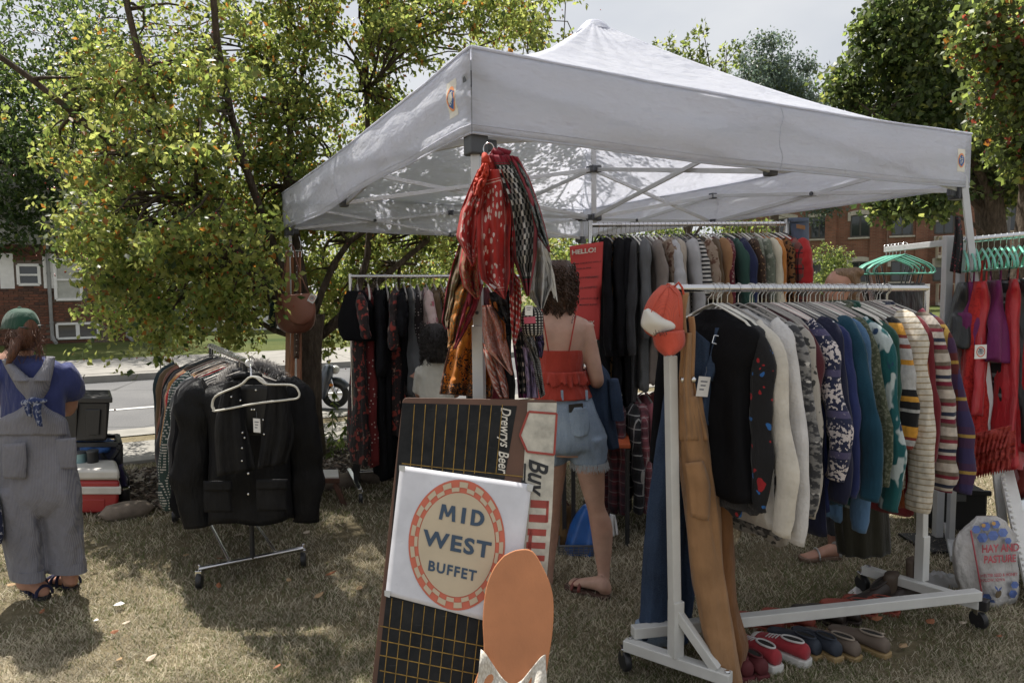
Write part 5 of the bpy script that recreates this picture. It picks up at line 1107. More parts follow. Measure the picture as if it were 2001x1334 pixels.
build('button', MB().ball(P(1306, 556, 2.49), (.008, .008, .005), 10, 6), M_CAPR, cap, smooth=180)
build('strap', MB().tube([P(1318, 560, 2.47), P(1326, 552, 2.45), P(1333, 562, 2.45), P(1336, 575, 2.46)], .004, 6), M_CAPR, cap, smooth=60)
mb = MB()
for k in range(9): u0 = 1277+k*3.4; mb.tube([P(u0, 650+.6*k-6*(k % 2), 2.375), P(u0+3, 656+.3*k-3*(k % 3), 2.375), P(u0+5, 649+.5*k, 2.375)], .0011, 4)
build('script_print', mb, M_INK, cap)

# ---------- tall two-rail rear rack
R3a, R3b = P(1154, 440, 4.45), P(1537, 437, 4.65); LOW = .0
r3 = thing('clothes_rack', 'tall chrome rack with upper and lower rails at the back under the tent', 'clothes rack', A(R3a[0], R3a[1], 0))
for p in (R3a, R3b): build('upright', MB().tube([A(p[0], p[1], .06), A(p[0], p[1], p[2]+.03)], .016, 12), M_STEEL, r3, smooth=60)
build('rail', MB().tube([R3a, R3b], .014, 14), M_STEEL, r3, smooth=60)
zl = P(1200, 748, 4.5)[2]; build('lower_rail', MB().tube([A(R3a[0], R3a[1], zl), A(R3b[0], R3b[1], zl)], .012, 12), M_STEEL, r3, smooth=60)
for p in (R3a, R3b):
    build('foot_bar', MB().bar(A(p[0]-.0, p[1]-.3, .09), A(p[0], p[1]+.3, .09), .03), M_STEEL, r3, bevel=.003)
    for s_ in (-.28, .28): caster(A(p[0], p[1]+s_, .036), .034, r3)
C_GREY = fab('dark_grey_wool', (.035, .035, .038)); C_TAUPE = fab('taupe_knit', (.20, .17, .15)); C_LTG = fab('light_grey_jersey', (.42, .42, .43)); C_BEI = fab('beige_linen', (.38, .33, .27)); C_TANJ = fab('tan_suede', (.30, .165, .08)); C_GRN = fab('bottle_green', (.03, .075, .06)); C_CRM = fab('pale_cream_rayon', (.58, .54, .42)); C_ORG = fab('orange_cotton', (.5, .2, .05)); C_REDC = fab('bright_red_cotton', (.40, .025, .025)); C_PINK = fab('dusty_pink', (.32, .10, .12)); C_SLATE = fab('slate_grey', (.12, .125, .13)); C_DARKT = fab('dark_teal_black', (.012, .026, .032))
P_BW = pstripe('black_white_stripe', [(0, (.55, .53, .49)), (.5, (.02, .02, .022))], .026, wob=.003); P_LEO = pleaf('leopard_print', (.34, .22, .10), (.06, .035, .02), (.02, .014, .01)); P_LEO2 = pleaf('brown_leopard', (.19, .09, .035), (.03, .02, .012), (.016, .01, .008), 45)
P_BRF = pspots('brown_floral', (.26, .20, .15), [(.54, .6, (.12, .06, .04)), (.63, .68, (.42, .34, .28))], scale=30); P_BRD = pdots('brown_dotted', (.05, .03, .02), (.28, .18, .10), 50, .25, rand=.8); P_GRF = pspots('green_grey_floral', (.14, .16, .12), [(.54, .6, (.32, .33, .27)), (.64, .7, (.05, .08, .05))], scale=34)
P_RPL = pplaid('red_green_plaid', (.34, .03, .03), (.03, .10, .08), (.02, .02, .025), .10); P_DPL = pplaid('dark_maroon_plaid', (.09, .022, .028), (.02, .018, .025), (.16, .12, .12), .07); P_BPL = pplaid('black_white_plaid', (.03, .03, .035), (.012, .012, .013), (.36, .35, .34), .08); P_PPL = pplaid('pink_grey_plaid', (.24, .075, .09), (.08, .04, .05), (.36, .3, .3), .06)
P_MARS = pspots('maroon_speckle', (.12, .02, .03), [(.58, .62, (.4, .34, .3))], scale=60)
up = [('black coat closest to the red poster on the rear rack', 'coat', C_BLACK, .86, .6), ('leopard print dress narrow between black coats on the rear rack', 'dress', P_LEO, .80, 0), ('black blazer right of the leopard dress', 'blazer', C_BLACK, .82, .6), ('matte black wool coat, third black one from the poster', 'coat', C_BLACK, .88, .6), ('charcoal coat among the black ones on the rear rack', 'coat', C_GREY, .84, .6), ('slate grey shirt at the end of the dark coats', 'shirt', C_SLATE, .76, .5), ('taupe knit cardigan beside the slate grey shirt', 'cardigan', C_TAUPE, .72, .5), ('taupe speckled blouse next to the light grey tee', 'blouse', P_BRF, .7, .45), ('light grey short sleeved tee on the rear rack', 't-shirt', C_LTG, .62, .2), ('beige linen shirt behind the light grey tee', 'shirt', C_BEI, .74, .5), ('pale grey cotton shirt left of the striped top', 'shirt', C_LTG, .72, .48), ('black and white striped short sleeved top', 't-shirt', P_BW, .64, .24), ('brown floral blouse with puffed sleeve', 'blouse', P_BRF, .64, .26), ('dark brown suede jacket beside the floral blouse', 'jacket', C_BROWN, .66, .5), ('tan suede jacket on the rear rack', 'jacket', C_TANJ, .7, .5), ('maroon speckled shirt between tan and green', 'shirt', P_MARS, .68, .5), ('bottle green shirt beside the navy one on the rear rack', 'shirt', C_GRN, .68, .5), ('navy blue shirt in the middle of the coloured shirts', 'shirt', C_NAVY, .72, .54), ('brown dotted blouse right of the navy shirt', 'blouse', P_BRD, .7, .52), ('green grey floral shirt on the rear rack', 'shirt', P_GRF, .7, .52), ('muted green floral blouse beside the cream one', 'blouse', P_GRF, .72, .5), ('pale cream long sleeved blouse standing out among the shirts', 'blouse', C_CRM, .8, .62), ('orange cotton shirt mostly hidden behind the cream blouse', 'shirt', C_ORG, .7, .5), ('brown leopard print blouse near the right end', 'blouse', P_LEO2, .72, .52), ('red and green plaid flannel shirt', 'shirt', P_RPL, .74, .52), ('bright red shirt at the right end of the rear rack', 'shirt', C_REDC, .68, .22)]
ra3 = railang(R3a, R3b); n_ = len(up)
for i, (lab, ct, m_, L, sl) in enumerate(up):
    t_ = .06+.93*i/(n_-1); p = on_rail(R3a, R3b, t_)+A(0, 0, .015); rz = ra3+random.uniform(-.1, .1)+(-.25 if i < 6 else 0); L += .24 if i < 8 else 0
    garment('top', lab, ct.replace('-', '_'), ct, p, rz, m_, L+.08, sl, W=random.uniform(.205, .235) if sl else .16, th=.034, group='clothes on the upper rail of the rear rack', r0=.08, r1=.05 if sl > .3 else .075)
for t_ in np.arange(.04, 1, .022): hanger('open', random.choice((V_GREY, V_WHITE, V_BLACK)), on_rail(R3a, R3b, t_)+A(0, 0, .017), ra3+random.uniform(-.12, .12), 'slim wire hook hanger on the upper rail of the rear rack', 'hangers on the rear rack')
lo = [('dark maroon plaid flannel hanging lowest on the lower rail', 'shirt', P_DPL, .84), ('second maroon plaid flannel behind the black and white one', 'shirt', P_DPL, .8), ('black and white plaid flannel on the lower rail', 'shirt', P_BPL, .82), ('pink and grey plaid shirt on the lower rail', 'shirt', P_PPL, .74), ('dusty pink blouse on the lower rail', 'blouse', C_PINK, .72), ('red cotton shirt on the lower rail', 'shirt', C_REDC, .7), ('wine coloured shirt deepest on the lower rail', 'shirt', C_WINE, .7), ('black shirt at the end of the lower rail', 'shirt', C_BLACK, .74)]
for i, (lab, ct, m_, L) in enumerate(lo):
    p = A(*lerp(R3a, R3b, .05+.055*i)[:2], zl+.014); garment('top', lab, ct, ct, p, ra3+random.uniform(-.1, .1), m_, L, .55, W=.22, th=.04, group='clothes on the lower rail of the rear rack', r0=.085, r1=.055)
    hanger('open', V_GREY, p+A(0, 0, .003), ra3, 'grey hanger on the lower rail of the rear rack', 'hangers on the lower rail')
for i in range(6):
    p = A(*lerp(R3a, R3b, .50+.08*i)[:2], zl+.014); garment('top', ('charcoal jumper', 'black jumper', 'navy jumper', 'dark green jumper', 'brown jumper', 'grey jumper')[i]+' on the shaded right half of the lower rail', 'sweater', 'sweater', p, ra3, (C_GREY, C_BLACK, C_NAVY, C_GRN, C_BROWN, C_SLATE)[i], .7, .5, W=.22, th=.05, group='clothes on the lower rail of the rear rack')
# jeans hung on the end of that rack
jn = thing('jeans', 'blue jeans with sunlit waistband hung at the right end of the rear rack', 'jeans', P(1565, 450, 4.62)); build('leg', pxloft([(1542, 1580, 428, 4.62, .03), (1548, 1581, 470, 4.62, .035), (1556, 1579, 520, 4.62, .03), (1562, 1576, 580, 4.62, .03)], 12, 16, .06, 3), fab('slate_denim', (.10, .13, .19)), jn, smooth=180)
build('waistband', pxloft([(1541, 1581, 426, 4.62, .034), (1542, 1581, 436, 4.62, .036)], 3, 16), fab('slate_denim', (.10, .13, .19)), jn, smooth=180); build('label_patch', MB().prism([P(1556, 438, 4.57), P(1573, 441, 4.57), P(1573, 449, 4.57), P(1556, 446, 4.57)], (0, -.003, 0)), C_TANJ, jn)

# ---------- left rear rack of dresses
R2a, R2b = P(684, 540, 5.2), P(1062, 540, 5.35)
r2 = thing('clothes_rack', 'chrome rolling rack of long dresses under the left rear of the tent', 'clothes rack', A(R2a[0], R2a[1], 0))
for p in (R2a, R2b): build('upright', MB().tube([A(p[0], p[1]-.0, .07), A(p[0], p[1], p[2]+.02)], .015, 12), M_STEEL, r2, smooth=60); build('black_sleeve', MB().bar(A(p[0]+.01, p[1], .07), A(p[0]+.01, p[1], .42), .045), M_BLACKPL, r2, bevel=.004)
build('rail', MB().tube([R2a, R2b], .014, 14), M_STEEL, r2, smooth=60)
for p in (R2a, R2b):
    build('foot_bar', MB().bar(A(p[0]-.12, p[1]+.28, .10), A(p[0]+.10, p[1]-.30, .10), .032), M_STEEL, r2, bevel=.003)
    caster(A(p[0]-.12, p[1]+.27, .042), .04, r2); caster(A(p[0]+.10, p[1]-.29, .042), .04, r2)
build('base_bar', MB().tube([A(R2a[0], R2a[1], .16), A(R2b[0], R2b[1], .16)], .012, 10), M_STEEL, r2, smooth=60)
P_RDOT = pdots('red_spotted_black', (.14, .02, .02), (.48, .38, .34), 36, .22, rand=.6); P_RFL = pspots('dark_red_floral', (.022, .016, .016), [(.55, .59, (.24, .04, .03)), (.64, .68, (.36, .22, .16))], scale=22); P_PKF = pspots('pink_floral', (.50, .38, .36), [(.57, .61, (.34, .10, .12)), (.65, .69, (.2, .2, .13))], scale=20); P_DOTD = pdots('dark_polka', (.03, .026, .028), (.46, .42, .4), 42, .2, rand=.3); P_BLUS = pspots('blue_speckle', (.03, .05, .10), [(.56, .6, (.2, .24, .34))], scale=40)
ra2 = railang(R2a, R2b)
dr_ = [(.035, 'dress', 'black velvet top dress with dark red flowered skirt at the rack end', P_RFL, 1.40, .22, .24, .1), (.09, 'dress', 'red dress with pale spots behind the flowered skirt', P_RDOT, 1.42, 0, .2, .05), (.135, 'dress', 'long black evening dress reaching almost to the grass', C_BLACK, 1.52, .5, .22, .08), (.18, 'dress', 'plain black long dress with silver ring, second black one', C_BLACK, 1.5, 0, .21, .06), (.23, 'dress', 'black maxi dress with faint floral print', P_RFL, 1.2, .3, .21, .05), (.27, 'dress', 'black velvet long dress beside the grey polka dot one', C_BLACK, 1.52, .2, .22, .06), (.305, 'dress', 'slate grey sleeveless dress on the left rear rack', C_SLATE, .92, 0, .2, .03), (.34, 'dress', 'dark dress with small white polka dots', P_DOTD, 1.02, 0, .2, .04), (.385, 'dress', 'pale pink floral dress with short sleeves', P_PKF, 1.04, .24, .22, .04), (.425, 'dress', 'brown dress behind the pale pink floral one', C_BROWN, .95, .25, .21, .03), (.46, 'dress', 'leopard print dress on the left rear rack', P_LEO, .9, .2, .21, .03), (.50, 'top', 'blue speckled blouse on the left rear rack', P_BLUS, .7, .4, .21, .0), (.54, 'top', 'navy blouse beside the blue speckled one', C_NAVY, .72, .4, .21, .0), (.58, 'top', 'charcoal blouse on the left rear rack near the curly haired shopper', C_GREY, .74, .4, .21, .0), (.63, 'dress', 'dark teal dress hidden behind the scarves', C_DARKT, 1.1, .2, .21, .03), (.70, 'dress', 'wine coloured dress hidden behind the scarves', C_WINE, 1.1, .2, .21, .03), (.78, 'dress', 'black dress near the far post of the left rear rack', C_BLACK, 1.2, .2, .21, .03)]
for (t_, kd, lab, m_, L, sl, W, fl) in dr_:
    p = on_rail(R2a, R2b, t_)+A(0, 0, .015); garment(kd, lab, 'dress' if kd == 'dress' else 'blouse', 'dress' if kd == 'dress' else 'blouse', p, ra2+random.uniform(-.15, .15)+.15, m_, L, sl, W=W, th=.05, flare=fl, group='dresses on the left rear rack', r0=.085, r1=.07, fold=.16)
    hanger('open', random.choice((V_WHITE, V_GREY)), p+A(0, 0, .003), ra2+.15, 'slim hanger on the chrome rail of the left rear rack', 'hangers on the left rear rack')
vb = thing('top', 'black velvet bodice hanging over the flowered dress at the rack end', 'top', P(695, 600, 5.0)); build('body', pxloft([(678, 712, 568, 5.02, .04), (665, 730, 600, 5.02, .07), (660, 735, 640, 5.02, .08), (672, 738, 665, 5.02, .07)], 12, 20, .04, 4), C_BLACK, vb, smooth=180)

# ---------- jacket rack on the left, seen end on
R1a, R1b = P(487, 709, 3.52), P(410, 682, 4.72); hr = R1a[2]; R1b[2] = hr
r1_ = thing('clothes_rack', 'low chrome rolling rack of jackets on the left with white round rail cap', 'clothes rack', A(R1a[0], R1a[1], 0))
build('rail', MB().tube([R1a, R1b], .016, 14), M_STEEL, r1_, smooth=60); dd = unit(R1b-R1a)
build('rail_cap', MB().lathe(R1a-dd*.014, [(.001, -.004), (.018, -.003), (.021, .004), (.021, .016)], 16, dd), M_WHITE, r1_, smooth=60)
sdv = unit(np.cross(dd, A(0, 0, 1)))
for p in (R1a+dd*.12, R1b-dd*.05):
    a, b = A(*(p+sdv*.27)[:2], .11), A(*(p-sdv*.27)[:2], .11); build('foot_bar', MB().tube([a, b], .013, 10), M_STEEL, r1_, smooth=60); build('post', MB().tube([A(p[0], p[1], .11), A(p[0], p[1], hr)], .013, 10), M_BLACKPL, r1_, smooth=60)
    for q in (a, b): caster(A(q[0], q[1], .048), .044, r1_)
for s_ in (-.12, .12): p, q = R1a+dd*.12+sdv*s_, R1b-dd*.05+sdv*s_; build('base_bar', MB().tube([A(p[0], p[1], .125), A(q[0], q[1], .125)], .009, 8), M_STEEL, r1_, smooth=60)
t = NT('black_leather'); o = t.co(); M_LEA = t.bsdf(t.mix(1, (.0095, .0095, .0105), t.ramp(t.noise(o, 8, 5), [(.3, .7), (.7, 1.4)]), 'MULTIPLY'), .62, normal=t.bump(t.noise(o, 190, 3), .25, .003, t.bump(t.noise(t.co(scale=(3, 3, 1)), 4, 5), .9, .03)), spec=.16)
t = NT('brown_leather'); o = t.co(); M_BRL = t.bsdf(t.mix(1, (.13, .042, .02), t.ramp(t.noise(o, 8, 5), [(.3, .7), (.7, 1.4)]), 'MULTIPLY'), .5, normal=t.bump(t.noise(o, 190, 3), .25, .003, t.bump(t.noise(o, 6, 5), .6, .02)), spec=.4)
t = NT('houndstooth_tweed'); s = t.sep(t.co()); a_ = t.math('FRACT', t.math('MULTIPLY', t.math('ADD', s[0], t.math('MULTIPLY', s[1], 2)), 62)); b_ = t.math('FRACT', t.math('MULTIPLY', s[2], 62)); m2 = t.math('GREATER_THAN', t.math('MAXIMUM', a_, b_), .45); c = t.mix(m2, (.52, .50, .46), (.025, .05, .045)); M_TWEED = t.bsdf(c, .9, normal=knitbump(t, t.co(), 160, .4))
C_CAM = fab('camel_wool', (.34, .20, .12)); C_MUST = fab('mustard_canvas', (.33, .17, .05)); M_FUR = None
jk = [(.05, 'big black leather barn jacket facing out at the front of the jacket rack', 'jacket', M_LEA, .86, .66, dict(W=.255, th=.085, r0=.105, r1=.075, collar=M_LEA)),
 (.135, 'black denim jacket just behind the leather barn jacket', 'jacket', C_BLACK, .8, .62, dict(W=.25, th=.06, r0=.09, r1=.06)),
 (.20, 'dark blue grey jacket third from the front of the rack', 'jacket', C_GREY, .78, .6, dict(W=.25, th=.05, r0=.088, collar=C_GREY)),
 (.27, 'dark grey coat with thick grey fur collar', 'coat', C_GREY, .80, .6, dict(W=.25, th=.06, r0=.088)),
 (.34, 'grey wool jacket between the fur collar coat and tweed coat', 'jacket', C_SLATE, .76, .6, dict(W=.245, th=.05, r0=.085)),
 (.41, 'houndstooth tweed coat in black and white', 'coat', M_TWEED, .86, .66, dict(W=.25, th=.06, r0=.09, r1=.065)),
 (.47, 'bright red jacket showing its shoulder beside the tweed coat', 'jacket', C_REDC, .76, .6, dict(W=.25, th=.045, r0=.085)),
 (.53, 'mustard canvas jacket with long sleeve on the jacket rack', 'jacket', C_MUST, .84, .66, dict(W=.25, th=.05, r0=.085)),
 (.59, 'camel wool blazer beside the mustard jacket', 'blazer', C_CAM, .78, .6, dict(W=.25, th=.045, r0=.085)),
 (.65, 'dark charcoal blazer behind the camel one', 'blazer', C_GREY, .78, .62, dict(W=.25, th=.045, r0=.085)),
 (.72, 'black suit jacket behind the charcoal blazer', 'blazer', C_BLACK, .8, .62, dict(W=.25, th=.045, r0=.085)),
 (.79, 'reddish brown leather jacket near the far end of the jacket rack', 'jacket', M_BRL, .8, .66, dict(W=.255, th=.05, r0=.09)),
 (.87, 'dark brown coat beside the reddish leather jacket', 'coat', C_BROWN, .82, .64, dict(W=.255, th=.05, r0=.09)),
 (.95, 'dark teal black jacket last on the far end of the jacket rack', 'jacket', C_DARKT, .8, .66, dict(W=.26, th=.06, r0=.095))]
ra1 = railang(R1a, R1b)
jobs = {}
for (t_, lab, ct, m_, L, sl, kw) in jk:
    p = lerp(R1a, R1b, t_)+A(0, 0, .017); rz = ra1+random.uniform(-.05, .05)+(-.5 if t_ < .1 else -.38 if t_ < .25 else -.15)
    jobs[t_] = garment('top', lab, ct, ct, p, rz+math.pi, m_, L, sl, group='jackets on the left rack', **kw)
    if t_ > .1: hanger('open', random.choice((V_GREY, V_BLACK, V_WHITE)), p+A(0, 0, .003), rz, 'slim hanger among the jackets on the left rack', 'hangers on the jacket rack')
# front jacket details: pockets, placket, snaps, its white hanger, vest on top and tag
yj = 3.33
J = jobs[.05]
for rows in ([(402, 492, 945, 1003), (400, 452)] , [(500, 560, 940, 1000), (0, 0)]): pass
fp = lambda u, v, y=3.36: P(u, v, y)
for (uL, uR, v0, v1) in ((400, 452, 945, 1000), (503, 560, 942, 998)):
    build('pocket', pxcloth([(uL, v0), (uL-2, (v0+v1)/2), (uL, v1)], [(uR, v0), (uR, (v0+v1)/2), (uR+2, v1)], 3.345, 8, 8, .002, 1, .014), M_LEA, J, smooth=180, solid=.006)
    build('pocket_flap', pxcloth([(uL-2, v0-6), (uL-2, v0+14)], [(uR+2, v0-6), (uR+2, v0+14)], 3.332, 4, 8, .001, 1, .014), M_LEA, J, smooth=180, solid=.006)
for v in (890, 925, 965): build('snap', MB().lathe(P(485, v, 3.325), [(.001, .003), (.005, .002), (.006, 0)], 8, (0, -1, 0)), M_STEEL, J)
vest = thing('leather_vest', 'black fringed leather vest with silver snaps hung in front of the barn jacket', 'vest', P(490, 800, 3.30))
for s_, (L_, R_) in enumerate((([(440, 745), (428, 790), (420, 840), (425, 930)], [(468, 745), (474, 790), (486, 850), (500, 918)]), ([(524, 745), (520, 790), (512, 850), (504, 916)], [(556, 742), (566, 790), (574, 850), (560, 905)]))):
    build('front_panel', pxcloth(L_, R_, 3.315, 20, 16, .012, 2, .03, 3+s_), M_LEA, vest, smooth=180, solid=.004)
build('back_panel', pxcloth([(450, 752), (455, 850)], [(545, 752), (530, 850)], 3.37, 10, 10, .006, 2, .0, 1), plain('vest_lining', (.008, .008, .009), .5), vest, smooth=180, solid=.003)
for u, v in ((452, 775), (470, 782), (474, 845), (478, 855), (473, 875), (473, 900), (516, 848), (514, 820), (500, 762), (492, 800), (497, 800)): build('snap', MB().lathe(P(u, v, 3.27), [(.001, .003), (.004, .002), (.005, 0)], 8, (0, -1, 0)), M_STEEL, vest)
hk = thing('hanger', 'white velvet hanger holding the black leather vest, tilted', 'hanger', P(490, 720, 3.30)); sq = [(418, 800), (415, 790), (424, 772), (470, 752), (486, 738), (500, 737), (520, 750), (570, 752), (584, 765), (582, 777), (560, 781), (500, 788), (425, 802), (418, 800)]
build('shoulder_bar', MB().tube([P(u, v, 3.29-.035*math.sin(math.pi*(u-415)/170)) for u, v in cr(sq, 50)], .0085, 7, flat=.6), V_WHITE, hk, smooth=180); build('hook', MB().tube([P(492, 738, 3.27), P(491, 722, 3.29), P(486, 700, 3.40), P(492, 695, 3.5), P(498, 703, 3.54)], .002, 6), M_STEEL, hk, smooth=60)
hk = thing('hanger', 'cream hanger with curved top just behind the white vest hanger', 'hanger', P(490, 720, 3.36)); build('shoulder_bar', MB().tube([P(u, v, 3.34) for u, v in cr([(463, 762), (475, 748), (490, 736), (508, 738), (522, 752)], 24)], .01, 7, flat=.5), V_WHITE, hk, smooth=180); build('hook', MB().tube([P(490, 737, 3.34), P(489, 715, 3.4), P(487, 697, 3.49), P(494, 700, 3.55)], .002, 6), M_STEEL, hk, smooth=60)
tagcard(P(502, 831, 3.255), .034, .068, 'white price tag hanging on the black leather vest', right=(1, 0, -.1))
M_FURB = plain('grey_fur_base', (.16, .15, .14), .9)
fc = jobs[.27]; mb = MB(); N_F = 2600; 
ring = [P(u, v, y) for u, v, y in cr([(428, 758, 3.62), (440, 735, 3.70), (470, 718, 3.80), (505, 712, 3.86), (535, 722, 3.86), (548, 740, 3.84)], 60)]
mb.tube(ring[::4], .035, 8); build('fur_collar', mb, M_FURB, fc, smooth=180)
mb = MB()
for k in range(N_F):
    c = ring[random.randrange(60)]; d = rng.normal(size=3); d /= np.linalg.norm(d); s_ = np.cross(d, rng.normal(size=3)); s_ = unit(s_)*.0016; b0 = c+d*.032; mb.add([b0-s_, b0+s_, b0+d*random.uniform(.02, .04)+A(0, 0, -.012)], [(0, 1, 2)], mi=k % 2)
build('fur', mb, [plain('fur_light', (.42, .40, .38), .9), plain('fur_dark', (.14, .13, .125), .9)], fc, kind='stuff')

# ---------- racks at the right: mint hangers
R6a, R6b = P(1879, 470, 3.95), P(2095, 450, 3.72)
r6 = thing('clothes_rack', 'silver rack at the right edge carrying red garments on mint hangers', 'clothes rack', A(R6a[0], R6a[1], 0))
build('rail', MB().tube([R6a, R6b], .017, 14), M_STEEL, r6, smooth=60); build('upright', MB().bar(A(R6a[0], R6a[1], .05), R6a+A(0, 0, .02), .035), M_ALU, r6, bevel=.003); build('upright', MB().bar(A(R6b[0], R6b[1], .05), R6b+A(0, 0, .02), .035), M_ALU, r6, bevel=.003)
for p in (R6a, R6b): build('foot_bar', MB().bar(A(p[0]-.15, p[1]-.27, .04), A(p[0]+.15, p[1]+.27, .04), .035), M_ALU, r6, bevel=.003)
ra6 = railang(R6a, R6b)
C_REDL = pspots('red_lace', (.46, .03, .026), [(.52, .6, (.30, .016, .018))], scale=70); C_REDS = fab('red_satin', (.42, .016, .024), .35, wr=.9, spec=.5); C_BLKS = fab('black_satin', (.012, .014, .016), .4, wr=.9, spec=.5); C_PUR = fab('purple_magenta_satin', (.14, .015, .09), .45); C_STR = pstripe('black_silver_stripe', [(0, (.016, .016, .018)), (.5, (.16, .16, .17)), (.6, (.016, .016, .018)), (.8, (.14, .14, .15))], .11)
rg = [(.02, 'black lace slip with purple trim first on the right rack', 'slip', C_BLKS, .62, .0), (.09, 'dark violet camisole beside the black lace slip', 'slip', C_PUR, .6, .0), (.13, 'red lace slip dress carrying a square white tag', 'slip', C_REDL, 1.28, .0), (.20, 'red ribbed slip behind the tagged red lace one', 'slip', C_REDS, 1.0, .0), (.31, 'purple magenta satin camisole between red slips', 'slip', C_PUR, .7, .0), (.39, 'black camisole with silver striped skirt on the right rack', 'slip', C_STR, 1.30, .0), (.47, 'dark red long slip right of the silver stripes', 'slip', C_REDS, 1.28, .04), (.56, 'long black satin slip at the right edge of the photo', 'slip', C_BLKS, 1.14, .03), (.66, 'red satin camisole half out of frame', 'slip', C_REDS, 1.2, .05), (.78, 'red slip dress beyond the black satin one', 'slip', C_REDL, 1.2, .05)]
for (t_, lab, kd, m_, L, fl) in rg:
    p = lerp(R6a, R6b, t_)+A(0, 0, .02); rz = ra6+random.uniform(-.06, .06)
    garment(kd, lab, 'slip_dress' if kd == 'slip' else 'robe', 'slip' if kd == 'slip' else 'robe', p, rz, m_, L, .3, W=.25 if 'red' in lab else .2, th=.05, flare=fl, group='lingerie on the right rack', fold=.22)
for t_ in np.linspace(.03, .82, 15): hanger('mint', V_MINT, lerp(R6a, R6b, t_)+A(0, 0, .02), ra6+random.uniform(-.05, .05), 'mint green plastic hanger on the silver rail at the right edge', 'mint hangers on the right rack')
fr_ = thing('petticoat', 'frilly coral red petticoat hanging lowest below the red slips', 'petticoat', P(1930, 900, 3.62)); t = NT('coral_tulle'); o = t.co(); M_TUL = t.bsdf(t.mix(t.ramp(t.voro(o, 90, 'F1'), [(.3, 0.0), (.6, .6)]), (.45, .06, .045), (.25, .02, .02)), .8, trans=.35, tcol=(.6, .08, .06), normal=knitbump(t, o, 120, .6))
for k, (v0, v1, y) in enumerate(((860, 922, 3.36), (880, 946, 3.42), (850, 905, 3.32))):
    mb = pxcloth([(1878+6*k, v0), (1874+8*k, v1-8)], [(1985-4*k, v0-20), (1984-10*k, v1-30)], y, 14, 60, .007, 9, .04, k, crump=.03); V = mb.v[0]
    for j in range(61): V[14*61+j][2] += .012*math.sin(j*1.9)
    build('frill', mb, M_TUL, fr_, smooth=180, solid=.002)
tagcard(P(1916, 687, 3.30), .068, .068, 'square white tag with round checkered badge on the red lace slip', right=(1, .2, .0), logo=True)
R5a, R5b = P(1730, 492, 4.7), P(1853, 474, 4.0); R5a[2] = R5b[2]
r5 = thing('clothes_rack', 'silver four way rack arm with mint hangers behind the front rack', 'clothes rack', A(R5b[0], R5b[1], 0))
build('arm', MB().bar(R5a, R5b, .024, .036), M_ALU, r5, bevel=.003); build('post', MB().bar(A(R5b[0], R5b[1], .05), R5b+A(0, 0, .04), .045, .045), M_ALU, r5, bevel=.004); build('base_plate', MB().box(A(R5b[0], R5b[1], .012), (.3, .3, .012)), M_BLACKPL, r5)
ra5 = railang(R5a, R5b)
for i, t_ in enumerate((.02, .08, .14, .20, .27, .35)):
    p = lerp(R5a, R5b, t_)+A(0, 0, .03); rz = ra5+math.pi+random.uniform(-.2, .2); hanger('mint', V_MINT, p+A(0, 0, .003), rz, 'mint green plastic hanger on the four way rack arm', 'mint hangers on the rack arm')
    garment('slip', ('black satin slip deepest on the four way rack arm', 'black camisole on the four way rack arm', 'pale pink long skirt showing below the front rack', 'black lace slip on the four way rack arm', 'black shift dress on the four way rack arm', 'black camisole nearest on the four way rack arm')[i], 'slip_dress', 'slip', p, rz, fab('pale_pink_cotton', (.50, .38, .35)) if i == 2 else C_BLKS, 1.45 if i == 2 else .85, 0, W=.23, th=.04, flare=.02, group='slips on the rack arm', fold=.2)
# dark strap things hanging beside the tent leg
sc2 = thing('scarf', 'dark sequined scarf hanging beside the right tent leg', 'scarf', P(1866, 440, 3.85)); build('cloth', pxcloth([(1866, 422), (1864, 470), (1856, 530)], [(1876, 424), (1882, 470), (1878, 535)], 3.86, 12, 8, .01, 1.5, .01), pspots('black_sequin', (.02, .02, .022), [(.6, .64, (.3, .06, .08))], scale=70), sc2, smooth=180, solid=.003)
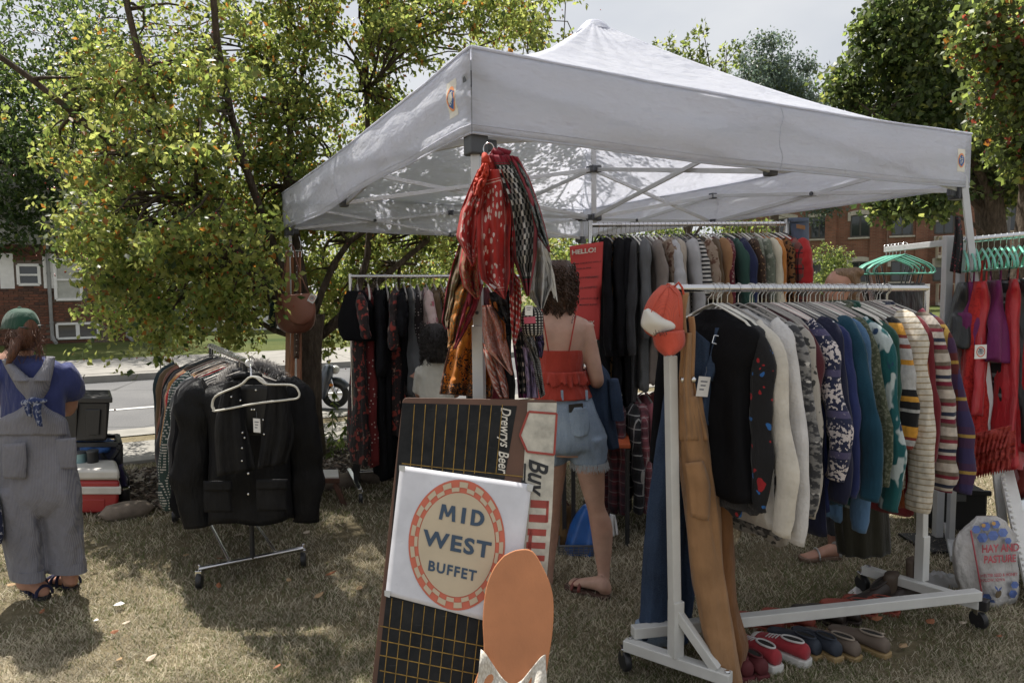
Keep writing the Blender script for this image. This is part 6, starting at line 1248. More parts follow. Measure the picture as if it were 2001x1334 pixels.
# ================================================================== SCARVES ON THE FRONT POLE
def Z4(x, y): return (840+x/2.47, 240+y/2.47)
ringc = P(955, 292, 2.36)
rg_ = thing('ring_clip', 'steel ring clip hanging from the front corner bracket of the tent', 'clip', ringc)
for k, (dx, dz, r_) in enumerate(((0, .0, .018), (.012, -.03, .02), (-.01, -.035, .02))): build('ring', MB().tube([ringc+A(dx+r_*math.cos(a)*(.5+.5*(k == 0)), .006*k+r_*.7*math.cos(a)*(k > 0), dz+r_*1.2*math.sin(a)) for a in np.linspace(0, 2*math.pi, 18)], .0022, 6), M_STEEL, rg_, smooth=60)
def bandana(name, field, spots, border, line, scale=16, kind='hearts', bw=.16):
    t = NT(name); s = t.sep(t.co('UV')); u, v = s[0], s[1]
    e = t.math('MINIMUM', t.math('MINIMUM', u, t.math('SUBTRACT', 1, u)), t.math('MULTIPLY', t.math('MINIMUM', v, t.math('SUBTRACT', 1, v)), 1.6))
    if kind == 'hound':
        a_ = t.math('FRACT', t.math('MULTIPLY', u, scale*.8)); b_ = t.math('FRACT', t.math('MULTIPLY', v, scale*1.5)); m = t.math('GREATER_THAN', t.math('MULTIPLY', t.math('SUBTRACT', a_, .5), t.math('SUBTRACT', b_, .45)), t.math('MULTIPLY', t.math('SUBTRACT', t.noise(t.co('UV'), 60, 1), .5), .12))
        c = t.mix(m, field, spots)
    elif kind == 'lace':
        k = t.noise(t.co('UV', (1, 1.7, 1)), scale*.5, 2, .5); w = t.math('ABSOLUTE', t.math('SUBTRACT', t.math('FRACT', t.math('MULTIPLY', k, 7)), .5)); m = t.math('MULTIPLY', t.math('LESS_THAN', w, .2), t.math('GREATER_THAN', t.noise(t.co('UV', loc=(3, 1, 0)), 3.2, 2), .43)); d = t.voro(t.co('UV', (1, 1.7, 1)), scale*1.3, 'DISTANCE_TO_EDGE'); m = t.math('MAXIMUM', m, t.math('MULTIPLY', t.math('LESS_THAN', d, .09), t.math('LESS_THAN', v, .22))); c = t.mix(m, field, spots)
    elif kind == 'paisley':
        k = t.noise(t.co('UV', (1, 1.7, 1)), scale*.6, 3); w = t.math('SINE', t.math('MULTIPLY', k, 34)); c = t.mix(t.math('GREATER_THAN', w, .2), field, spots); c = t.mix(t.math('GREATER_THAN', t.noise(t.co('UV', loc=(4, 2, 1)), scale*1.2, 2), .6), c, line)
    elif kind == 'lines':
        w = t.math('SINE', t.math('MULTIPLY', t.math('ADD', t.math('ADD', u, t.math('MULTIPLY', v, 1.6)), t.math('MULTIPLY', t.noise(t.co('UV'), 2, 1), .8)), scale*3)); c = t.mix(t.math('GREATER_THAN', w, .35), field, spots)
    elif kind == 'dots':
        c = t.mix(t.math('LESS_THAN', t.voro(t.co('UV', (1, 1.7, 1)), scale, 'F1', 'Distance', .2), .27), field, spots)
    elif kind == 'gingham':
        a_ = t.math('FRACT', t.math('MULTIPLY', u, scale)); b_ = t.math('FRACT', t.math('MULTIPLY', v, scale)); c = t.mix(t.math('GREATER_THAN', t.math('MAXIMUM', a_, b_), .5), spots, field)
    else:
        d = t.voro(t.co('UV', (1, 1.7, 1)), scale, 'F1', 'Distance', .75); k = t.noise(t.co('UV', (1, 1.7, 1)), scale*2.5, 2); m = t.math('LESS_THAN', t.math('ADD', d, t.math('MULTIPLY', k, .35)), .56); c = t.mix(m, field, spots)
    if bw:
        c = t.mix(t.math('LESS_THAN', e, bw), c, border); c = t.mix(t.math('LESS_THAN', t.math('ABSOLUTE', t.math('SUBTRACT', e, bw)), .008), c, line); c = t.mix(t.math('LESS_THAN', t.math('ABSOLUTE', t.math('SUBTRACT', e, bw*.78)), .004), c, line)
    c = t.mix(1, c, t.ramp(t.noise(t.co(), 12, 4), [(.3, .82), (.7, 1.1)]), 'MULTIPLY')
    return t.bsdf(c, .75, normal=knitbump(t, t.co(), 320, .2, .8), trans=.25, tcol=c, spec=.25, sheen=.1)
RED = (.42, .035, .03); RED2 = (.36, .02, .025); BLK = (.013, .013, .015); WHT = (.62, .59, .55); CRI = (.26, .018, .035); GRNB = (.035, .085, .055); ORG = (.55, .19, .025); PURP = (.06, .025, .11); LIL = (.36, .28, .42); SAL = (.50, .17, .12)
SC = [ # label, mat args, left pts, right pts (zoomed photo coordinates), y, folds, amp, bulge, yb
 ('green and brown paisley scarf with crimson edge on the far left of the bundle', ('sc_paisley_green', (.13, .12, .055), (.20, .10, .05), CRI, (.10, .035, .03), 16, 'paisley', .07), [(150, 560), (110, 680), (80, 800), (57, 960), (75, 997)], [(200, 600), (175, 760), (135, 900), (95, 992)], 2.50, 2, .02),
 ('orange silk scarf with olive paisley top in the left of the bundle', ('sc_orange_paisley', ORG, (.30, .20, .08), ORG, (.16, .14, .06), 12, 'paisley', 0), [(170, 700), (115, 820), (82, 950), (90, 1050), (85, 1085)], [(235, 740), (215, 880), (170, 1000), (118, 1085)], 2.47, 2, .02),
 ('orange scarf printed with black lace figures, lowest at the left of the pole', ('sc_orange_lace', (.56, .185, .02), BLK, (.16, .06, .03), BLK, 17, 'lace', .035), [(140, 930), (95, 1070), (60, 1220), (46, 1308)], [(235, 930), (290, 1080), (310, 1240), (302, 1325)], 2.66, 2.5, .022),
 ('red and gold paisley scarf tip hanging left of the pole', ('sc_red_paisley', RED2, (.26, .15, .06), RED, (.35, .27, .12), 14, 'paisley', .12), [(165, 560), (140, 700), (160, 790), (222, 852)], [(240, 620), (236, 720), (244, 800), (240, 850)], 2.415, 1.5, .018),
 ('plain crimson scarf between paisley and orange ones at the left', ('sc_plain_crimson', CRI, CRI, CRI, CRI, 5, 'dots', 0), [(190, 760), (160, 880), (135, 985), (115, 1090)], [(260, 780), (225, 900), (175, 1000), (125, 1090)], 2.44, 2, .018),
 ('black scarf hidden behind the front red bandana', ('sc_black', BLK, BLK, BLK, BLK, 5, 'dots', 0), [(285, 820), (300, 880), (340, 940), (375, 975)], [(380, 800), (400, 880), (405, 940), (390, 975)], 2.43, 2, .018),
 ('bright orange silk scarf right of the pole under the red bandanas', ('sc_orange_plain', (.60, .20, .05), (.60, .20, .05), (.5, .14, .03), (.5, .14, .03), 5, 'dots', .05), [(285, 850), (300, 950), (335, 1020), (352, 1060)], [(345, 850), (362, 960), (368, 1030), (358, 1062)], 2.45, 2, .018),
 ('salmon pink scarf with pale swirls hanging right of the pole', ('sc_salmon', SAL, (.56, .36, .32), SAL, (.6, .45, .4), 15, 'paisley', .05), [(252, 880), (254, 1000), (270, 1090), (340, 1160), (394, 1217)], [(300, 880), (345, 960), (380, 1090), (396, 1180), (399, 1215)], 2.40, 2, .02),
 ('salmon scarf with white line drawing, lowest right of the pole', ('sc_salmon_lines', SAL, (.62, .5, .46), SAL, WHT, 9, 'lines', .09), [(254, 1060), (272, 1180), (305, 1270), (340, 1328)], [(330, 1120), (360, 1200), (376, 1270), (380, 1328)], 2.44, 2, .018),
 ('bright red scarf with large white dots in the middle of the bundle', ('sc_red_dots', RED, WHT, RED, RED2, 7, 'dots', 0), [(385, 690), (384, 820), (390, 950), (402, 1072)], [(435, 760), (442, 860), (438, 980), (412, 1072)], 2.36, 1.5, .018),
 ('black scarf with magenta and cream flowers at the bottom', ('sc_black_floral', BLK, (.5, .42, .34), (.16, .02, .10), (.2, .03, .12), 5, 'dots', .1), [(392, 990), (405, 1100), (420, 1220), (428, 1328)], [(455, 980), (466, 1100), (474, 1220), (476, 1328)], 2.47, 1.5, .02),
 ('lilac scarf hanging lowest between black floral and speckled scarves', ('sc_lilac', LIL, LIL, LIL, LIL, 5, 'dots', 0), [(445, 1080), (460, 1180), (470, 1328)], [(492, 1090), (512, 1200), (524, 1328)], 2.44, 1.5, .018),
 ('black scarf with white speckled stripes at the right bottom of the bundle', ('sc_speckle', BLK, WHT, BLK, WHT, 40, 'gingham', 0), [(445, 1020), (490, 1150), (534, 1328)], [(500, 1030), (532, 1150), (556, 1312)], 2.42, 1.5, .018),
 ('navy and purple scarf end at the right of the gingham pouch', ('sc_navy_purple', (.02, .02, .06), PURP, BLK, PURP, 9, 'paisley', .06), [(500, 1000), (510, 1060), (528, 1130)], [(546, 1010), (553, 1070), (540, 1136)], 2.46, 1.2, .012),
 ('white fringed net scarf hanging at the right of the bundle', ('sc_white_net', (.58, .57, .55), (.40, .40, .40), (.58, .57, .55), (.5, .5, .5), 34, 'dots', .0), [(490, 580), (478, 700), (468, 820), (528, 900)], [(560, 560), (585, 660), (590, 780), (545, 898)], 2.44, 2.5, .025),
 ('green and black floral shawl with crimson edge falling to the right', ('sc_shawl', (.06, .08, .09), (.26, .26, .25), CRI, GRNB, 13, 'paisley', .13), [(345, 150), (400, 250), (455, 350), (515, 540), (578, 626)], [(425, 165), (482, 270), (528, 400), (556, 500), (582, 622)], 2.34, 2.2, .02),
 ('black and white houndstooth scarf with crimson and green border', ('sc_hound', BLK, WHT, CRI, GRNB, 8, 'hound', .15), [(285, 155), (322, 260), (375, 390), (392, 540), (400, 650), (468, 838)], [(400, 158), (455, 260), (500, 370), (522, 500), (515, 640), (478, 836)], 2.32, 2.5, .025),
 ('crimson scarf with pale blossoms directly behind the red bandanas', ('sc_crimson_blossom', RED2, (.5, .4, .36), CRI, CRI, 8, 'dots', .12), [(290, 190), (330, 320), (370, 480), (375, 640), (385, 830)], [(345, 190), (390, 320), (418, 480), (408, 640), (400, 835)], 2.33, 1.5, .018),
 ('red bandana with small white hearts, left of the two front red ones', ('sc_red_heart', RED, (.66, .50, .46), RED, (.6, .35, .3), 10, 'hearts', .15), [(232, 225), (190, 320), (150, 420), (127, 548), (165, 620), (204, 692)], [(300, 235), (268, 340), (250, 440), (238, 560), (222, 640), (212, 692)], 2.31, 1.6, .02),
 ('front red bandana covered with white blossoms and a white tag', ('sc_red_blossom', RED, (.68, .54, .50), RED, (.62, .4, .36), 10, 'hearts', .17), [(240, 225), (232, 380), (225, 540), (234, 680), (248, 755), (358, 850)], [(345, 225), (378, 310), (392, 470), (384, 600), (388, 740), (364, 852)], 2.285, 1.8, .022),
 ('flame red silk knot at the top left of the scarf bundle', ('sc_flame', (.58, .055, .025), (.58, .055, .025), (.58, .06, .03), (.58, .06, .03), 5, 'dots', 0), [(256, 195), (222, 255), (210, 300), (212, 350)], [(284, 198), (287, 255), (265, 300), (226, 352)], 2.27, 1.3, .014)]
for i, (lab, ma, L, Rr, y, fo, am) in enumerate(SC):
    sc_ = thing('scarf', lab, 'scarf', P(*Z4(*L[0]), y), 0, 'scarves on the front tent pole')
    build('cloth', pxcloth([Z4(*p) for p in L], [Z4(*p) for p in Rr], y, 44, 40, am*1.25, fo, .028, i, y-.02, lin=True, crump=.034), bandana(*ma), sc_, smooth=180, solid=.0018)
    build('gather', MB().tube([ringc+A(0, 0, -.03), lerp(ringc, P(*Z4((L[0][0]+Rr[0][0])/2, L[0][1]), y), .6)+A(.004*(i % 5-2), 0, .008), P(*Z4((L[0][0]+Rr[0][0])/2, L[0][1]+6), y+.01)], [.006, .010, .016], 8), MATS.setdefault('g%d' % i, bpy.data.materials[ma[0]]), sc_, smooth=180) if i >= 14 else None
    if 'net' in lab:
        mb = MB()
        for k in range(26): a = P(*Z4(lerp(560, 600, k/26), lerp(620, 690, k/26)), 2.42); mb.tube([lerp(P(*Z4(495+k*2.6, 600), 2.41), a, .1), a+A(0, 0, -.02-.05*random.random()), a+A(.012, 0, -.10-.04*random.random())], .0012, 4)
        build('fringe', mb, plain('white_fringe', (.60, .59, .57), .8), sc_, kind='stuff')
    if 'white tag' in lab: build('care_tag', MB().prism([P(*Z4(*q), 2.245) for q in ((288, 775), (322, 792), (310, 808), (284, 792))], (0, -.001, 0)), M_PAPER, sc_)
pch = thing('pouch', 'black and white gingham pouch with pink patch hanging from the scarves', 'pouch', P(*Z4(495, 960), 2.35))
build('body', pxloft([Z4(455, 0)[0:1]+(Z4(520, 0)[0], Z4(0, 888)[1], 2.35, .012), (Z4(444, 0)[0], Z4(545, 0)[0], Z4(0, 915)[1], 2.35, .022), (Z4(440, 0)[0], Z4(549, 0)[0], Z4(0, 970)[1], 2.35, .026), (Z4(448, 0)[0], Z4(546, 0)[0], Z4(0, 1015)[1], 2.35, .022), (Z4(465, 0)[0], Z4(530, 0)[0], Z4(0, 1028)[1], 2.35, .012)], 14, 30), bandana('gingham', BLK, WHT, BLK, BLK, 16, 'gingham', 0), pch, smooth=180)
build('patch', MB().grid(lambda s, q: P(*Z4(452+56*s+4*q, 938+32*q-4*s), 2.322-.004*math.sin(math.pi*s)), 4, 3), plain('pink_patch', (.42, .08, .12), .8), pch)
tagcard(P(*Z4(478, 905), 2.318), .026, .034, 'white price tag on the gingham pouch', lines=2)

# ================================================================== BAGS AND BELTS ON THE LEFT TENT LEG
yb_ = 5.55
M_BAG = plain('brown_bag_leather', (.16, .058, .036), .5, var=.2, scale=9, bump=.3, bscale=120); M_FLAP = plain('tan_brown_leather', (.26, .105, .07), .5, var=.12, scale=7, bump=.3, bscale=140)
bag = thing('handbag', 'brown leather saddle bag hanging on the left tent leg', 'handbag', P(577, 610, yb_))
build('body', pxloft([(550, 610, 574, yb_, .03), (541, 615, 590, yb_, .06), (537, 617, 612, yb_, .075), (541, 614, 634, yb_, .07), (553, 602, 647, yb_, .05), (568, 588, 651, yb_, .03)], 18, 30), M_BAG, bag, smooth=180)
mb = MB(); L_, R_ = cr([(549, 577), (552, 598), (560, 618), (574, 632)], 13), cr([(606, 573), (615, 592), (613, 620), (594, 635)], 13)
mb.grid(lambda s, q: P(*lerp(L_[int(round(q*12))], R_[int(round(q*12))], s), yb_-.065-.022*math.sin(math.pi*s)-.012*math.sin(math.pi*q)), 14, 12); build('flap', mb, M_FLAP, bag, smooth=180, solid=.006)
build('strap', MB().tube([P(u, v, yb_-.01) for u, v in cr([(543, 582), (552, 545), (560, 505), (566, 482), (573, 482), (580, 510), (592, 548), (606, 578)], 40)], .013, 8, flat=.35), M_BAG, bag, smooth=180)
tagcard(P(610, 583, yb_-.11), .055, .07, 'white round logo tag on the brown saddle bag', right=(1, 0, -.6), up=(.6, 0, 1), logo=True)
pu = thing('pouch', 'small dark green pouch beside the brown saddle bag', 'pouch', P(531, 612, yb_+.1)); build('body', pxloft([(529, 537, 588, yb_+.12, .02), (525, 540, 600, yb_+.12, .035), (525, 540, 625, yb_+.12, .04), (528, 538, 640, yb_+.12, .03)], 10, 18), fab('dark_green_suede', (.012, .03, .024)), pu, smooth=180)
for i, (u0, u1, u2, v1, m_, lab) in enumerate(((561, 563, 562, 768, 'tan_belt', 'tan leather belt hanging leftmost under the saddle bag'), (572, 574, 571, 752, 'cognac_belt', 'cognac belt hanging in the middle with its end turned'), (584, 585, 586, 775, 'chestnut_belt', 'chestnut belt hanging right of the others, longest one'), (578, 579, 580, 700, 'studded_belt', 'dark studded belt hanging between the brown belts'))):
    b_ = thing('belt', lab, 'belt', P(u0, 500, yb_+.16), 0, 'belts on the left tent leg'); c_ = {'tan_belt': (.36, .19, .10), 'cognac_belt': (.31, .12, .05), 'chestnut_belt': (.28, .12, .065), 'studded_belt': (.07, .035, .02)}[m_]; yy = yb_+.16-.02*i
    build('strap', pxcloth([(u0-4, 492), (u1-4, 600), (u2-6, v1)], [(u0+4, 492), (u1+4, 600), (u2+4, v1)], yy, 20, 4, .004, .8, .004, i), plain(m_, c_, .5, var=.15), b_, smooth=180, solid=.004)
    mb = MB(); q = [P(u0-5, 490, yy), P(u0+5, 490, yy), P(u0+5, 502, yy), P(u0-5, 502, yy)]
    for k in range(4): mb.tube([q[k], q[(k+1) % 4]], .004, 6)
    build('buckle', mb, M_STEEL, b_)
    if 'stud' in lab:
        for v in range(520, 700, 12): build('stud', MB().ball(P(u1, v, yy-.006), .006, 8, 5), M_STEEL, b_)
hk_ = thing('hook', 'wire hook looped over the left tent leg carrying the belts', 'hook', P(575, 480, yb_+.1)); build('wire', MB().tube([P(u, v, yb_+.08) for u, v in cr([(556, 462), (566, 470), (570, 490), (580, 496), (588, 480), (584, 462)], 24)], .003, 6), M_STEEL, hk_, smooth=60)

# ================================================================== RED POSTER
yp = 4.15; PTL, PTR, PBR, PBL = A(1113, 481), A(1179, 472), A(1170, 664), A(1130, 661)
def pos(a, b, off=0.0):
    p = lerp(lerp(PTL, PTR, a), lerp(A(1128, 661), A(1171, 664), b*0+1*1.0) if False else lerp(A(1124, 661), A(1171, 664), a), b); bend = .012*math.sin(2*a+5*b)+(.05*max(0, a-.78)/.22*math.exp(-((b-.56)/.12)**2)); return P(p[0], p[1], yp-off+bend)
po = thing('poster', 'red paper poster headed HELLO with handwritten lines, hung on the rear rack', 'poster', pos(.5, 0)); mb = MB(); mb.grid(lambda s, q: pos(s, q), 14, 24); build('sheet', mb, plain('red_poster_paper', (.46, .045, .04), .7, var=.05, scale=5), po, smooth=180, solid=.0008)
for txt, b0, sz, m_, a0, bold in (('HELLO!', .075, .19, M_SCRIPT, .42, .03), ('PLEASE CHECKOUT WITH A', .20, .062, M_INK, .5, .01), ('PERSON IN PINK', .255, .066, M_INK, .36, .01), ('CASH IS PREFERRED', .355, .074, M_INK, .5, .01), ('CARDS ACCEPTED', .46, .078, M_INK, .47, .01), ('FOLLOW US ON IG @', .575, .07, M_INK, .50, .01), ('MIDWEST BUFFET', .64, .07, M_INK, .55, .01), ('THANK', .835, .19, M_SCRIPT, .40, .02)):
    wd = .20; hgt = .62; build('lettering', text_mb(txt, sz, lambda x, y: pos(a0+x, b0-y*.36, .004), bold=bold, sx=1.18), m_, po)

# ================================================================== PEOPLE
def skinmat(name, c):
    t = NT(name); o = t.co(); cc = t.mix(1, c, t.ramp(t.noise(o, 14, 5), [(.3, .85), (.7, 1.1)]), 'MULTIPLY'); cc = t.mix(t.ramp(t.noise(t.co(loc=(3, 1, 2)), 7, 4), [(.45, 0.0), (.75, .35)]), cc, (c[0]*.95, c[1]*.68, c[2]*.6)); b = t.bsdf(cc, .5, normal=t.bump(t.noise(o, 260, 3), .12, .002), spec=.35); bb = [n for n in t.t.nodes if n.type == 'BSDF_PRINCIPLED'][0]; bb.inputs['Subsurface Weight'].default_value = .12; bb.inputs['Subsurface Radius'].default_value = (.012, .005, .003); return b
SK1 = skinmat('fair_skin', (.50, .31, .235)); SK2 = skinmat('warm_skin', (.44, .24, .17))
def hand(wrist, d, side, n=(0, 0, 1), s=1.0):
    """slightly curled hand: palm, four unequal fingers with bends, thumb from the side of the palm"""
    d = unit(d); n = unit(np.asarray(n)-d*(np.asarray(n)@d)); r = unit(np.cross(d, n))*side; out = []
    palm = MB(); R = []
    for q, w, h in ((0, .026, .02), (.03, .036, .018), (.06, .041, .015), (.088, .04, .012)): c = wrist+d*q*s; R.append(np.array([c+r*w*s*math.cos(a)+n*h*s*math.sin(a) for a in np.arange(12)*.5236]))
    palm.rings(R, uv=False); out.append(palm)
    for k, (o_, L) in enumerate(((.030, .068), (.010, .077), (-.010, .071), (-.029, .054))):
        b = wrist+d*.08*s+r*o_*s; p1 = b+(d*.45-n*.06)*L*s; p2 = p1+(d*.28-n*.18)*L*s; p3 = p2+(d*.14-n*.24)*L*s; out.append(MB().tube([b-d*.012*s, p1, p2, p3], [.0095*s, .009*s, .0082*s, .0062*s], 8))
    b = wrist+d*.028*s+r*.03*s; out.append(MB().tube([b-r*.012*s, b+(d*.022+r*.022-n*.006)*s, b+(d*.048+r*.028-n*.016)*s, b+(d*.068+r*.022-n*.028)*s], [.013*s, .012*s, .0105*s, .008*s], 8)); return out
def foot(heel, d, L=.235, s=1.0):
    d = unit(A(d[0], d[1], 0)); r = A(d[1], -d[0], 0); R = []
    for q, w, h, zc in ((0, .022, .03, .035), (.06, .031, .045, .045), (.22, .033, .05, .05), (.42, .035, .04, .042), (.65, .042, .028, .03), (.82, .044, .019, .022), (.94, .036, .014, .018)): c = heel+d*L*q; R.append(np.array([c+r*w*s*math.cos(a)+A(0, 0, zc+h*s*.8*math.sin(a)) for a in np.arange(14)*.4488]))
    out = [MB().rings(R, uv=False)]
    for k, (o_, l_, rr) in enumerate(((.028, .95, .0125), (.010, .965, .009), (-.006, .94, .0085), (-.02, .91, .008), (-.032, .87, .0075))): b = heel+d*L*(l_-.06)+r*o_*s; out.append(MB().tube([b-d*.02+A(0, 0, .018), b+d*.012+A(0, 0, .018), b+d*.03+A(0, 0, .012)], [rr, rr, rr*.75], 8))
    return out
def sandal(parent, heel, d, L, sole_m, strap_m, straps, s=1.0):
    d = unit(A(d[0], d[1], 0)); r = A(d[1], -d[0], 0); pts = []
    for q, w in ((-.04, .018), (0, .03), (.1, .036), (.3, .034), (.55, .042), (.8, .05), (.97, .044), (1.05, .022)): pts.append((q, w))
    poly = [heel+d*L*q+r*w+A(0, 0, .002) for q, w in pts]+[heel+d*L*q-r*w+A(0, 0, .002) for q, w in pts[::-1]]
    build('sole', MB().prism(poly, (0, 0, .02)), sole_m, parent, bevel=.004)
    for (q0, q1, w, h, z0) in straps:
        path = [heel+d*L*lerp(q0, q1, (math.cos(a)+1)/2)+r*w*math.cos(a)+A(0, 0, z0+h*math.sin(a)) for a in np.linspace(-.15, math.pi+.15, 16)]; build('strap', MB().tube(path, .009, 8, flat=.5), strap_m, parent, smooth=180)
def limb(pts, m=14, n=14):   # rows: (point, radius a, radius b)
    pp = cr([list(p)+[a, b] for p, a, b in pts], m); R = []
    for i, q in enumerate(pp):
        t_ = unit(pp[min(i+1, m-1)][:3]-pp[max(i-1, 0)][:3]); a = unit(np.cross(t_, A(0, 1, .15))); b = np.cross(t_, a); R.append(np.array([q[:3]+a*q[3]*math.cos(k)+b*q[4]*math.sin(k) for k in np.arange(n)*2*math.pi/n]))
    return MB().rings(R, uv=False)
def X(v, u, s, y): return (P(u-s, v, y), )  # unused helper kept tiny
# ---- shopper in striped overalls and green cap (left edge), seen from behind
pa = thing('person', 'shopper in striped overalls, blue tee and green cap seen from behind', 'person', A(*G(75, 1168)[:2], 0))
yA = 3.40
fl, frr = G(88, 1172), G(146, 1152); dA = unit(A(-.62, .5, 0)); dA2 = unit(A(-.72, .35, 0))
skin = [pxloft([(34, 62, 612, 3.42, .05), (22, 72, 628, 3.43, .085), (18, 76, 650, 3.43, .095), (22, 72, 672, 3.43, .085), (32, 66, 688, 3.42, .06), (33, 70, 705, 3.40, .06), (20, 90, 722, 3.40, .07)], 18, 20),
 pxloft([(15, 115, 715, 3.40, .07), (2, 128, 740, 3.40, .09), (6, 122, 800, 3.40, .095), (4, 126, 880, 3.4, .10), (-2, 140, 940, 3.4, .11), (6, 70, 1000, 3.39, .075), (16, 62, 1080, 3.38, .05), (32, 72, 1150, 3.37, .035)], 22, 20),
 pxloft([(82, 138, 960, 3.41, .09), (94, 146, 1020, 3.42, .07), (108, 150, 1090, 3.43, .05), (122, 152, 1140, 3.43, .035)], 12, 18),
 limb([(P(118, 728, 3.40), .055, .06), (P(134, 775, 3.48), .043, .045), (P(128, 800, 3.56), .04, .04), (P(95, 775, 3.72), .034, .033), (P(70, 755, 3.82), .026, .022)]),
 limb([(P(8, 728, 3.40), .055, .06), (P(-20, 790, 3.46), .043, .045), (P(-24, 792, 3.54), .04, .04), (P(-16, 760, 3.64), .034, .033), (P(-4, 722, 3.70), .026, .022)])]
skin += hand(P(70, 755, 3.82), A(-.5, .5, .2), 1, (0, 0, 1)) + hand(P(-4, 722, 3.70), A(.2, .3, .5), -1, (0, -1, 0))
skin += foot(fl, dA, .235) + foot(frr, dA2, .235)
skin += [MB().ball(P(77, 655, 3.43), (.01, .02, .03), 10, 7), MB().tube([P(47, 652, 3.52), P(47, 664, 3.545), P(47, 668, 3.53)], [.008, .013, .009], 8)]
skin.append(limb([(P(62, 1135, 3.38), .036, .038), (fl+A(0, 0, .045)+dA*.03, .032, .04)], 6)); skin.append(limb([(P(138, 1125, 3.42), .036, .038), (frr+A(0, 0, .045)+dA2*.03, .032, .04)], 6))
build('body', fuse(skin, .009, 5), SK2, pa, smooth=180)
M_TEE = fab('blue_cotton_tee', (.032, .042, .135), .85, bs=300, wr=1.0)
tee = [pxloft([(28, 78, 693, 3.41, .065), (8, 110, 704, 3.40, .085), (-4, 130, 725, 3.40, .11), (0, 128, 790, 3.40, .118), (-2, 130, 850, 3.40, .12), (-4, 134, 900, 3.40, .12)], 18, 24), limb([(P(112, 722, 3.40), .07, .075), (P(132, 748, 3.44), .072, .07), (P(140, 770, 3.49), .066, .062)], 8, 18), limb([(P(12, 722, 3.40), .07, .075), (P(-12, 752, 3.44), .072, .07), (P(-22, 780, 3.48), .066, .062)], 8, 18)]
build('tee_shirt', fuse(tee, .011, 6), M_TEE, pa, smooth=180)
t = NT('hickory_stripe'); s = t.sep(t.co()); f = t.math('FRACT', t.math('MULTIPLY', s[0], 150)); c = t.mix(t.math('LESS_THAN', f, .45), (.20, .197, .22), (.145, .148, .18)); c = t.mix(1, c, t.ramp(t.noise(t.co(), 4, 5), [(.3, .85), (.7, 1.12)]), 'MULTIPLY')
wv = t.noise(t.co(scale=(1, 1, .55), rot=(0, .5, 0)), 9, 4); M_HICK = t.bsdf(c, .85, normal=t.bump(wv, .8, .05, t.bump(t.noise(t.co(), 300, 2), .2, .003)), spec=.2, sheen=.1)
leg = [pxloft([(-8, 134, 828, 3.40, .125), (-12, 142, 870, 3.40, .135), (-16, 152, 920, 3.40, .145), (-16, 158, 965, 3.40, .145), (10, 130, 1000, 3.40, .09)], 14, 30, .012, 7, 1),
 pxloft([(-14, 80, 950, 3.39, .13), (-8, 82, 1005, 3.385, .115), (0, 83, 1050, 3.38, .10), (10, 85, 1092, 3.375, .085), (17, 88, 1128, 3.37, .078)], 18, 34, .025, 5, 2, crump=.10), pxloft([(74, 158, 950, 3.41, .13), (79, 161, 1005, 3.415, .115), (82, 164, 1048, 3.42, .10), (84, 167, 1085, 3.42, .085), (87, 169, 1112, 3.42, .078)], 18, 34, .025, 5, 3, crump=.10)]
ov = build('overalls', fuse(leg, .010, 3), M_HICK, pa, smooth=180)
yk = lambda L, R_, bl=.05, y=3.30, **k: pxcloth(L, R_, y, 16, 16, .003, 1.5, bl, 2)
build('back_panel', pxcloth([(22, 738), (36, 762), (48, 784), (22, 806), (-8, 824), (-10, 850)], [(100, 738), (95, 762), (86, 784), (104, 802), (130, 820), (136, 850)], 3.315, 24, 24, .004, 2, .055, 2, 3.345), M_HICK, ov, smooth=180, solid=.004)
build('shoulder_strap', pxcloth([(4, 703), (12, 720), (26, 745)], [(15, 700), (36, 720), (64, 744)], 3.325, 12, 8, .002, 1, .02, 1, 3.27), M_HICK, ov, smooth=180, solid=.004); build('shoulder_strap', pxcloth([(91, 696), (82, 716), (61, 744)], [(107, 697), (105, 718), (99, 745)], 3.325, 12, 8, .002, 1, .02, 1, 3.27), M_HICK, ov, smooth=180, solid=.004)
for (uL, uR, v0, v1) in ((5, 50, 868, 935), (108, 148, 858, 915)): build('pocket', pxcloth([(uL, v0), (uL, (v0+v1)/2), (uL+3, v1)], [(uR, v0-4), (uR+2, (v0+v1)/2), (uR, v1)], 3.268 if uL < 60 else 3.312, 8, 8, .001, 1, .006, 1), M_HICK, ov, smooth=180, solid=.004)
for i, (L_, R_) in enumerate((([(17, 1110), (19, 1130)], [(87, 1110), (89, 1131)]), ([(85, 1094), (87, 1114)], [(167, 1092), (170, 1113)]))):
    a, b = L_[1], R_[1]; build('turn_up', pxloft([(L_[0][0]-1, R_[0][0]+1, L_[0][1], (3.37, 3.42)[i], .083), (a[0]-1, b[0]+1, a[1], (3.37, 3.42)[i], .083)], 4, 26), M_HICK, ov, smooth=60)
M_KNOT = pspots('blue_bandana_knot', (.03, .045, .12), [(.52, .56, (.25, .27, .34))], scale=60)
kn = thing('bandana', 'blue patterned bandana knotted at the crossing of the overall straps', 'bandana', P(68, 790, 3.23))
build('knot', fuse([MB().ball(P(66, 783, 3.235), (.03, .022, .02)), MB().ball(P(54, 787, 3.24), (.035, .018, .018)), MB().ball(P(82, 783, 3.245), (.028, .016, .014))], .006, 3), M_KNOT, kn, smooth=180)
build('tail', pxcloth([(66, 788), (64, 806), (74, 832)], [(82, 788), (80, 806), (83, 833)], 3.225, 12, 8, .006, 1.5, .006), M_KNOT, kn, smooth=180, solid=.003); build('tail', pxcloth([(50, 788), (48, 800), (54, 812)], [(62, 788), (62, 800), (62, 815)], 3.23, 10, 8, .006, 1.5, .006), M_KNOT, kn, smooth=180, solid=.003)
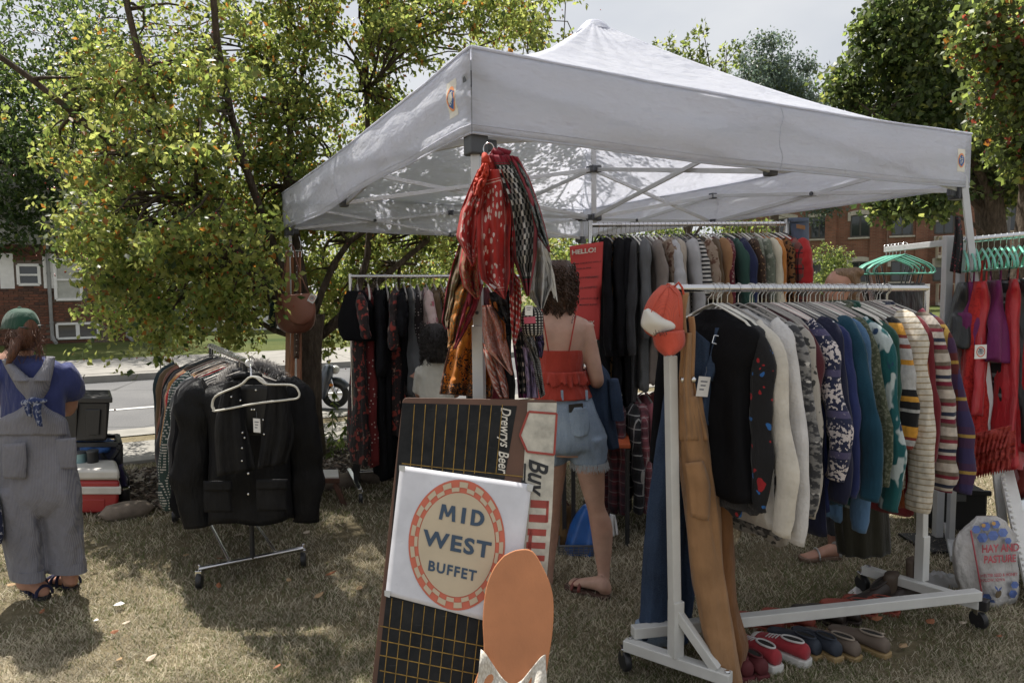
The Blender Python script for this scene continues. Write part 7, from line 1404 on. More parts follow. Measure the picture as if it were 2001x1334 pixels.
def hairmat(name, a, b, sc=(60, 60, 4)):
    t = NT(name); k = t.noise(t.co(scale=sc), 3, 4, .6); return t.bsdf(t.ramp(k, [(.3, a), (.7, b)]), .5, normal=t.bump(k, .9, .01), spec=.4)
H_RED = hairmat('reddish_hair', (.04, .016, .009), (.16, .065, .035)); H_BRN = hairmat('brown_hair', (.026, .014, .009), (.10, .053, .032)); H_BLK = hairmat('black_hair', (.006, .005, .005), (.03, .024, .022)); H_LT = hairmat('light_brown_hair', (.13, .075, .04), (.30, .19, .11))
hb = [pxloft([(22, 66, 620, 3.41, .07), (14, 78, 636, 3.415, .105), (13, 79, 652, 3.415, .112), (16, 76, 670, 3.415, .10), (24, 62, 684, 3.41, .07)], 14, 24, .03, 6, 2), limb([(P(34, 664, 3.33), .034, .03), (P(27, 686, 3.29), .024, .02), (P(19, 704, 3.29), .016, .013), (P(12, 716, 3.31), .008, .008)], 10)]
hr_ = build('hair', fuse(hb, .007, 3), H_RED, pa, smooth=180); mb = MB()
for k in range(260):
    a = P(random.choice((random.uniform(74, 80), random.uniform(14, 20), random.uniform(20, 70))), random.uniform(640, 682), 3.33+random.uniform(-.03, .06)); mb.tube([a, a+A(random.uniform(-.012, .018), random.uniform(-.02, .01), random.uniform(-.03, 0)), a+A(random.uniform(-.015, .03), random.uniform(-.03, .01), -random.uniform(.03, .09))], .0011, 3)
build('loose_strands', mb, H_RED, hr_, kind='stuff')
M_GCAP = fab('green_cap_cotton', (.014, .058, .036), .75, bs=300, wr=.8)
cp_ = build('cap', fuse([pxloft([(30, 52, 602, 3.42, .03), (16, 66, 608, 3.42, .08), (6, 75, 620, 3.42, .105), (2, 79, 634, 3.42, .115), (2, 80, 642, 3.42, .115)], 12, 28)], .007, 3), M_GCAP, pa, smooth=180)
build('cap_button', MB().ball(P(38, 601, 3.42), (.009, .009, .006), 10, 6), M_GCAP, cp_, smooth=180); build('cap_strap', MB().tube([P(u, v, y) for u, v, y in ((40, 640, 3.298), (60, 639, 3.305), (76, 636, 3.33), (86, 636, 3.34))], .006, 6, flat=.5), M_BLACKPL, cp_, smooth=180)
build('cap_opening', MB().grid(lambda s, q: P(lerp(44, 76, s), lerp(641-17*math.sin(math.pi*s)**.7, 641, q), 3.30-.004+.028*abs(s-.4)), 12, 4), H_RED, cp_, smooth=180)
mb = MB(); mb.prism([P(4, 640, 3.44), P(-14, 646, 3.50), P(-10, 646, 3.58), P(30, 640, 3.56), P(60, 640, 3.53)], (0, 0, .006)); build('cap_peak', mb, M_GCAP, cp_)
M_SOLE = plain('black_sole', (.018, .018, .02), .8); M_WEB = fab('navy_webbing', (.018, .02, .05))
stp = [(.02, .02, .036, .045, .03), (.12, .30, .038, .075, .03), (.35, .42, .041, .062, .025), (.55, .50, .044, .045, .02), (.72, .62, .047, .034, .018)]
for h_, d_2 in ((fl, dA), (frr, dA2)): sandal(pa, h_, d_2, .245, M_SOLE, M_WEB, stp)
build('necklace', MB().tube([P(u, v, 3.335+.0008*(u-52)**2*.06) for u, v in cr([(32, 690), (42, 684), (54, 682), (66, 684), (73, 690)], 16)], .0025, 5), M_INK, pa)
tote = thing('tote_bag', 'dark blue patterned bag held at the far left edge of the photo', 'bag', P(-20, 1000, 3.3)); build('body', pxloft([(-45, -4, 965, 3.30, .04), (-50, 4, 1000, 3.30, .05), (-50, 8, 1040, 3.30, .05), (-45, 4, 1060, 3.30, .045)], 10, 20), pspots('navy_print', (.02, .025, .06), [(.55, .58, (.4, .4, .44))], scale=50), tote, smooth=180); build('handle', MB().tube([P(-30, 968, 3.3), P(-26, 900, 3.34), P(-24, 800, 3.44), P(-18, 900, 3.3), P(-14, 968, 3.28)], .007, 6), M_WEB, tote, smooth=180)

# ---- woman in red camisole and denim shorts, seen from behind
pb = thing('person', 'woman in red camisole and cut off denim shorts browsing under the tent', 'person', A(*G(1180, 1168)[:2], 0)); yB = 3.42
ht = G(1190, 1172)
skin = [pxloft([(1068, 1112, 515, 3.46, .06), (1058, 1122, 535, 3.46, .095), (1056, 1124, 560, 3.46, .10), (1066, 1120, 585, 3.455, .075), (1072, 1112, 600, 3.44, .055), (1066, 1118, 612, 3.43, .06), (1040, 1148, 625, 3.43, .075), (1034, 1156, 642, 3.42, .09), (1044, 1146, 680, 3.42, .10), (1050, 1136, 720, 3.42, .095), (1050, 1142, 765, 3.42, .10), (1044, 1166, 810, 3.42, .125), (1042, 1178, 850, 3.42, .13), (1060, 1170, 885, 3.42, .11)], 34, 24),
 pxloft([(1112, 1182, 868, 3.42, .10), (1122, 1182, 905, 3.42, .095), (1134, 1182, 950, 3.42, .078), (1146, 1182, 988, 3.42, .062), (1151, 1194, 1015, 3.42, .06), (1155, 1198, 1040, 3.42, .06), (1160, 1196, 1075, 3.42, .048), (1167, 1192, 1115, 3.41, .034), (1169, 1192, 1140, 3.40, .032), (1170, 1196, 1160, 3.39, .034)], 26, 18),
 pxloft([(1046, 1112, 868, 3.44, .10), (1046, 1106, 920, 3.46, .09), (1050, 1096, 990, 3.48, .062), (1050, 1092, 1040, 3.5, .06), (1056, 1082, 1115, 3.52, .034), (1056, 1082, 1150, 3.52, .034)], 22, 18),
 limb([(P(1140, 636, 3.42), .05, .052), (P(1152, 680, 3.41), .044, .046), (P(1164, 732, 3.40), .038, .040), (P(1166, 745, 3.42), .036, .036), (P(1160, 738, 3.52), .036, .034), (P(1142, 725, 3.66), .028, .024)], 18), limb([(P(1046, 636, 3.42), .05, .052), (P(1036, 690, 3.42), .044, .046), (P(1030, 745, 3.44), .037, .038), (P(1036, 735, 3.56), .034, .034), (P(1060, 715, 3.7), .026, .022)], 16)]
skin += hand(P(1142, 725, 3.66), A(-.4, .8, -.1), 1, (0, 0, 1)) + hand(P(1060, 715, 3.70), A(.2, .8, .3), -1, (0, 0, 1))
dB = unit(A(-.55, .42, 0)); skin += foot(ht+A(-.005, .01, .02), dB, .225) + foot(G(1070, 1150)+A(0, .1, .02), A(-.2, 1, 0), .225) + [limb([(P(1182, 1150, 3.40), .036, .036), (ht+A(0, .02, .05)+dB*.02, .034, .04)], 6)]
skin += [MB().tube([P(1092, 556, 3.55), P(1092, 568, 3.585), P(1092, 572, 3.56)], [.008, .013, .009], 8), MB().ball(P(1057, 560, 3.46), (.01, .02, .03), 10, 7), MB().ball(P(1123, 560, 3.46), (.01, .02, .03), 10, 7)]
build('body', fuse(skin, .008, 5), SK1, pb, smooth=180)
M_CAMI = fab('rust_red_linen', (.36, .045, .03), .8, bs=260, wr=1.2)
cm = build('camisole', pxloft([(1046, 1142, 682, 3.42, .112), (1046, 1142, 690, 3.42, .113), (1048, 1140, 712, 3.42, .110), (1046, 1140, 732, 3.42, .112), (1042, 1148, 752, 3.42, .124), (1036, 1157, 775, 3.42, .137)], 24, 60, .010, 11, 2), M_CAMI, pb, smooth=180)
mb = MB(); R = []
for i in range(8):
    t_ = i/7; v = 722+24*t_; rr = []
    for j in range(150):
        q = 2*math.pi*j/150; c = (P(1045, v, 3.42)+P(1143, v, 3.42))/2; h = (P(1143, v, 3.42)-P(1045, v, 3.42))/2; k = 1.03+.10*t_*(1+.9*math.sin(19*q+2*math.sin(5*q)))
        rr.append(c+h*math.cos(q)*k+A(0, .117*k, 0)*math.sin(q)+A(0, 0, .010*math.sin(12*q+1)*t_+.006*math.sin(31*q)*t_))
    R.append(np.array(rr))
mb.rings(R, cap=False); build('ruffle', mb, M_CAMI, cm, smooth=180, solid=.003)
for (u0, v0, u1, v1) in ((1128, 600, 1112, 686), (1058, 602, 1072, 686)): build('strap', MB().tube([P(lerp(u0, u1, q), lerp(v0, v1, q), 3.35+(.035 if q < .1 else 0)-.035*q+ -.012*math.sin(math.pi*q)) for q in np.linspace(0, 1, 10)], .0035, 6), M_CAMI, cm, smooth=180)
mb = MB()
for k in range(9): c = P(1114+5*random.random()+k*.9, 630-k*1.6+4*random.random(), 3.318); mb.tube([c, c+A(.006*random.uniform(-1, 1), 0, .010)], .0014, 4)
build('tattoo', mb, plain('tattoo_ink', (.10, .07, .07), .6), pb)
sh_ = [pxloft([(1046, 1150, 766, 3.42, .115), (1042, 1166, 800, 3.42, .138), (1038, 1182, 845, 3.42, .147), (1040, 1184, 868, 3.42, .145), (1060, 1165, 884, 3.42, .10)], 18, 36, crump=.06), pxloft([(1106, 1186, 850, 3.42, .13), (1112, 1187, 880, 3.42, .118), (1115, 1187, 902, 3.42, .112)], 10, 30, crump=.07), pxloft([(1040, 1112, 850, 3.43, .13), (1040, 1110, 880, 3.44, .118), (1042, 1108, 902, 3.45, .108)], 8, 24)]
so = build('shorts', fuse(sh_, .009, 3), M_DENL, pb, smooth=180)
build('waistband', pxloft([(1045, 1152, 763, 3.42, .120), (1043, 1155, 778, 3.42, .126)], 4, 28), M_DENL, so, smooth=60)
build('back_pocket', pxcloth([(1112, 797), (1113, 825), (1118, 850), (1130, 852)], [(1146, 794), (1152, 822), (1150, 846), (1140, 852)], 3.285, 12, 10, .001, 1, .012, 1, 3.272), M_DENL, so, smooth=180, solid=.004)
for u in (1098, 1146): build('belt_loop', MB().bar(P(u, 762, 3.295 if u < 1120 else 3.315), P(u+1, 782, 3.288 if u < 1120 else 3.308), .012, .006), M_DENL, so)
mb = MB()
for k in range(240):
    q = random.uniform(math.pi, 2*math.pi); c = (P(1115, 902, 3.42)+P(1187, 902, 3.42))/2; h = (P(1187, 902, 3.42)-P(1115, 902, 3.42))/2; a = c+h*math.cos(q)+A(0, .112, 0)*math.sin(q); mb.tube([a+A(0, 0, .012), a+A(random.uniform(-.006, .006), -.003, -.006), a+A(random.uniform(-.012, .012), -.004, -random.uniform(.012, .035))], .0008, 3)
build('frayed_hem', mb, plain('denim_thread', (.5, .53, .56), .9), so, kind='stuff')
ph_ = thing('phone', 'black phone sticking out of the denim shorts pocket', 'phone', P(1124, 793, 3.27)); build('body', MB().hexa([P(1112, 806, 3.276), P(1140, 803, 3.276), P(1140, 803, 3.286), P(1112, 806, 3.286), P(1111, 790, 3.270), P(1139, 787, 3.270), P(1139, 787, 3.28), P(1111, 790, 3.28)]), M_BLACKPL, ph_, bevel=.002)
hb = [pxloft([(1072, 1112, 508, 3.45, .05), (1058, 1122, 526, 3.45, .10), (1055, 1125, 550, 3.44, .112), (1060, 1126, 575, 3.42, .09), (1072, 1118, 590, 3.39, .05), (1084, 1108, 598, 3.37, .02)], 16, 26, .09, 5, 2)]
hr2 = build('hair', fuse(hb, .007, 2), H_BRN, pb, smooth=180); mb = MB()
for k in range(420):
    q = random.uniform(0, 2*math.pi); v0 = random.uniform(512, 592) if k % 3 else random.uniform(560, 598); cxx = 1091+38*math.cos(q)*(.75+.25*math.sin((v0-505)/85*math.pi)); a = P(cxx, v0, 3.43+.115*math.sin(q)*(1 if v0 < 570 else .6)); L = random.uniform(.04, .10) if k % 3 else random.uniform(.03, .12)*(.5+.5*abs(math.sin(q*3))); f = random.uniform(1.2, 2.2); r_ = random.uniform(.005, .012); p0 = random.uniform(0, 6)
    mb.tube([a+A(r_*math.cos(f*6.28*s_+p0), r_*math.sin(f*6.28*s_+p0), -L*s_) for s_ in np.linspace(0, 1, 11)], [.0032]*8+[.0025, .0018, .0008], 4)
build('curls', mb, H_BRN, hr2, kind='stuff', smooth=180)
sandal(pb, ht+A(-.005, .01, 0), dB, .235, plain('brown_sole', (.07, .035, .025), .7), plain('reddish_strap', (.18, .05, .04), .6), [(.60, .55, .048, .045, .022), (.78, .70, .05, .036, .02)])
dj = thing('jacket', 'dark blue denim jacket draped over the arm of the woman in red', 'jacket', P(1180, 780, 3.5))
build('body', pxloft([(1146, 1176, 712, 3.50, .05), (1142, 1192, 735, 3.50, .07), (1140, 1196, 770, 3.50, .07), (1152, 1200, 810, 3.50, .065), (1168, 1206, 850, 3.50, .06), (1180, 1210, 874, 3.50, .05)], 20, 40, .05, 6, 4), M_DEN, dj, smooth=180); build('sleeve', pxloft([(1186, 1208, 740, 3.47, .035), (1192, 1216, 780, 3.46, .04), (1196, 1218, 812, 3.46, .035)], 10, 18, .04, 4, 2), M_DEN, dj, smooth=180); build('cuff', pxloft([(1195, 1220, 806, 3.46, .04), (1196, 1220, 820, 3.46, .038)], 4, 16), M_DEN, dj, smooth=60)
# ---- shopper with black curls bent over the left rear rack
pd_ = thing('person', 'shopper with black curly hair and white top bent towards the left rear rack', 'person', A(*G(850, 1000)[:2], 0))
skin = [pxloft([(838, 868, 640, 4.62, .05), (832, 872, 660, 4.62, .08), (836, 870, 685, 4.62, .07), (842, 866, 700, 4.62, .05), (828, 880, 715, 4.64, .08), (828, 880, 780, 4.66, .10), (830, 882, 840, 4.68, .12), (832, 880, 870, 4.68, .1)], 24, 20), pxloft([(832, 858, 860, 4.68, .08), (836, 856, 930, 4.68, .05), (840, 854, 1000, 4.68, .035), (840, 854, 1015, 4.68, .035)], 12, 14), pxloft([(858, 882, 860, 4.70, .08), (862, 880, 930, 4.70, .05), (864, 878, 1000, 4.7, .035), (864, 878, 1012, 4.7, .035)], 12, 14), limb([(P(830, 722, 4.64), .045, .045), (P(820, 770, 4.72), .036, .036), (P(815, 740, 4.86), .026, .024)], 10), limb([(P(880, 722, 4.64), .045, .045), (P(890, 770, 4.72), .036, .036), (P(880, 740, 4.86), .026, .024)], 10)]+hand(P(815, 740, 4.86), A(0, .8, .3), -1)+hand(P(880, 740, 4.86), A(0, .8, .3), 1)
for u in (847, 871): skin += foot(G(u, 1012)+A(0, .0, 0), A(-.1, 1, 0), .23)
build('body', fuse(skin, .011, 4), SK2, pd_, smooth=180)
build('shirt', fuse([pxloft([(836, 872, 694, 4.63, .07), (824, 884, 712, 4.64, .10), (820, 886, 770, 4.66, .12), (818, 890, 830, 4.67, .13)], 14, 24, .02, 5, 1), limb([(P(828, 722, 4.64), .06, .06), (P(819, 765, 4.72), .05, .05)], 6, 16), limb([(P(882, 722, 4.64), .06, .06), (P(891, 765, 4.72), .05, .05)], 6, 16)], .011, 4), fab('ivory_cotton', (.52, .50, .44), wr=1.0), pd_, smooth=180)
build('trousers', fuse([pxloft([(824, 888, 826, 4.68, .13), (828, 886, 870, 4.68, .12), (834, 880, 890, 4.68, .09)], 8, 22), pxloft([(828, 858, 868, 4.68, .09), (834, 858, 990, 4.68, .06)], 8, 18), pxloft([(857, 886, 868, 4.7, .09), (860, 884, 990, 4.7, .06)], 8, 18)], .011, 3), C_BLACK, pd_, smooth=180)
hd = build('hair', fuse([pxloft([(836, 862, 632, 4.58, .06), (826, 874, 650, 4.57, .10), (826, 876, 680, 4.56, .10), (834, 874, 708, 4.55, .07)], 12, 22, .05, 5)], .01, 2), H_BLK, pd_, smooth=180); mb = MB()
for k in range(260):
    q = random.uniform(0, 2*math.pi); v0 = random.uniform(630, 700); a = P(850+28*math.cos(q), v0, 4.56+.11*math.sin(q)); r_ = random.uniform(.008, .014); p0 = random.uniform(0, 6); mb.tube([a+A(r_*math.cos(9*s_+p0), r_*math.sin(9*s_+p0), -.06*s_) for s_ in np.linspace(0, 1, 9)], .0024, 4)
build('curls', mb, H_BLK, hd, kind='stuff', smooth=180)
# ---- woman behind the front rack, head bowed, silver sandals
pc = thing('person', 'woman with brown bun bending behind the front rack in silver sandals', 'person', A(*G(1640, 1090)[:2], 0)); h1, h2 = G(1638, 1090), G(1684, 1080)
skin = [pxloft([(1626, 1660, 530, 4.02, .05), (1614, 1668, 545, 4.02, .085), (1610, 1664, 565, 4.02, .09), (1616, 1654, 588, 4.02, .08), (1632, 1662, 604, 4.03, .05), (1636, 1672, 622, 4.05, .055), (1602, 1708, 645, 4.06, .08), (1598, 1712, 680, 4.06, .10), (1610, 1700, 780, 4.06, .11), (1606, 1706, 850, 4.06, .12), (1620, 1690, 880, 4.06, .1)], 30, 22), pxloft([(1606, 1652, 860, 4.05, .09), (1612, 1644, 980, 4.03, .055), (1617, 1641, 1060, 4.0, .036), (1618, 1640, 1085, 3.98, .036)], 14, 16), pxloft([(1656, 1704, 860, 4.07, .09), (1664, 1700, 980, 4.06, .055), (1666, 1690, 1055, 4.05, .036), (1668, 1690, 1075, 4.05, .036)], 14, 16), limb([(P(1608, 655, 4.06), .048, .05), (P(1590, 720, 4.0), .038, .038), (P(1570, 700, 3.86), .026, .022)], 10), limb([(P(1704, 655, 4.06), .048, .05), (P(1716, 720, 4.0), .038, .038), (P(1700, 700, 3.86), .026, .022)], 10), MB().tube([P(1612, 556, 4.0), P(1606, 566, 3.985), P(1611, 572, 3.99)], [.008, .012, .008], 8)]+hand(P(1570, 700, 3.86), A(-.2, -.7, .2), 1)+hand(P(1700, 700, 3.86), A(-.1, -.7, .2), -1)+foot(h1, A(-1, -.12, 0), .22)+foot(h2, A(-1, .05, 0), .22)
build('body', fuse(skin, .009, 4), SK2, pc, smooth=180)
for v, y in ((556, 3.955),): build('eye', MB().ball(P(1618, v, y), (.009, .006, .005), 10, 6), M_INK, pc)
build('hair', fuse([pxloft([(1634, 1672, 524, 4.04, .06), (1622, 1680, 536, 4.04, .10), (1632, 1682, 552, 4.06, .10), (1646, 1680, 572, 4.08, .08), (1654, 1676, 588, 4.08, .05)], 12, 22, .03, 5), MB().ball(P(1672, 532, 4.02), (.05, .045, .032))], .009, 3), H_LT, pc, smooth=180)
build('dress', fuse([pxloft([(1628, 1676, 630, 4.06, .07), (1600, 1712, 650, 4.06, .10), (1602, 1708, 720, 4.06, .12), (1600, 1712, 800, 4.06, .13), (1596, 1718, 930, 4.06, .16), (1594, 1722, 1030, 4.05, .18)], 18, 30, .03, 7, 3)], .012, 3), fab('black_cotton_dress', (.02, .021, .024)), pc, smooth=180)
M_SILV = plain('silver_leather', (.55, .55, .56), .3, .7)
for h_, d_ in ((h1, A(-1, -.12, 0)), (h2, A(-1, .05, 0))): sandal(pc, h_, d_, .225, plain('tan_sole', (.16, .1, .07), .7), M_SILV, [(.62, .56, .046, .04, .02), (.05, .1, .038, .06, .03)])
# ================================================================== SMALL THINGS ON THE GROUND
# ---- shoes
def shoe(parent, heel, d, L, upper, sole, lining, w=1.0, h=1.0, sole_h=.022, toe=None, laces=None, openq=(.08, .46), high=0.0):
    d = unit(A(d[0], d[1], 0)); r = A(d[1], -d[0], 0); z0 = sole_h
    prof = [(-.0, .022, .052+high), (.05, .031, .062+high), (.16, .034, .062+high*.9), (.30, .034, .058+high*.6), (.45, .037, .055+high*.2), (.58, .042, .046), (.72, .045, .036), (.86, .041, .028), (.96, .028, .022), (1.0, .012, .014)]
    pp = cr(prof, 26); R = []
    for q, wd, hh in pp:
        c = heel+d*L*q; rg = []
        for k in range(20):
            a = 2*math.pi*k/20; si = math.sin(a); ww = wd*w*(1.0 if si < 0 else 1-.35*si*si); rg.append(c+r*ww*math.copysign(abs(math.cos(a))**.75, math.cos(a))+A(0, 0, z0+(hh*h*(.5+.5*si) if si > -.0 else hh*h*.5*(1+si))))
        R.append(np.array(rg))
    up = build('upper', MB().rings(R), upper, parent, smooth=180)
    pts = [(-.035, .014), (-.02, .028), (.08, .036), (.3, .036), (.55, .044), (.74, .049), (.9, .045), (1.0, .028), (1.03, .01)]
    poly = [heel+d*L*q+r*x*w+A(0, 0, .003) for q, x in pts]+[heel+d*L*q-r*x*w+A(0, 0, .003) for q, x in pts[::-1]]
    build('sole', MB().prism(poly, (0, 0, sole_h)), sole, parent, bevel=.004)
    mb = MB(); top = lambda q: z0+np.interp(q, [p[0] for p in prof], [p[2] for p in prof])*h; rim = [heel+d*L*lerp(openq[0], openq[1], .5-.5*math.cos(a))+r*.021*w*math.sin(a)+A(0, 0, top(lerp(openq[0], openq[1], .5-.5*math.cos(a)))+.002) for a in np.arange(24)*2*math.pi/24]
    build('opening', MB().add(rim, [tuple(range(24))]), plain('shoe_dark_inside', (.02, .018, .016), .9), parent)
    build('collar', MB().tube(rim+[rim[0], rim[1]], .0045, 6), lining, parent, smooth=180)
    if toe is not None:
        build('toe_cap', MB().rings([x*1.0+ (heel+d*L*.9+A(0, 0, z0)-(heel+d*L*.9+A(0, 0, z0)))+0 for x in [R[i]+(R[i]-R[i].mean(0))*.04 for i in range(20, 26)]]), toe, parent, smooth=180)
    if laces is not None:
        for k, q in enumerate((.5, .56, .62, .68)): c = heel+d*L*q+A(0, 0, top(q)+.001); build('lace', MB().tube([c-r*.022*w+d*.006-A(0, 0, .006), c+A(0, 0, .004), c+r*.022*w-d*.006-A(0, 0, .006)], .0028, 5), laces, parent, smooth=180)
M_SRED = fab('red_canvas', (.34, .035, .045), .8, bs=400); M_SWH = plain('white_rubber', (.60, .59, .56), .5, var=.1, scale=30); M_LACE_W = plain('white_lace_cord', (.58, .56, .55), .8); M_NVY = plain('navy_suede', (.028, .036, .052), .75, var=.15); M_GUM = plain('gum_sole', (.32, .22, .10), .6); M_TAUP = plain('taupe_suede', (.15, .115, .09), .8, var=.15); M_ORGS = plain('orange_red_leather', (.26, .05, .03), .6, var=.15); M_DRED = plain('maroon_canvas', (.10, .016, .02), .8); M_BOOT = plain('brown_boot_leather', (.085, .06, .042), .6, var=.25, scale=8); M_DKB = plain('dark_boot_leather', (.03, .02, .016), .5, var=.2)
def sh(label, hu, hv, d, L, up_, so_, li, group='shoes under the front rack', **k):
    g = G(hu, hv); o = thing('shoe', label, 'shoe', g, 0, group); shoe(o, g, d, L, up_, so_, li, **k); return o
sh('red canvas sneaker with white toe pointing away, left of the pair', 1519, 1316, (-.38, .92), .25, M_SRED, M_SWH, M_LACE_W, toe=M_SWH, laces=M_LACE_W, w=1.05, sole_h=.034)
sh('red canvas sneaker with white toe tilted beside its mate, right of the pair', 1578, 1304, (-.62, .78), .25, M_SRED, M_SWH, M_LACE_W, toe=M_SWH, laces=M_LACE_W, w=1.05, sole_h=.034)
sh('maroon canvas shoe half hidden by the tan overalls', 1492, 1330, (-.3, .95), .24, M_DRED, M_DRED, M_DRED)
sh('maroon canvas shoe lying closest to the tan trouser leg', 1462, 1334, (-.2, .98), .24, M_DRED, M_DRED, M_DRED)
sh('navy suede slip on with gum sole, left of the navy pair', 1600, 1290, (-.5, .86), .25, M_NVY, M_GUM, M_NVY)
sh('navy suede slip on with thick gum sole, right of the navy pair', 1638, 1297, (-.35, .93), .25, M_NVY, M_GUM, M_NVY, sole_h=.03)
sh('taupe moccasin with pale sole beside the navy slip on', 1676, 1293, (-.5, .87), .26, M_TAUP, M_GUM, plain('taupe_rim', (.3, .25, .2), .8))
sh('taupe moccasin with pale sole at the right end of the shoe row', 1734, 1286, (-.55, .84), .26, M_TAUP, M_GUM, plain('taupe_rim', (.3, .25, .2), .8))
for i, (u, v, d, m_) in enumerate(((1530, 1240, (-.75, .6), M_ORGS), (1590, 1236, (-.7, .7), M_ORGS), (1650, 1228, (-.7, .7), M_DKB), (1680, 1222, (-.8, .6), M_DKB), (1712, 1208, (-.85, .5), M_ORGS), (1755, 1204, (-.7, .6), M_ORGS))): sh(('orange red flat behind the base bar nearest the tan overalls', 'second orange red flat behind the base bar', 'dark shoe behind the base bar next to the orange flats', 'dark shoe behind the base bar, right one of its pair', 'red strap shoe behind the base bar with cream buckle', 'red strap shoe farthest right behind the base bar')[i], u, v, d, .24, m_, m_, m_, h=.85)
for i, (u, v) in enumerate(((1742, 1178), (1792, 1176))):
    g = G(u, v); o = thing('boot', ('dark brown boot standing behind the base bar on the left', 'dark brown boot with folded shaft beside the right upright')[i], 'boot', g, 0, 'boots under the front rack'); shoe(o, g, (-.75, -.2), .27, M_DKB, M_DKB, M_DKB, high=.05)
    build('shaft', pxloft([((1726, 1768)[i]+2, (1758, 1800)[i], 1092 if i else 1120, g[1], .045), ((1726, 1770)[i], (1758, 1800)[i], 1130, g[1], .05), ((1728, 1772)[i], (1756, 1798)[i], 1160, g[1], .045)], 12, 20, .03, 4, i), M_BOOT, o, smooth=180)
pap = thing('paper', 'torn piece of white paper lying by the caster of the front rack', 'paper', G(1672, 1160)); q = [G(u, v, h) for u, v, h in ((1656, 1158, .005), (1672, 1145, .03), (1684, 1152, .012), (1694, 1160, .02), (1690, 1168, .005), (1672, 1165, .02))]; build('sheet', MB().add(q, [(0, 1, 5), (1, 2, 5), (2, 3, 4), (2, 4, 5)]), M_PAPER, pap, solid=.001)

# ---- feed sack
yS = 3.28
sk_ = thing('feed_sack', 'white woven seed sack with blue hexagons and red lettering on the grass', 'sack', A(*G(1930, 1183)[:2], 0))
rows = [(1908, 1948, 1008, yS+.03, .012), (1898, 1962, 1018, yS+.02, .035), (1880, 1972, 1032, yS+.02, .06), (1868, 1982, 1050, yS+.01, .085), (1860, 1987, 1085, yS, .105), (1866, 1991, 1125, yS-.01, .11), (1884, 1992, 1158, yS-.02, .10), (1902, 1978, 1180, yS-.02, .07), (1912, 1966, 1186, yS-.02, .05)]
t = NT('woven_sack'); o = t.co(); M_SACK = t.bsdf(t.mix(1, (.58, .56, .54), t.ramp(t.noise(o, 7, 5), [(.3, .82), (.7, 1.08)]), 'MULTIPLY'), .5, normal=t.bump(t.noise(t.co(scale=(1, 1, .6)), 13, 4), .9, .04, t.bump(t.noise(o, 300, 2), .2, .003)), trans=.15, tcol=(.5, .48, .46), spec=.4)
build('bag', pxloft(rows, 40, 70, .035, 5, 3, crump=.13), M_SACK, sk_, smooth=180); RR = cr(rows, 60)
def onsack(u, v, off=.003):
    i = int(np.argmin(abs(RR[:, 2]-v))); uL, uR, _, y, d = RR[i]; c, h = (uL+uR)/2, (uR-uL)/2; x = max(-.985, min(.985, (u-c)/h)); ph = random.Random(3).uniform(0, 6); q = -math.acos(x) if True else 0; t_ = i/59
    k = 1+.035*math.sin(5*q+ph+1.7*t_)*(.3+.7*t_)+.021*math.sin(11*q-ph+3*t_); k += .13*mnoise.noise(Vector((math.cos(q)*2.2, math.sin(q)*2.2+3, t_*5)))+.065*mnoise.noise(Vector((math.cos(q)*6, math.sin(q)*6+3, t_*11))); k2 = k+.07*math.sin(5*q+ph+2*t_); return P(u, v, y+d*math.sin(q)*k2-off-.006)
M_SBL = plain('sack_blue', (.085, .14, .36), .6, var=.2, scale=40); M_SRD = plain('sack_red', (.42, .07, .09), .6, var=.2, scale=50); M_SYE = plain('sack_gold', (.5, .28, .08), .6)
mb = MB(); pts = cr([(1897, 1036), (1903, 1070), (1911, 1115), (1922, 1178)], 20)
mb.tube([onsack(u, v, .0) for u, v in pts], .0035, 5); build('red_seam', mb, M_SRD, sk_)
def hexp(u, v, r, nm, m_, off=.003): mb = MB(); mb.add([onsack(u, v, off)]+[onsack(u+r*math.cos(a), v+r*.95*math.sin(a), off) for a in np.arange(6)*math.pi/3], [(0, 1+k, 1+(k+1) % 6) for k in range(6)]); return build(nm, mb, m_, sk_)
for u, v, r in ((1908, 1034, 9), (1926, 1028, 10), (1946, 1024, 9), (1920, 1050, 11), (1941, 1046, 11), (1960, 1040, 10), (1970, 1056, 7), (1928, 1168, 10), (1938, 1178, 8), (1980, 1160, 9), (1983, 1142, 8)): hexp(u, v, r, 'hexagon_print', M_SBL)
for u, v in ((1922, 1026), (1942, 1022)): hexp(u, v, 4.5, 'honey_print', M_SYE, .005)
for txt, u0, v0, sz, bold in (('HAY AND', 1955, 1071, 21, .03), ('PASTURE', 1954, 1092, 20, .03), ('WELTER SEED & HONEY', 1952, 1123, 8.6, .02), ('ONSLOW, IOWA', 1938, 1133, 8.6, .02)): build('lettering', text_mb(txt, sz, lambda x, y: onsack(u0+x, v0-y+x*-.05, .004), bold=bold, sx=.78), M_SRD, sk_)
mb = MB(); mb.add([onsack(1951+6*math.cos(a)-2*math.sin(a), 1160+8*math.sin(a), .004) for a in np.arange(12)*math.pi/6], [tuple(range(12))]); build('bee_print', mb, plain('bee_brown', (.16, .12, .07), .7), sk_)
mb = MB()
for dx, dy in ((-7, -12), (7, -10)): mb.add([onsack(1951+dx*s_+3*n_, 1155+dy*s_, .0045) for s_, n_ in ((0, 0), (.5, .8), (1, 0), (.5, -.8))], [(0, 1, 2, 3)])
build('bee_wing_print', mb, M_SBL, sk_)
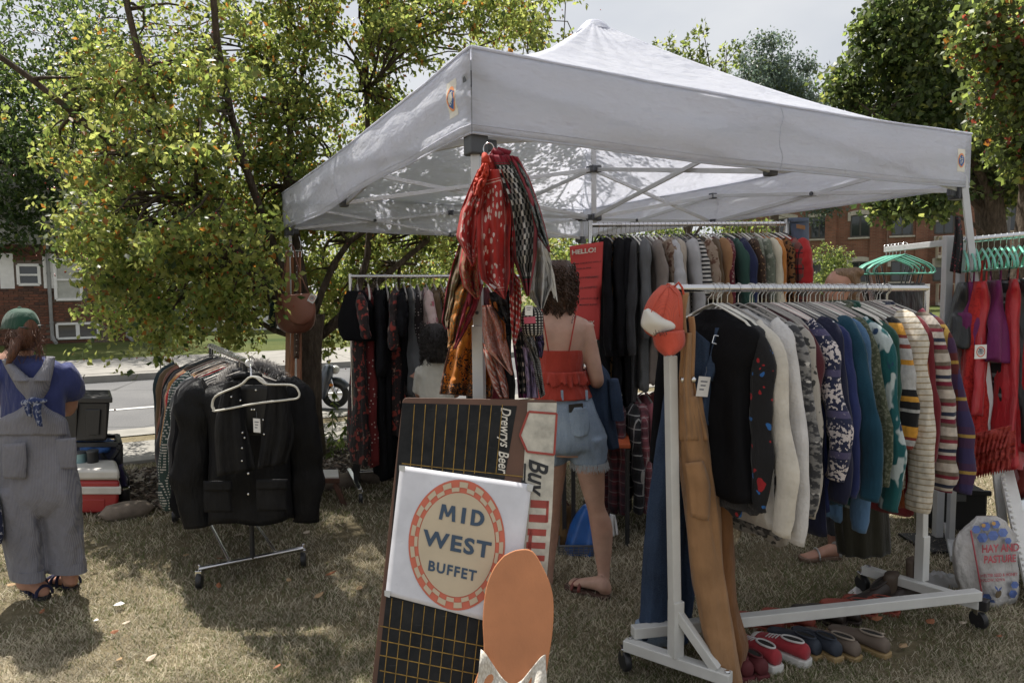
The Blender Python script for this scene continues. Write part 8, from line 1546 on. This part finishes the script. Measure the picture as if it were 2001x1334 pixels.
# ---- leaning white framed mirror, black crate, plastic wrap at the right
mi = thing('mirror', 'white beaded frame mirror leaning at the right edge behind the seed sack', 'mirror', A(*G(2010, 1195)[:2], 0))
mTL, mBL = P(1942, 880, 3.85), G(2012, 1192)+A(0, 0, .01); rt = unit(A(.95, -.32, 0)); dn = unit(mBL-mTL); nn = unit(np.cross(rt, dn)); nn = nn if nn[1] < 0 else -nn; Hm = np.linalg.norm(mBL-mTL); Wm = .55
mq = lambda x, y, o=0: mTL+rt*x+dn*y+nn*o
for (x0, y0, x1, y1) in ((.035, 0, .035, Hm), (Wm-.035, 0, Wm-.035, Hm), (.07, .035, Wm-.07, .035), (.07, Hm-.035, Wm-.07, Hm-.035)): build('frame', MB().bar(mq(x0, y0), mq(x1, y1), .07, .03, up=nn), M_WHITE, mi, bevel=.004)
build('glass', MB().hexa([mq(.06, .06, -.012), mq(Wm-.06, .06, -.012), mq(Wm-.06, .06, -.004), mq(.06, .06, -.004), mq(.06, Hm-.06, -.012), mq(Wm-.06, Hm-.06, -.012), mq(Wm-.06, Hm-.06, -.004), mq(.06, Hm-.06, -.004)]), plain('mirror_glass', (.6, .62, .63), .08, 1.0, var=.02), mi)
bd1 = build('bead', MB().ball((0, 0, 0), .009, 8, 5), M_WHITE, mi, local=True, smooth=180); bd1.location = [float(x) for x in (mq(.012, .04, .018)-A(*mi.location))]
for y in np.arange(.075, Hm-.02, .035): b_ = copy_obj(bd1, mi, 'bead'); b_.location = [float(x) for x in (mq(.012, y, .018)-A(*mi.location))]
cr1 = thing('storage_crate', 'black storage crate in the shade behind the right rack', 'crate', G(1880, 1045)); g0, g1 = G(1815, 1032), G(1928, 1042); dd_ = A(.05, .4, 0)
mb = MB(); mb.hexa([g0, g1, g1+dd_, g0+dd_, g0+A(0, 0, .27), g1+A(0, 0, .27), g1+dd_+A(0, 0, .27), g0+dd_+A(0, 0, .27)]); build('box', mb, M_BLACKPL, cr1, bevel=.012); build('rim', MB().bar(g0+A(-.01, -.01, .26), g1+A(.01, -.01, .26), .03, .03), M_BLACKPL, cr1, bevel=.004); build('latch', MB().box(lerp(g0, g1, .5)+A(0, -.015, .22), (.07, .015, .05)), M_PLGREY, cr1, bevel=.004)
pw = thing('plastic_wrap', 'crumpled clear plastic wrap on the grass beside the rack foot', 'plastic wrap', G(1835, 1145)); mb = MB(); g = G(1836, 1140); mb.grid(lambda s, q: g+A((s-.5)*.26, (q-.5)*.16, .012+.045*math.sin(math.pi*s)*math.sin(math.pi*q)*(1+.7*mnoise.noise(Vector((s*7, q*7, 1))))), 16, 12); t = NT('clear_wrap'); build('sheet', mb, t.bsdf((.55, .57, .6), .2, trans=.4, tcol=(.6, .62, .65), spec=.8, alpha=.5), pw, smooth=30)

# ---- left: cooler, crate, tote
yC = 4.72
M_CRED = plain('cooler_red', (.33, .022, .022), .42, var=.1, scale=3, spec=.5); M_CWH = plain('cooler_white', (.56, .54, .50), .5, var=.12, scale=8)
def fbox(u0, u1, v0, v1, y, dep, taper=0.0):   # box whose front face spans the pixel rectangle at depth y
    a, b, c, d = P(u0+taper, v1, y), P(u1-taper, v1, y), P(u1, v0, y), P(u0, v0, y); D = fdir((a+b)/2)*dep; return [a, b, b+D, a+D, d, c, c+D, d+D]
co = thing('cooler', 'red cooler with white lid beside the mulch bed', 'cooler', A(*G(150, 1009)[:2], 0))
def onto(q, z=0.006): q = [x.copy() for x in q]; [x.__setitem__(2, z) for x in q[:4]]; return q
build('body', MB().hexa(onto(fbox(66, 235, 938, 1012, yC, .34, 4))), M_CRED, co, bevel=.025, smooth=40); build('band', MB().hexa(fbox(64, 237, 951, 966, yC-.012, .364)), M_CWH, co, bevel=.008)
lid = build('lid', MB().hexa(fbox(65, 233, 917, 939, yC-.006, .352, -2)), M_CWH, co, bevel=.022, smooth=40); build('lid_panel', MB().hexa(fbox(80, 215, 914, 918, yC+.05, .24)), M_CWH, lid, bevel=.006); build('recess', MB().hexa(fbox(90, 205, 975, 1000, yC-.004, .02)), M_CRED, co, bevel=.006)
ck = thing('folding_crate', 'black folding crate stuffed with blue cloth behind the red cooler', 'crate', A(*G(190, 975)[:2], 0)); yK = 5.06
q = fbox(118, 234, 868, 975, yK, .36)
for a, b in ((0, 4), (1, 5), (2, 6), (3, 7), (4, 5), (5, 6), (6, 7), (7, 4), (0, 1), (1, 2)): p0, p1 = q[a].copy(), q[b].copy(); [x.__setitem__(2, max(.0, x[2])) for x in (p0, p1)]; build('frame_bar', MB().bar(p0, p1, .035), M_BLACKPL, ck, bevel=.004)
build('strut', MB().bar(P(205, 918, yK-.02), P(232, 878, yK-.02), .022), M_BLACKPL, ck); build('strut', MB().bar(P(198, 885, yK-.02), P(232, 935, yK-.02), .022), M_BLACKPL, ck)
build('liner', MB().hexa(onto(fbox(120, 232, 872, 975, yK+.02, .32))), plain('navy_liner', (.016, .019, .045), .8), ck, bevel=.01)
bc_ = thing('cloth', 'bright blue cloth bulging from the top of the black folding crate', 'cloth', P(185, 865, yK+.15)); build('fold', fuse([pxloft([(150, 218, 858, yK+.1, .10), (146, 226, 868, yK+.1, .14), (150, 222, 880, yK+.1, .12)], 8, 24, .06, 5)], .012, 2), fab('bright_blue_nylon', (.03, .10, .30), .6), bc_, smooth=180)
bb_ = thing('cloth', 'light blue bag end hanging off the crate side', 'bag', P(237, 885, yK)); build('body', pxloft([(232, 237, 868, yK+.1, .03), (231, 241, 885, yK+.1, .05), (233, 240, 900, yK+.1, .04)], 8, 16), fab('light_blue_nylon', (.06, .22, .5), .6), bb_, smooth=180)
pb2 = thing('backpack', 'dark purple backpack leaning on the crate', 'backpack', A(*G(238, 970)[:2], 0)); build('body', pxloft([(232, 240, 906, yK, .05), (230, 248, 930, yK, .09), (230, 251, 955, yK, .10), (232, 248, 978, yK, .09)], 12, 20), fab('dark_purple_nylon', (.03, .022, .07), .7), pb2, smooth=180); build('strap', MB().tube([P(238, 910, yK-.1), P(252, 935, yK-.1), P(249, 965, yK-.1)], .012, 6, flat=.4), M_BLACKPL, pb2, smooth=180)
for lab, u0, u1, v0, v1, m_, nm in (('teal and silver travel mug standing behind the cooler lid', 148, 171, 879, 921, plain('teal_steel', (.22, .36, .38), .35, .4), 'travel_mug'), ('black travel mug beside the teal one', 173, 194, 876, 921, M_BLACKPL, 'travel_mug')):
    mg = thing(nm, lab, 'mug', P((u0+u1)/2, v1, 4.92)); c = P((u0+u1)/2, v1+12, 4.92); r_ = (u1-u0)/2*4.9/1334; hh = (v1+12-v0)*4.9/1334; build('body', MB().lathe(c, [(r_*.8, 0), (r_*.85, .01), (r_, hh*.9), (r_, hh*.92)], 20), m_, mg, smooth=50); build('lid', MB().lathe(c, [(r_*1.04, hh*.92), (r_*1.04, hh*.98), (r_*.7, hh), (.001, hh)], 20), M_PLGREY, mg, smooth=50)
cn_ = thing('bucket', 'small black can with silver rim on the edging beside the cooler', 'can', A(*G(245, 993)[:2], 0)); c = A(*G(245, 994)[:2], 0); build('body', MB().lathe(c, [(.032, 0), (.034, .004), (.034, .15)], 18), M_BLACKPL, cn_, smooth=50); build('rim', MB().lathe(c, [(.036, .148), (.036, .158), (.03, .16), (.03, .15)], 18), M_STEEL, cn_, smooth=50)
tt2 = thing('storage_tote', 'black plastic tote stacked on the folding crate', 'tote', P(170, 860, yK+.16)); yT = 5.0
build('tub', MB().hexa(fbox(120, 215, 784, 862, yT, .42, 6)), M_BLACKPL, tt2, bevel=.02, smooth=40); build('rim', MB().hexa(fbox(116, 220, 776, 787, yT-.025, .47)), M_BLACKPL, tt2, bevel=.008); build('inner_shade', MB().hexa(fbox(122, 214, 774.5, 777, yT, .40)), plain('tote_inner_shade', (.01, .01, .011), .9), tt2); build('panel', MB().hexa(fbox(166, 196, 800, 850, yT-.012, .03, 3)), M_BLACKPL, tt2, bevel=.006)  # dark slab across the top paints the shade of the tote's hollow
for u in (150, 208): build('rib', MB().bar(P(u, 790, yT-.012), P(u-2, 855, yT+.004), .014), M_BLACKPL, tt2, bevel=.003)
# ---- stool with pale tray, foliage stems, under-tent table with blue bag
st = thing('stool', 'dark wooden stool with pale tray top beside the jacket rack', 'stool', A(*G(650, 1005)[:2], 0)); yQ = 4.85; M_DW = plain('dark_wood', (.075, .03, .018), .6, var=.25, scale=12)
build('top', MB().hexa(fbox(616, 664, 935, 944, yQ, .26)), M_DW, st, bevel=.004); build('tray', MB().hexa(fbox(627, 662, 930, 935, yQ+.02, .2)), M_WHITE, st, bevel=.004)
for u0, u1, dy in ((625, 612, .02), (655, 674, .02), (628, 618, .24), (655, 668, .24)): a = P(u0, 944, yQ+dy); b = P(u1, 1000, yQ+dy); b[2] = 0; build('leg', MB().bar(a, b, .034), M_DW, st, bevel=.004)
tb = thing('side_table', 'low orange topped table with black legs behind the woman in shorts', 'table', A(*G(1165, 1075)[:2], 0)); yV = 4.0
build('top', MB().hexa(fbox(1098, 1232, 868, 876, yV, .35)), plain('orange_table', (.42, .09, .03), .5), tb, bevel=.004)
for u, dy in ((1102, .03), (1120, .03), (1226, .03), (1102, .3), (1226, .3)): a = P(u, 876, yV+dy); build('leg', MB().bar(A(a[0], a[1], 0), a, .024), M_BLACKPL, tb)
bsk = thing('wire_basket', 'wire basket under the orange table holding a blue bag', 'basket', A(*G(1128, 1115)[:2], 0)); qb = fbox(1092, 1170, 1066, 1120, 3.86, .32); M_WIRE = plain('grey_wire', (.16, .16, .16), .4, .6)
for q_0 in qb[:4]: q_0[2] = .02
W_ = MB()
for i in range(4):
    a0, a1, b0, b1 = qb[i], qb[(i+1) % 4], qb[4+i], qb[4+(i+1) % 4]
    for k in np.linspace(0, 1, 9): W_.tube([lerp(a0, a1, k), lerp(b0, b1, k)], .0022, 4)
    for k in np.linspace(0, 1, 6): W_.tube([lerp(a0, b0, k), lerp(a1, b1, k)], .0022, 4)
build('wires', W_, M_WIRE, bsk); build('rim', MB().tube(qb[4:]+[qb[4]], .005, 6), M_WIRE, bsk)
bl = thing('plastic_bag', 'big blue plastic bag slumped in the wire basket', 'bag', P(1130, 1060, 3.98)); build('body', fuse([pxloft([(1140, 1172, 985, 4.0, .04), (1122, 1176, 1010, 4.0, .09), (1108, 1176, 1045, 4.0, .13), (1100, 1172, 1085, 4.0, .14), (1100, 1166, 1112, 4.0, .12)], 16, 26, .05, 5, 2)], .010, 2), plain('blue_plastic', (.02, .10, .34), .35, var=.2, scale=9, bump=.5, bscale=14), bl, smooth=180)
bg = thing('bag', 'brown canvas bag in the shadow under the orange table', 'bag', A(*G(1100, 1070)[:2], 0)); build('body', pxloft([(1084, 1118, 985, 4.12, .04), (1078, 1128, 1005, 4.12, .09), (1076, 1132, 1040, 4.12, .11), (1080, 1128, 1062, 4.12, .1)], 12, 20), fab('brown_canvas_bag', (.13, .075, .03)), bg, smooth=180); build('handle', MB().tube([P(1090, 990, 4.1), P(1100, 970, 4.1), P(1112, 988, 4.1)], .008, 6), M_DW, bg)
wt = thing('tissue_paper', 'crumpled white tissue beside the blue plastic bag', 'paper', P(1196, 1035, 4.0)); mb = MB(); L_ = [(1192, 1003), (1190, 1022), (1196, 1048)]; R_ = [(1202, 1006), (1206, 1024), (1208, 1044)]; build('sheet', pxcloth(L_, R_, 3.98, 10, 8, .02, 1.5, .02, 3), M_PAPER, wt, smooth=40, solid=.001)
# ---- weeds by the trunk
M_WEED = L_GR
for i, (u, v, hh, lab) in enumerate(((652, 905, .62, 'tall leafy weed stem growing beside the crabapple trunk'), (638, 908, .28, 'short weed with small leaves at the foot of the trunk'), (672, 900, .36, 'thin grassy weed stem right of the tall weed'))):
    g = G(u, v); g[2] = .03; w = thing('weed', lab, 'plant', g); pth = wander(g, g+A(.03, 0, hh), 8, .05); build('stem', MB().tube(pth, list(np.linspace(.006, .002, 8)), 5), M_WEED, w, smooth=180); mb = MB()
    for k in range(int(hh*60)):
        p = pth[random.randrange(2, 8)]+rng.normal(size=3)*.008; a = random.uniform(0, 6.28); d = A(math.cos(a), math.sin(a), -random.uniform(.4, 1.4)); d = unit(d); s_ = unit(np.cross(d, A(.2, .1, 1)))*.016; Lf = random.uniform(.07, .13); mb.add([p, p+d*Lf*.45+s_, p+d*Lf, p+d*Lf*.45-s_], [(0, 1, 2, 3)])
    build('foliage', mb, M_WEED, w, kind='stuff')
# ---- scooter on the street
yM = 9.0; sco = thing('motor_scooter', 'dark motor scooter parked at the kerb behind the crabapple trunk', 'scooter', A(*G(590, 797)[:2], 0))
M_SCB = plain('scooter_dark_blue', (.035, .045, .065), .35, coat=.4); M_TYRE = plain('tyre_rubber', (.02, .02, .02), .8)
for u in (655, 482):
    c = P(u, 770, yM); R_w = c[2]-.012; mb = MB(); prof = [(R_w*.70, -.035), (R_w*.9, -.045), (R_w, -.022), (R_w, .022), (R_w*.9, .045), (R_w*.70, .035)]; mb.lathe(c, prof, 28, (0, 1, 0)); w = build('wheel', MB().lathe(c, [(.001, -.03), (.03, -.03), (.03, .03), (.001, .03)], 12, (0, 1, 0)), M_STEEL, sco, smooth=50); ty = MB(); N_t = 30; RG = []
    for k in range(N_t): a = 2*math.pi*k/N_t; e_ = A(math.cos(a), 0, math.sin(a)); RG.append(np.array([c+e_*(R_w-.045+.045*math.cos(b))+A(0, .045*math.sin(b), 0) for b in np.arange(10)*.6283]))
    ty.rings(RG+[RG[0]], cap=False, uv=False); build('tyre', ty, M_TYRE, w, smooth=180)
    for k in range(6): a = k*math.pi/3; build('spoke', MB().bar(c, c+A(math.cos(a), 0, math.sin(a))*(R_w-.08), .028, .02), M_STEEL, w)
build('front_shield', fuse([pxloft([(634, 652, 712, yM, .12), (626, 652, 730, yM, .17), (622, 644, 755, yM, .16), (618, 636, 778, yM, .13)], 10, 22)], .02, 2), M_SCB, sco, smooth=180)
build('fork', MB().tube([P(644, 735, yM-.07), P(655, 770, yM-.07)], .022, 8), M_STEEL, sco, smooth=60); build('front_fender', MB().tube([P(655+26*math.cos(a), 770-26*math.sin(a), yM) for a in np.linspace(.5, 2.6, 10)], .055, 8), M_SCB, sco, smooth=180)
build('headlight', MB().ball(P(655, 722, yM), (.06, .07, .06), 14, 8), plain('headlight_glass', (.5, .5, .5), .1), sco, smooth=180); build('handlebar', MB().tube([P(640, 706, yM-.32), P(644, 704, yM), P(640, 706, yM+.32)], .016, 8), M_BLACKPL, sco, smooth=60)
for dy in (-.3, .3): build('rear_mirror', MB().ball(P(638, 692, yM+dy), (.05, .015, .035), 12, 7), M_BLACKPL, sco, smooth=180)
build('footboard', MB().hexa(fbox(548, 626, 776, 788, yM-.14, .28)), M_SCB, sco, bevel=.03); build('rear_body', fuse([pxloft([(470, 550, 735, yM, .12), (462, 560, 752, yM, .17), (480, 566, 780, yM, .15)], 10, 22)], .02, 2), M_SCB, sco, smooth=180); build('seat', fuse([pxloft([(470, 556, 722, yM, .10), (466, 560, 733, yM, .13), (474, 556, 742, yM, .12)], 8, 20)], .018, 2), M_BLACKPL, sco, smooth=180); build('turn_signal', MB().ball(P(647, 752, yM-.14), (.03, .03, .02), 10, 6), plain('amber_lens', (.5, .16, .02), .2), sco, smooth=180); build('tail_light', MB().ball(P(464, 745, yM), (.03, .06, .03), 10, 6), plain('red_lens', (.4, .02, .02), .2), sco, smooth=180)
# ---- fallen leaves and bits on the lawn
lf = []
for k in range(26):
    u, v = (random.uniform(10, 720), random.uniform(1040, 1325)) if k < 19 else (random.uniform(1640, 1990), random.uniform(1210, 1325)); g = G(u, v); mb = MB(); a = random.uniform(0, 6.28); d = A(math.cos(a), math.sin(a), random.uniform(-.1, .3)); s_ = A(-math.sin(a), math.cos(a), random.uniform(-.2, .2)); L = random.uniform(.03, .06); z = A(0, 0, .028)
    mb.add([g+z-d*L*.5, g+z-d*L*.15+s_*L*.3, g+z+d*L*.25+s_*L*.22, g+z+d*L*.55, g+z+d*L*.25-s_*L*.22-A(0, 0, .004), g+z-d*L*.15-s_*L*.3-A(0, 0, .004), g+z+d*L*.05+A(0, 0, .004)], [(0, 1, 6), (1, 2, 6), (2, 3, 6), (3, 4, 6), (4, 5, 6), (5, 0, 6)])
    o = build('fallen_leaf', mb, (plain('leaf_tan_dry', (.36, .24, .13), .8), plain('leaf_rust_dry', (.28, .11, .05), .8), plain('leaf_pale_dry', (.55, .46, .36), .8))[k % 3], None, solid=.0008); tag(o, 'curled dry fallen leaf lying on the lawn', 'leaf', 'fallen leaves on the lawn')
for (u, v, lab) in ((233, 1192, 'small white paper scrap on the sunlit grass right of the sandals'), (188, 1224, 'tiny pale scrap on the grass at the edge of the shadow')):
    g = G(u, v)+A(0, 0, .03); s_ = .022 if u > 200 else .011; o = build('paper_scrap', MB().add([g+A(-s_, -s_*.5, 0), g+A(s_*.8, -s_*.7, .004), g+A(s_, s_*.6, .0), g+A(0, s_*.9, .006), g+A(-s_*.9, s_*.6, 0)], [(0, 1, 2, 3, 4)]), M_PAPER, None, solid=.001); tag(o, lab, 'scrap')
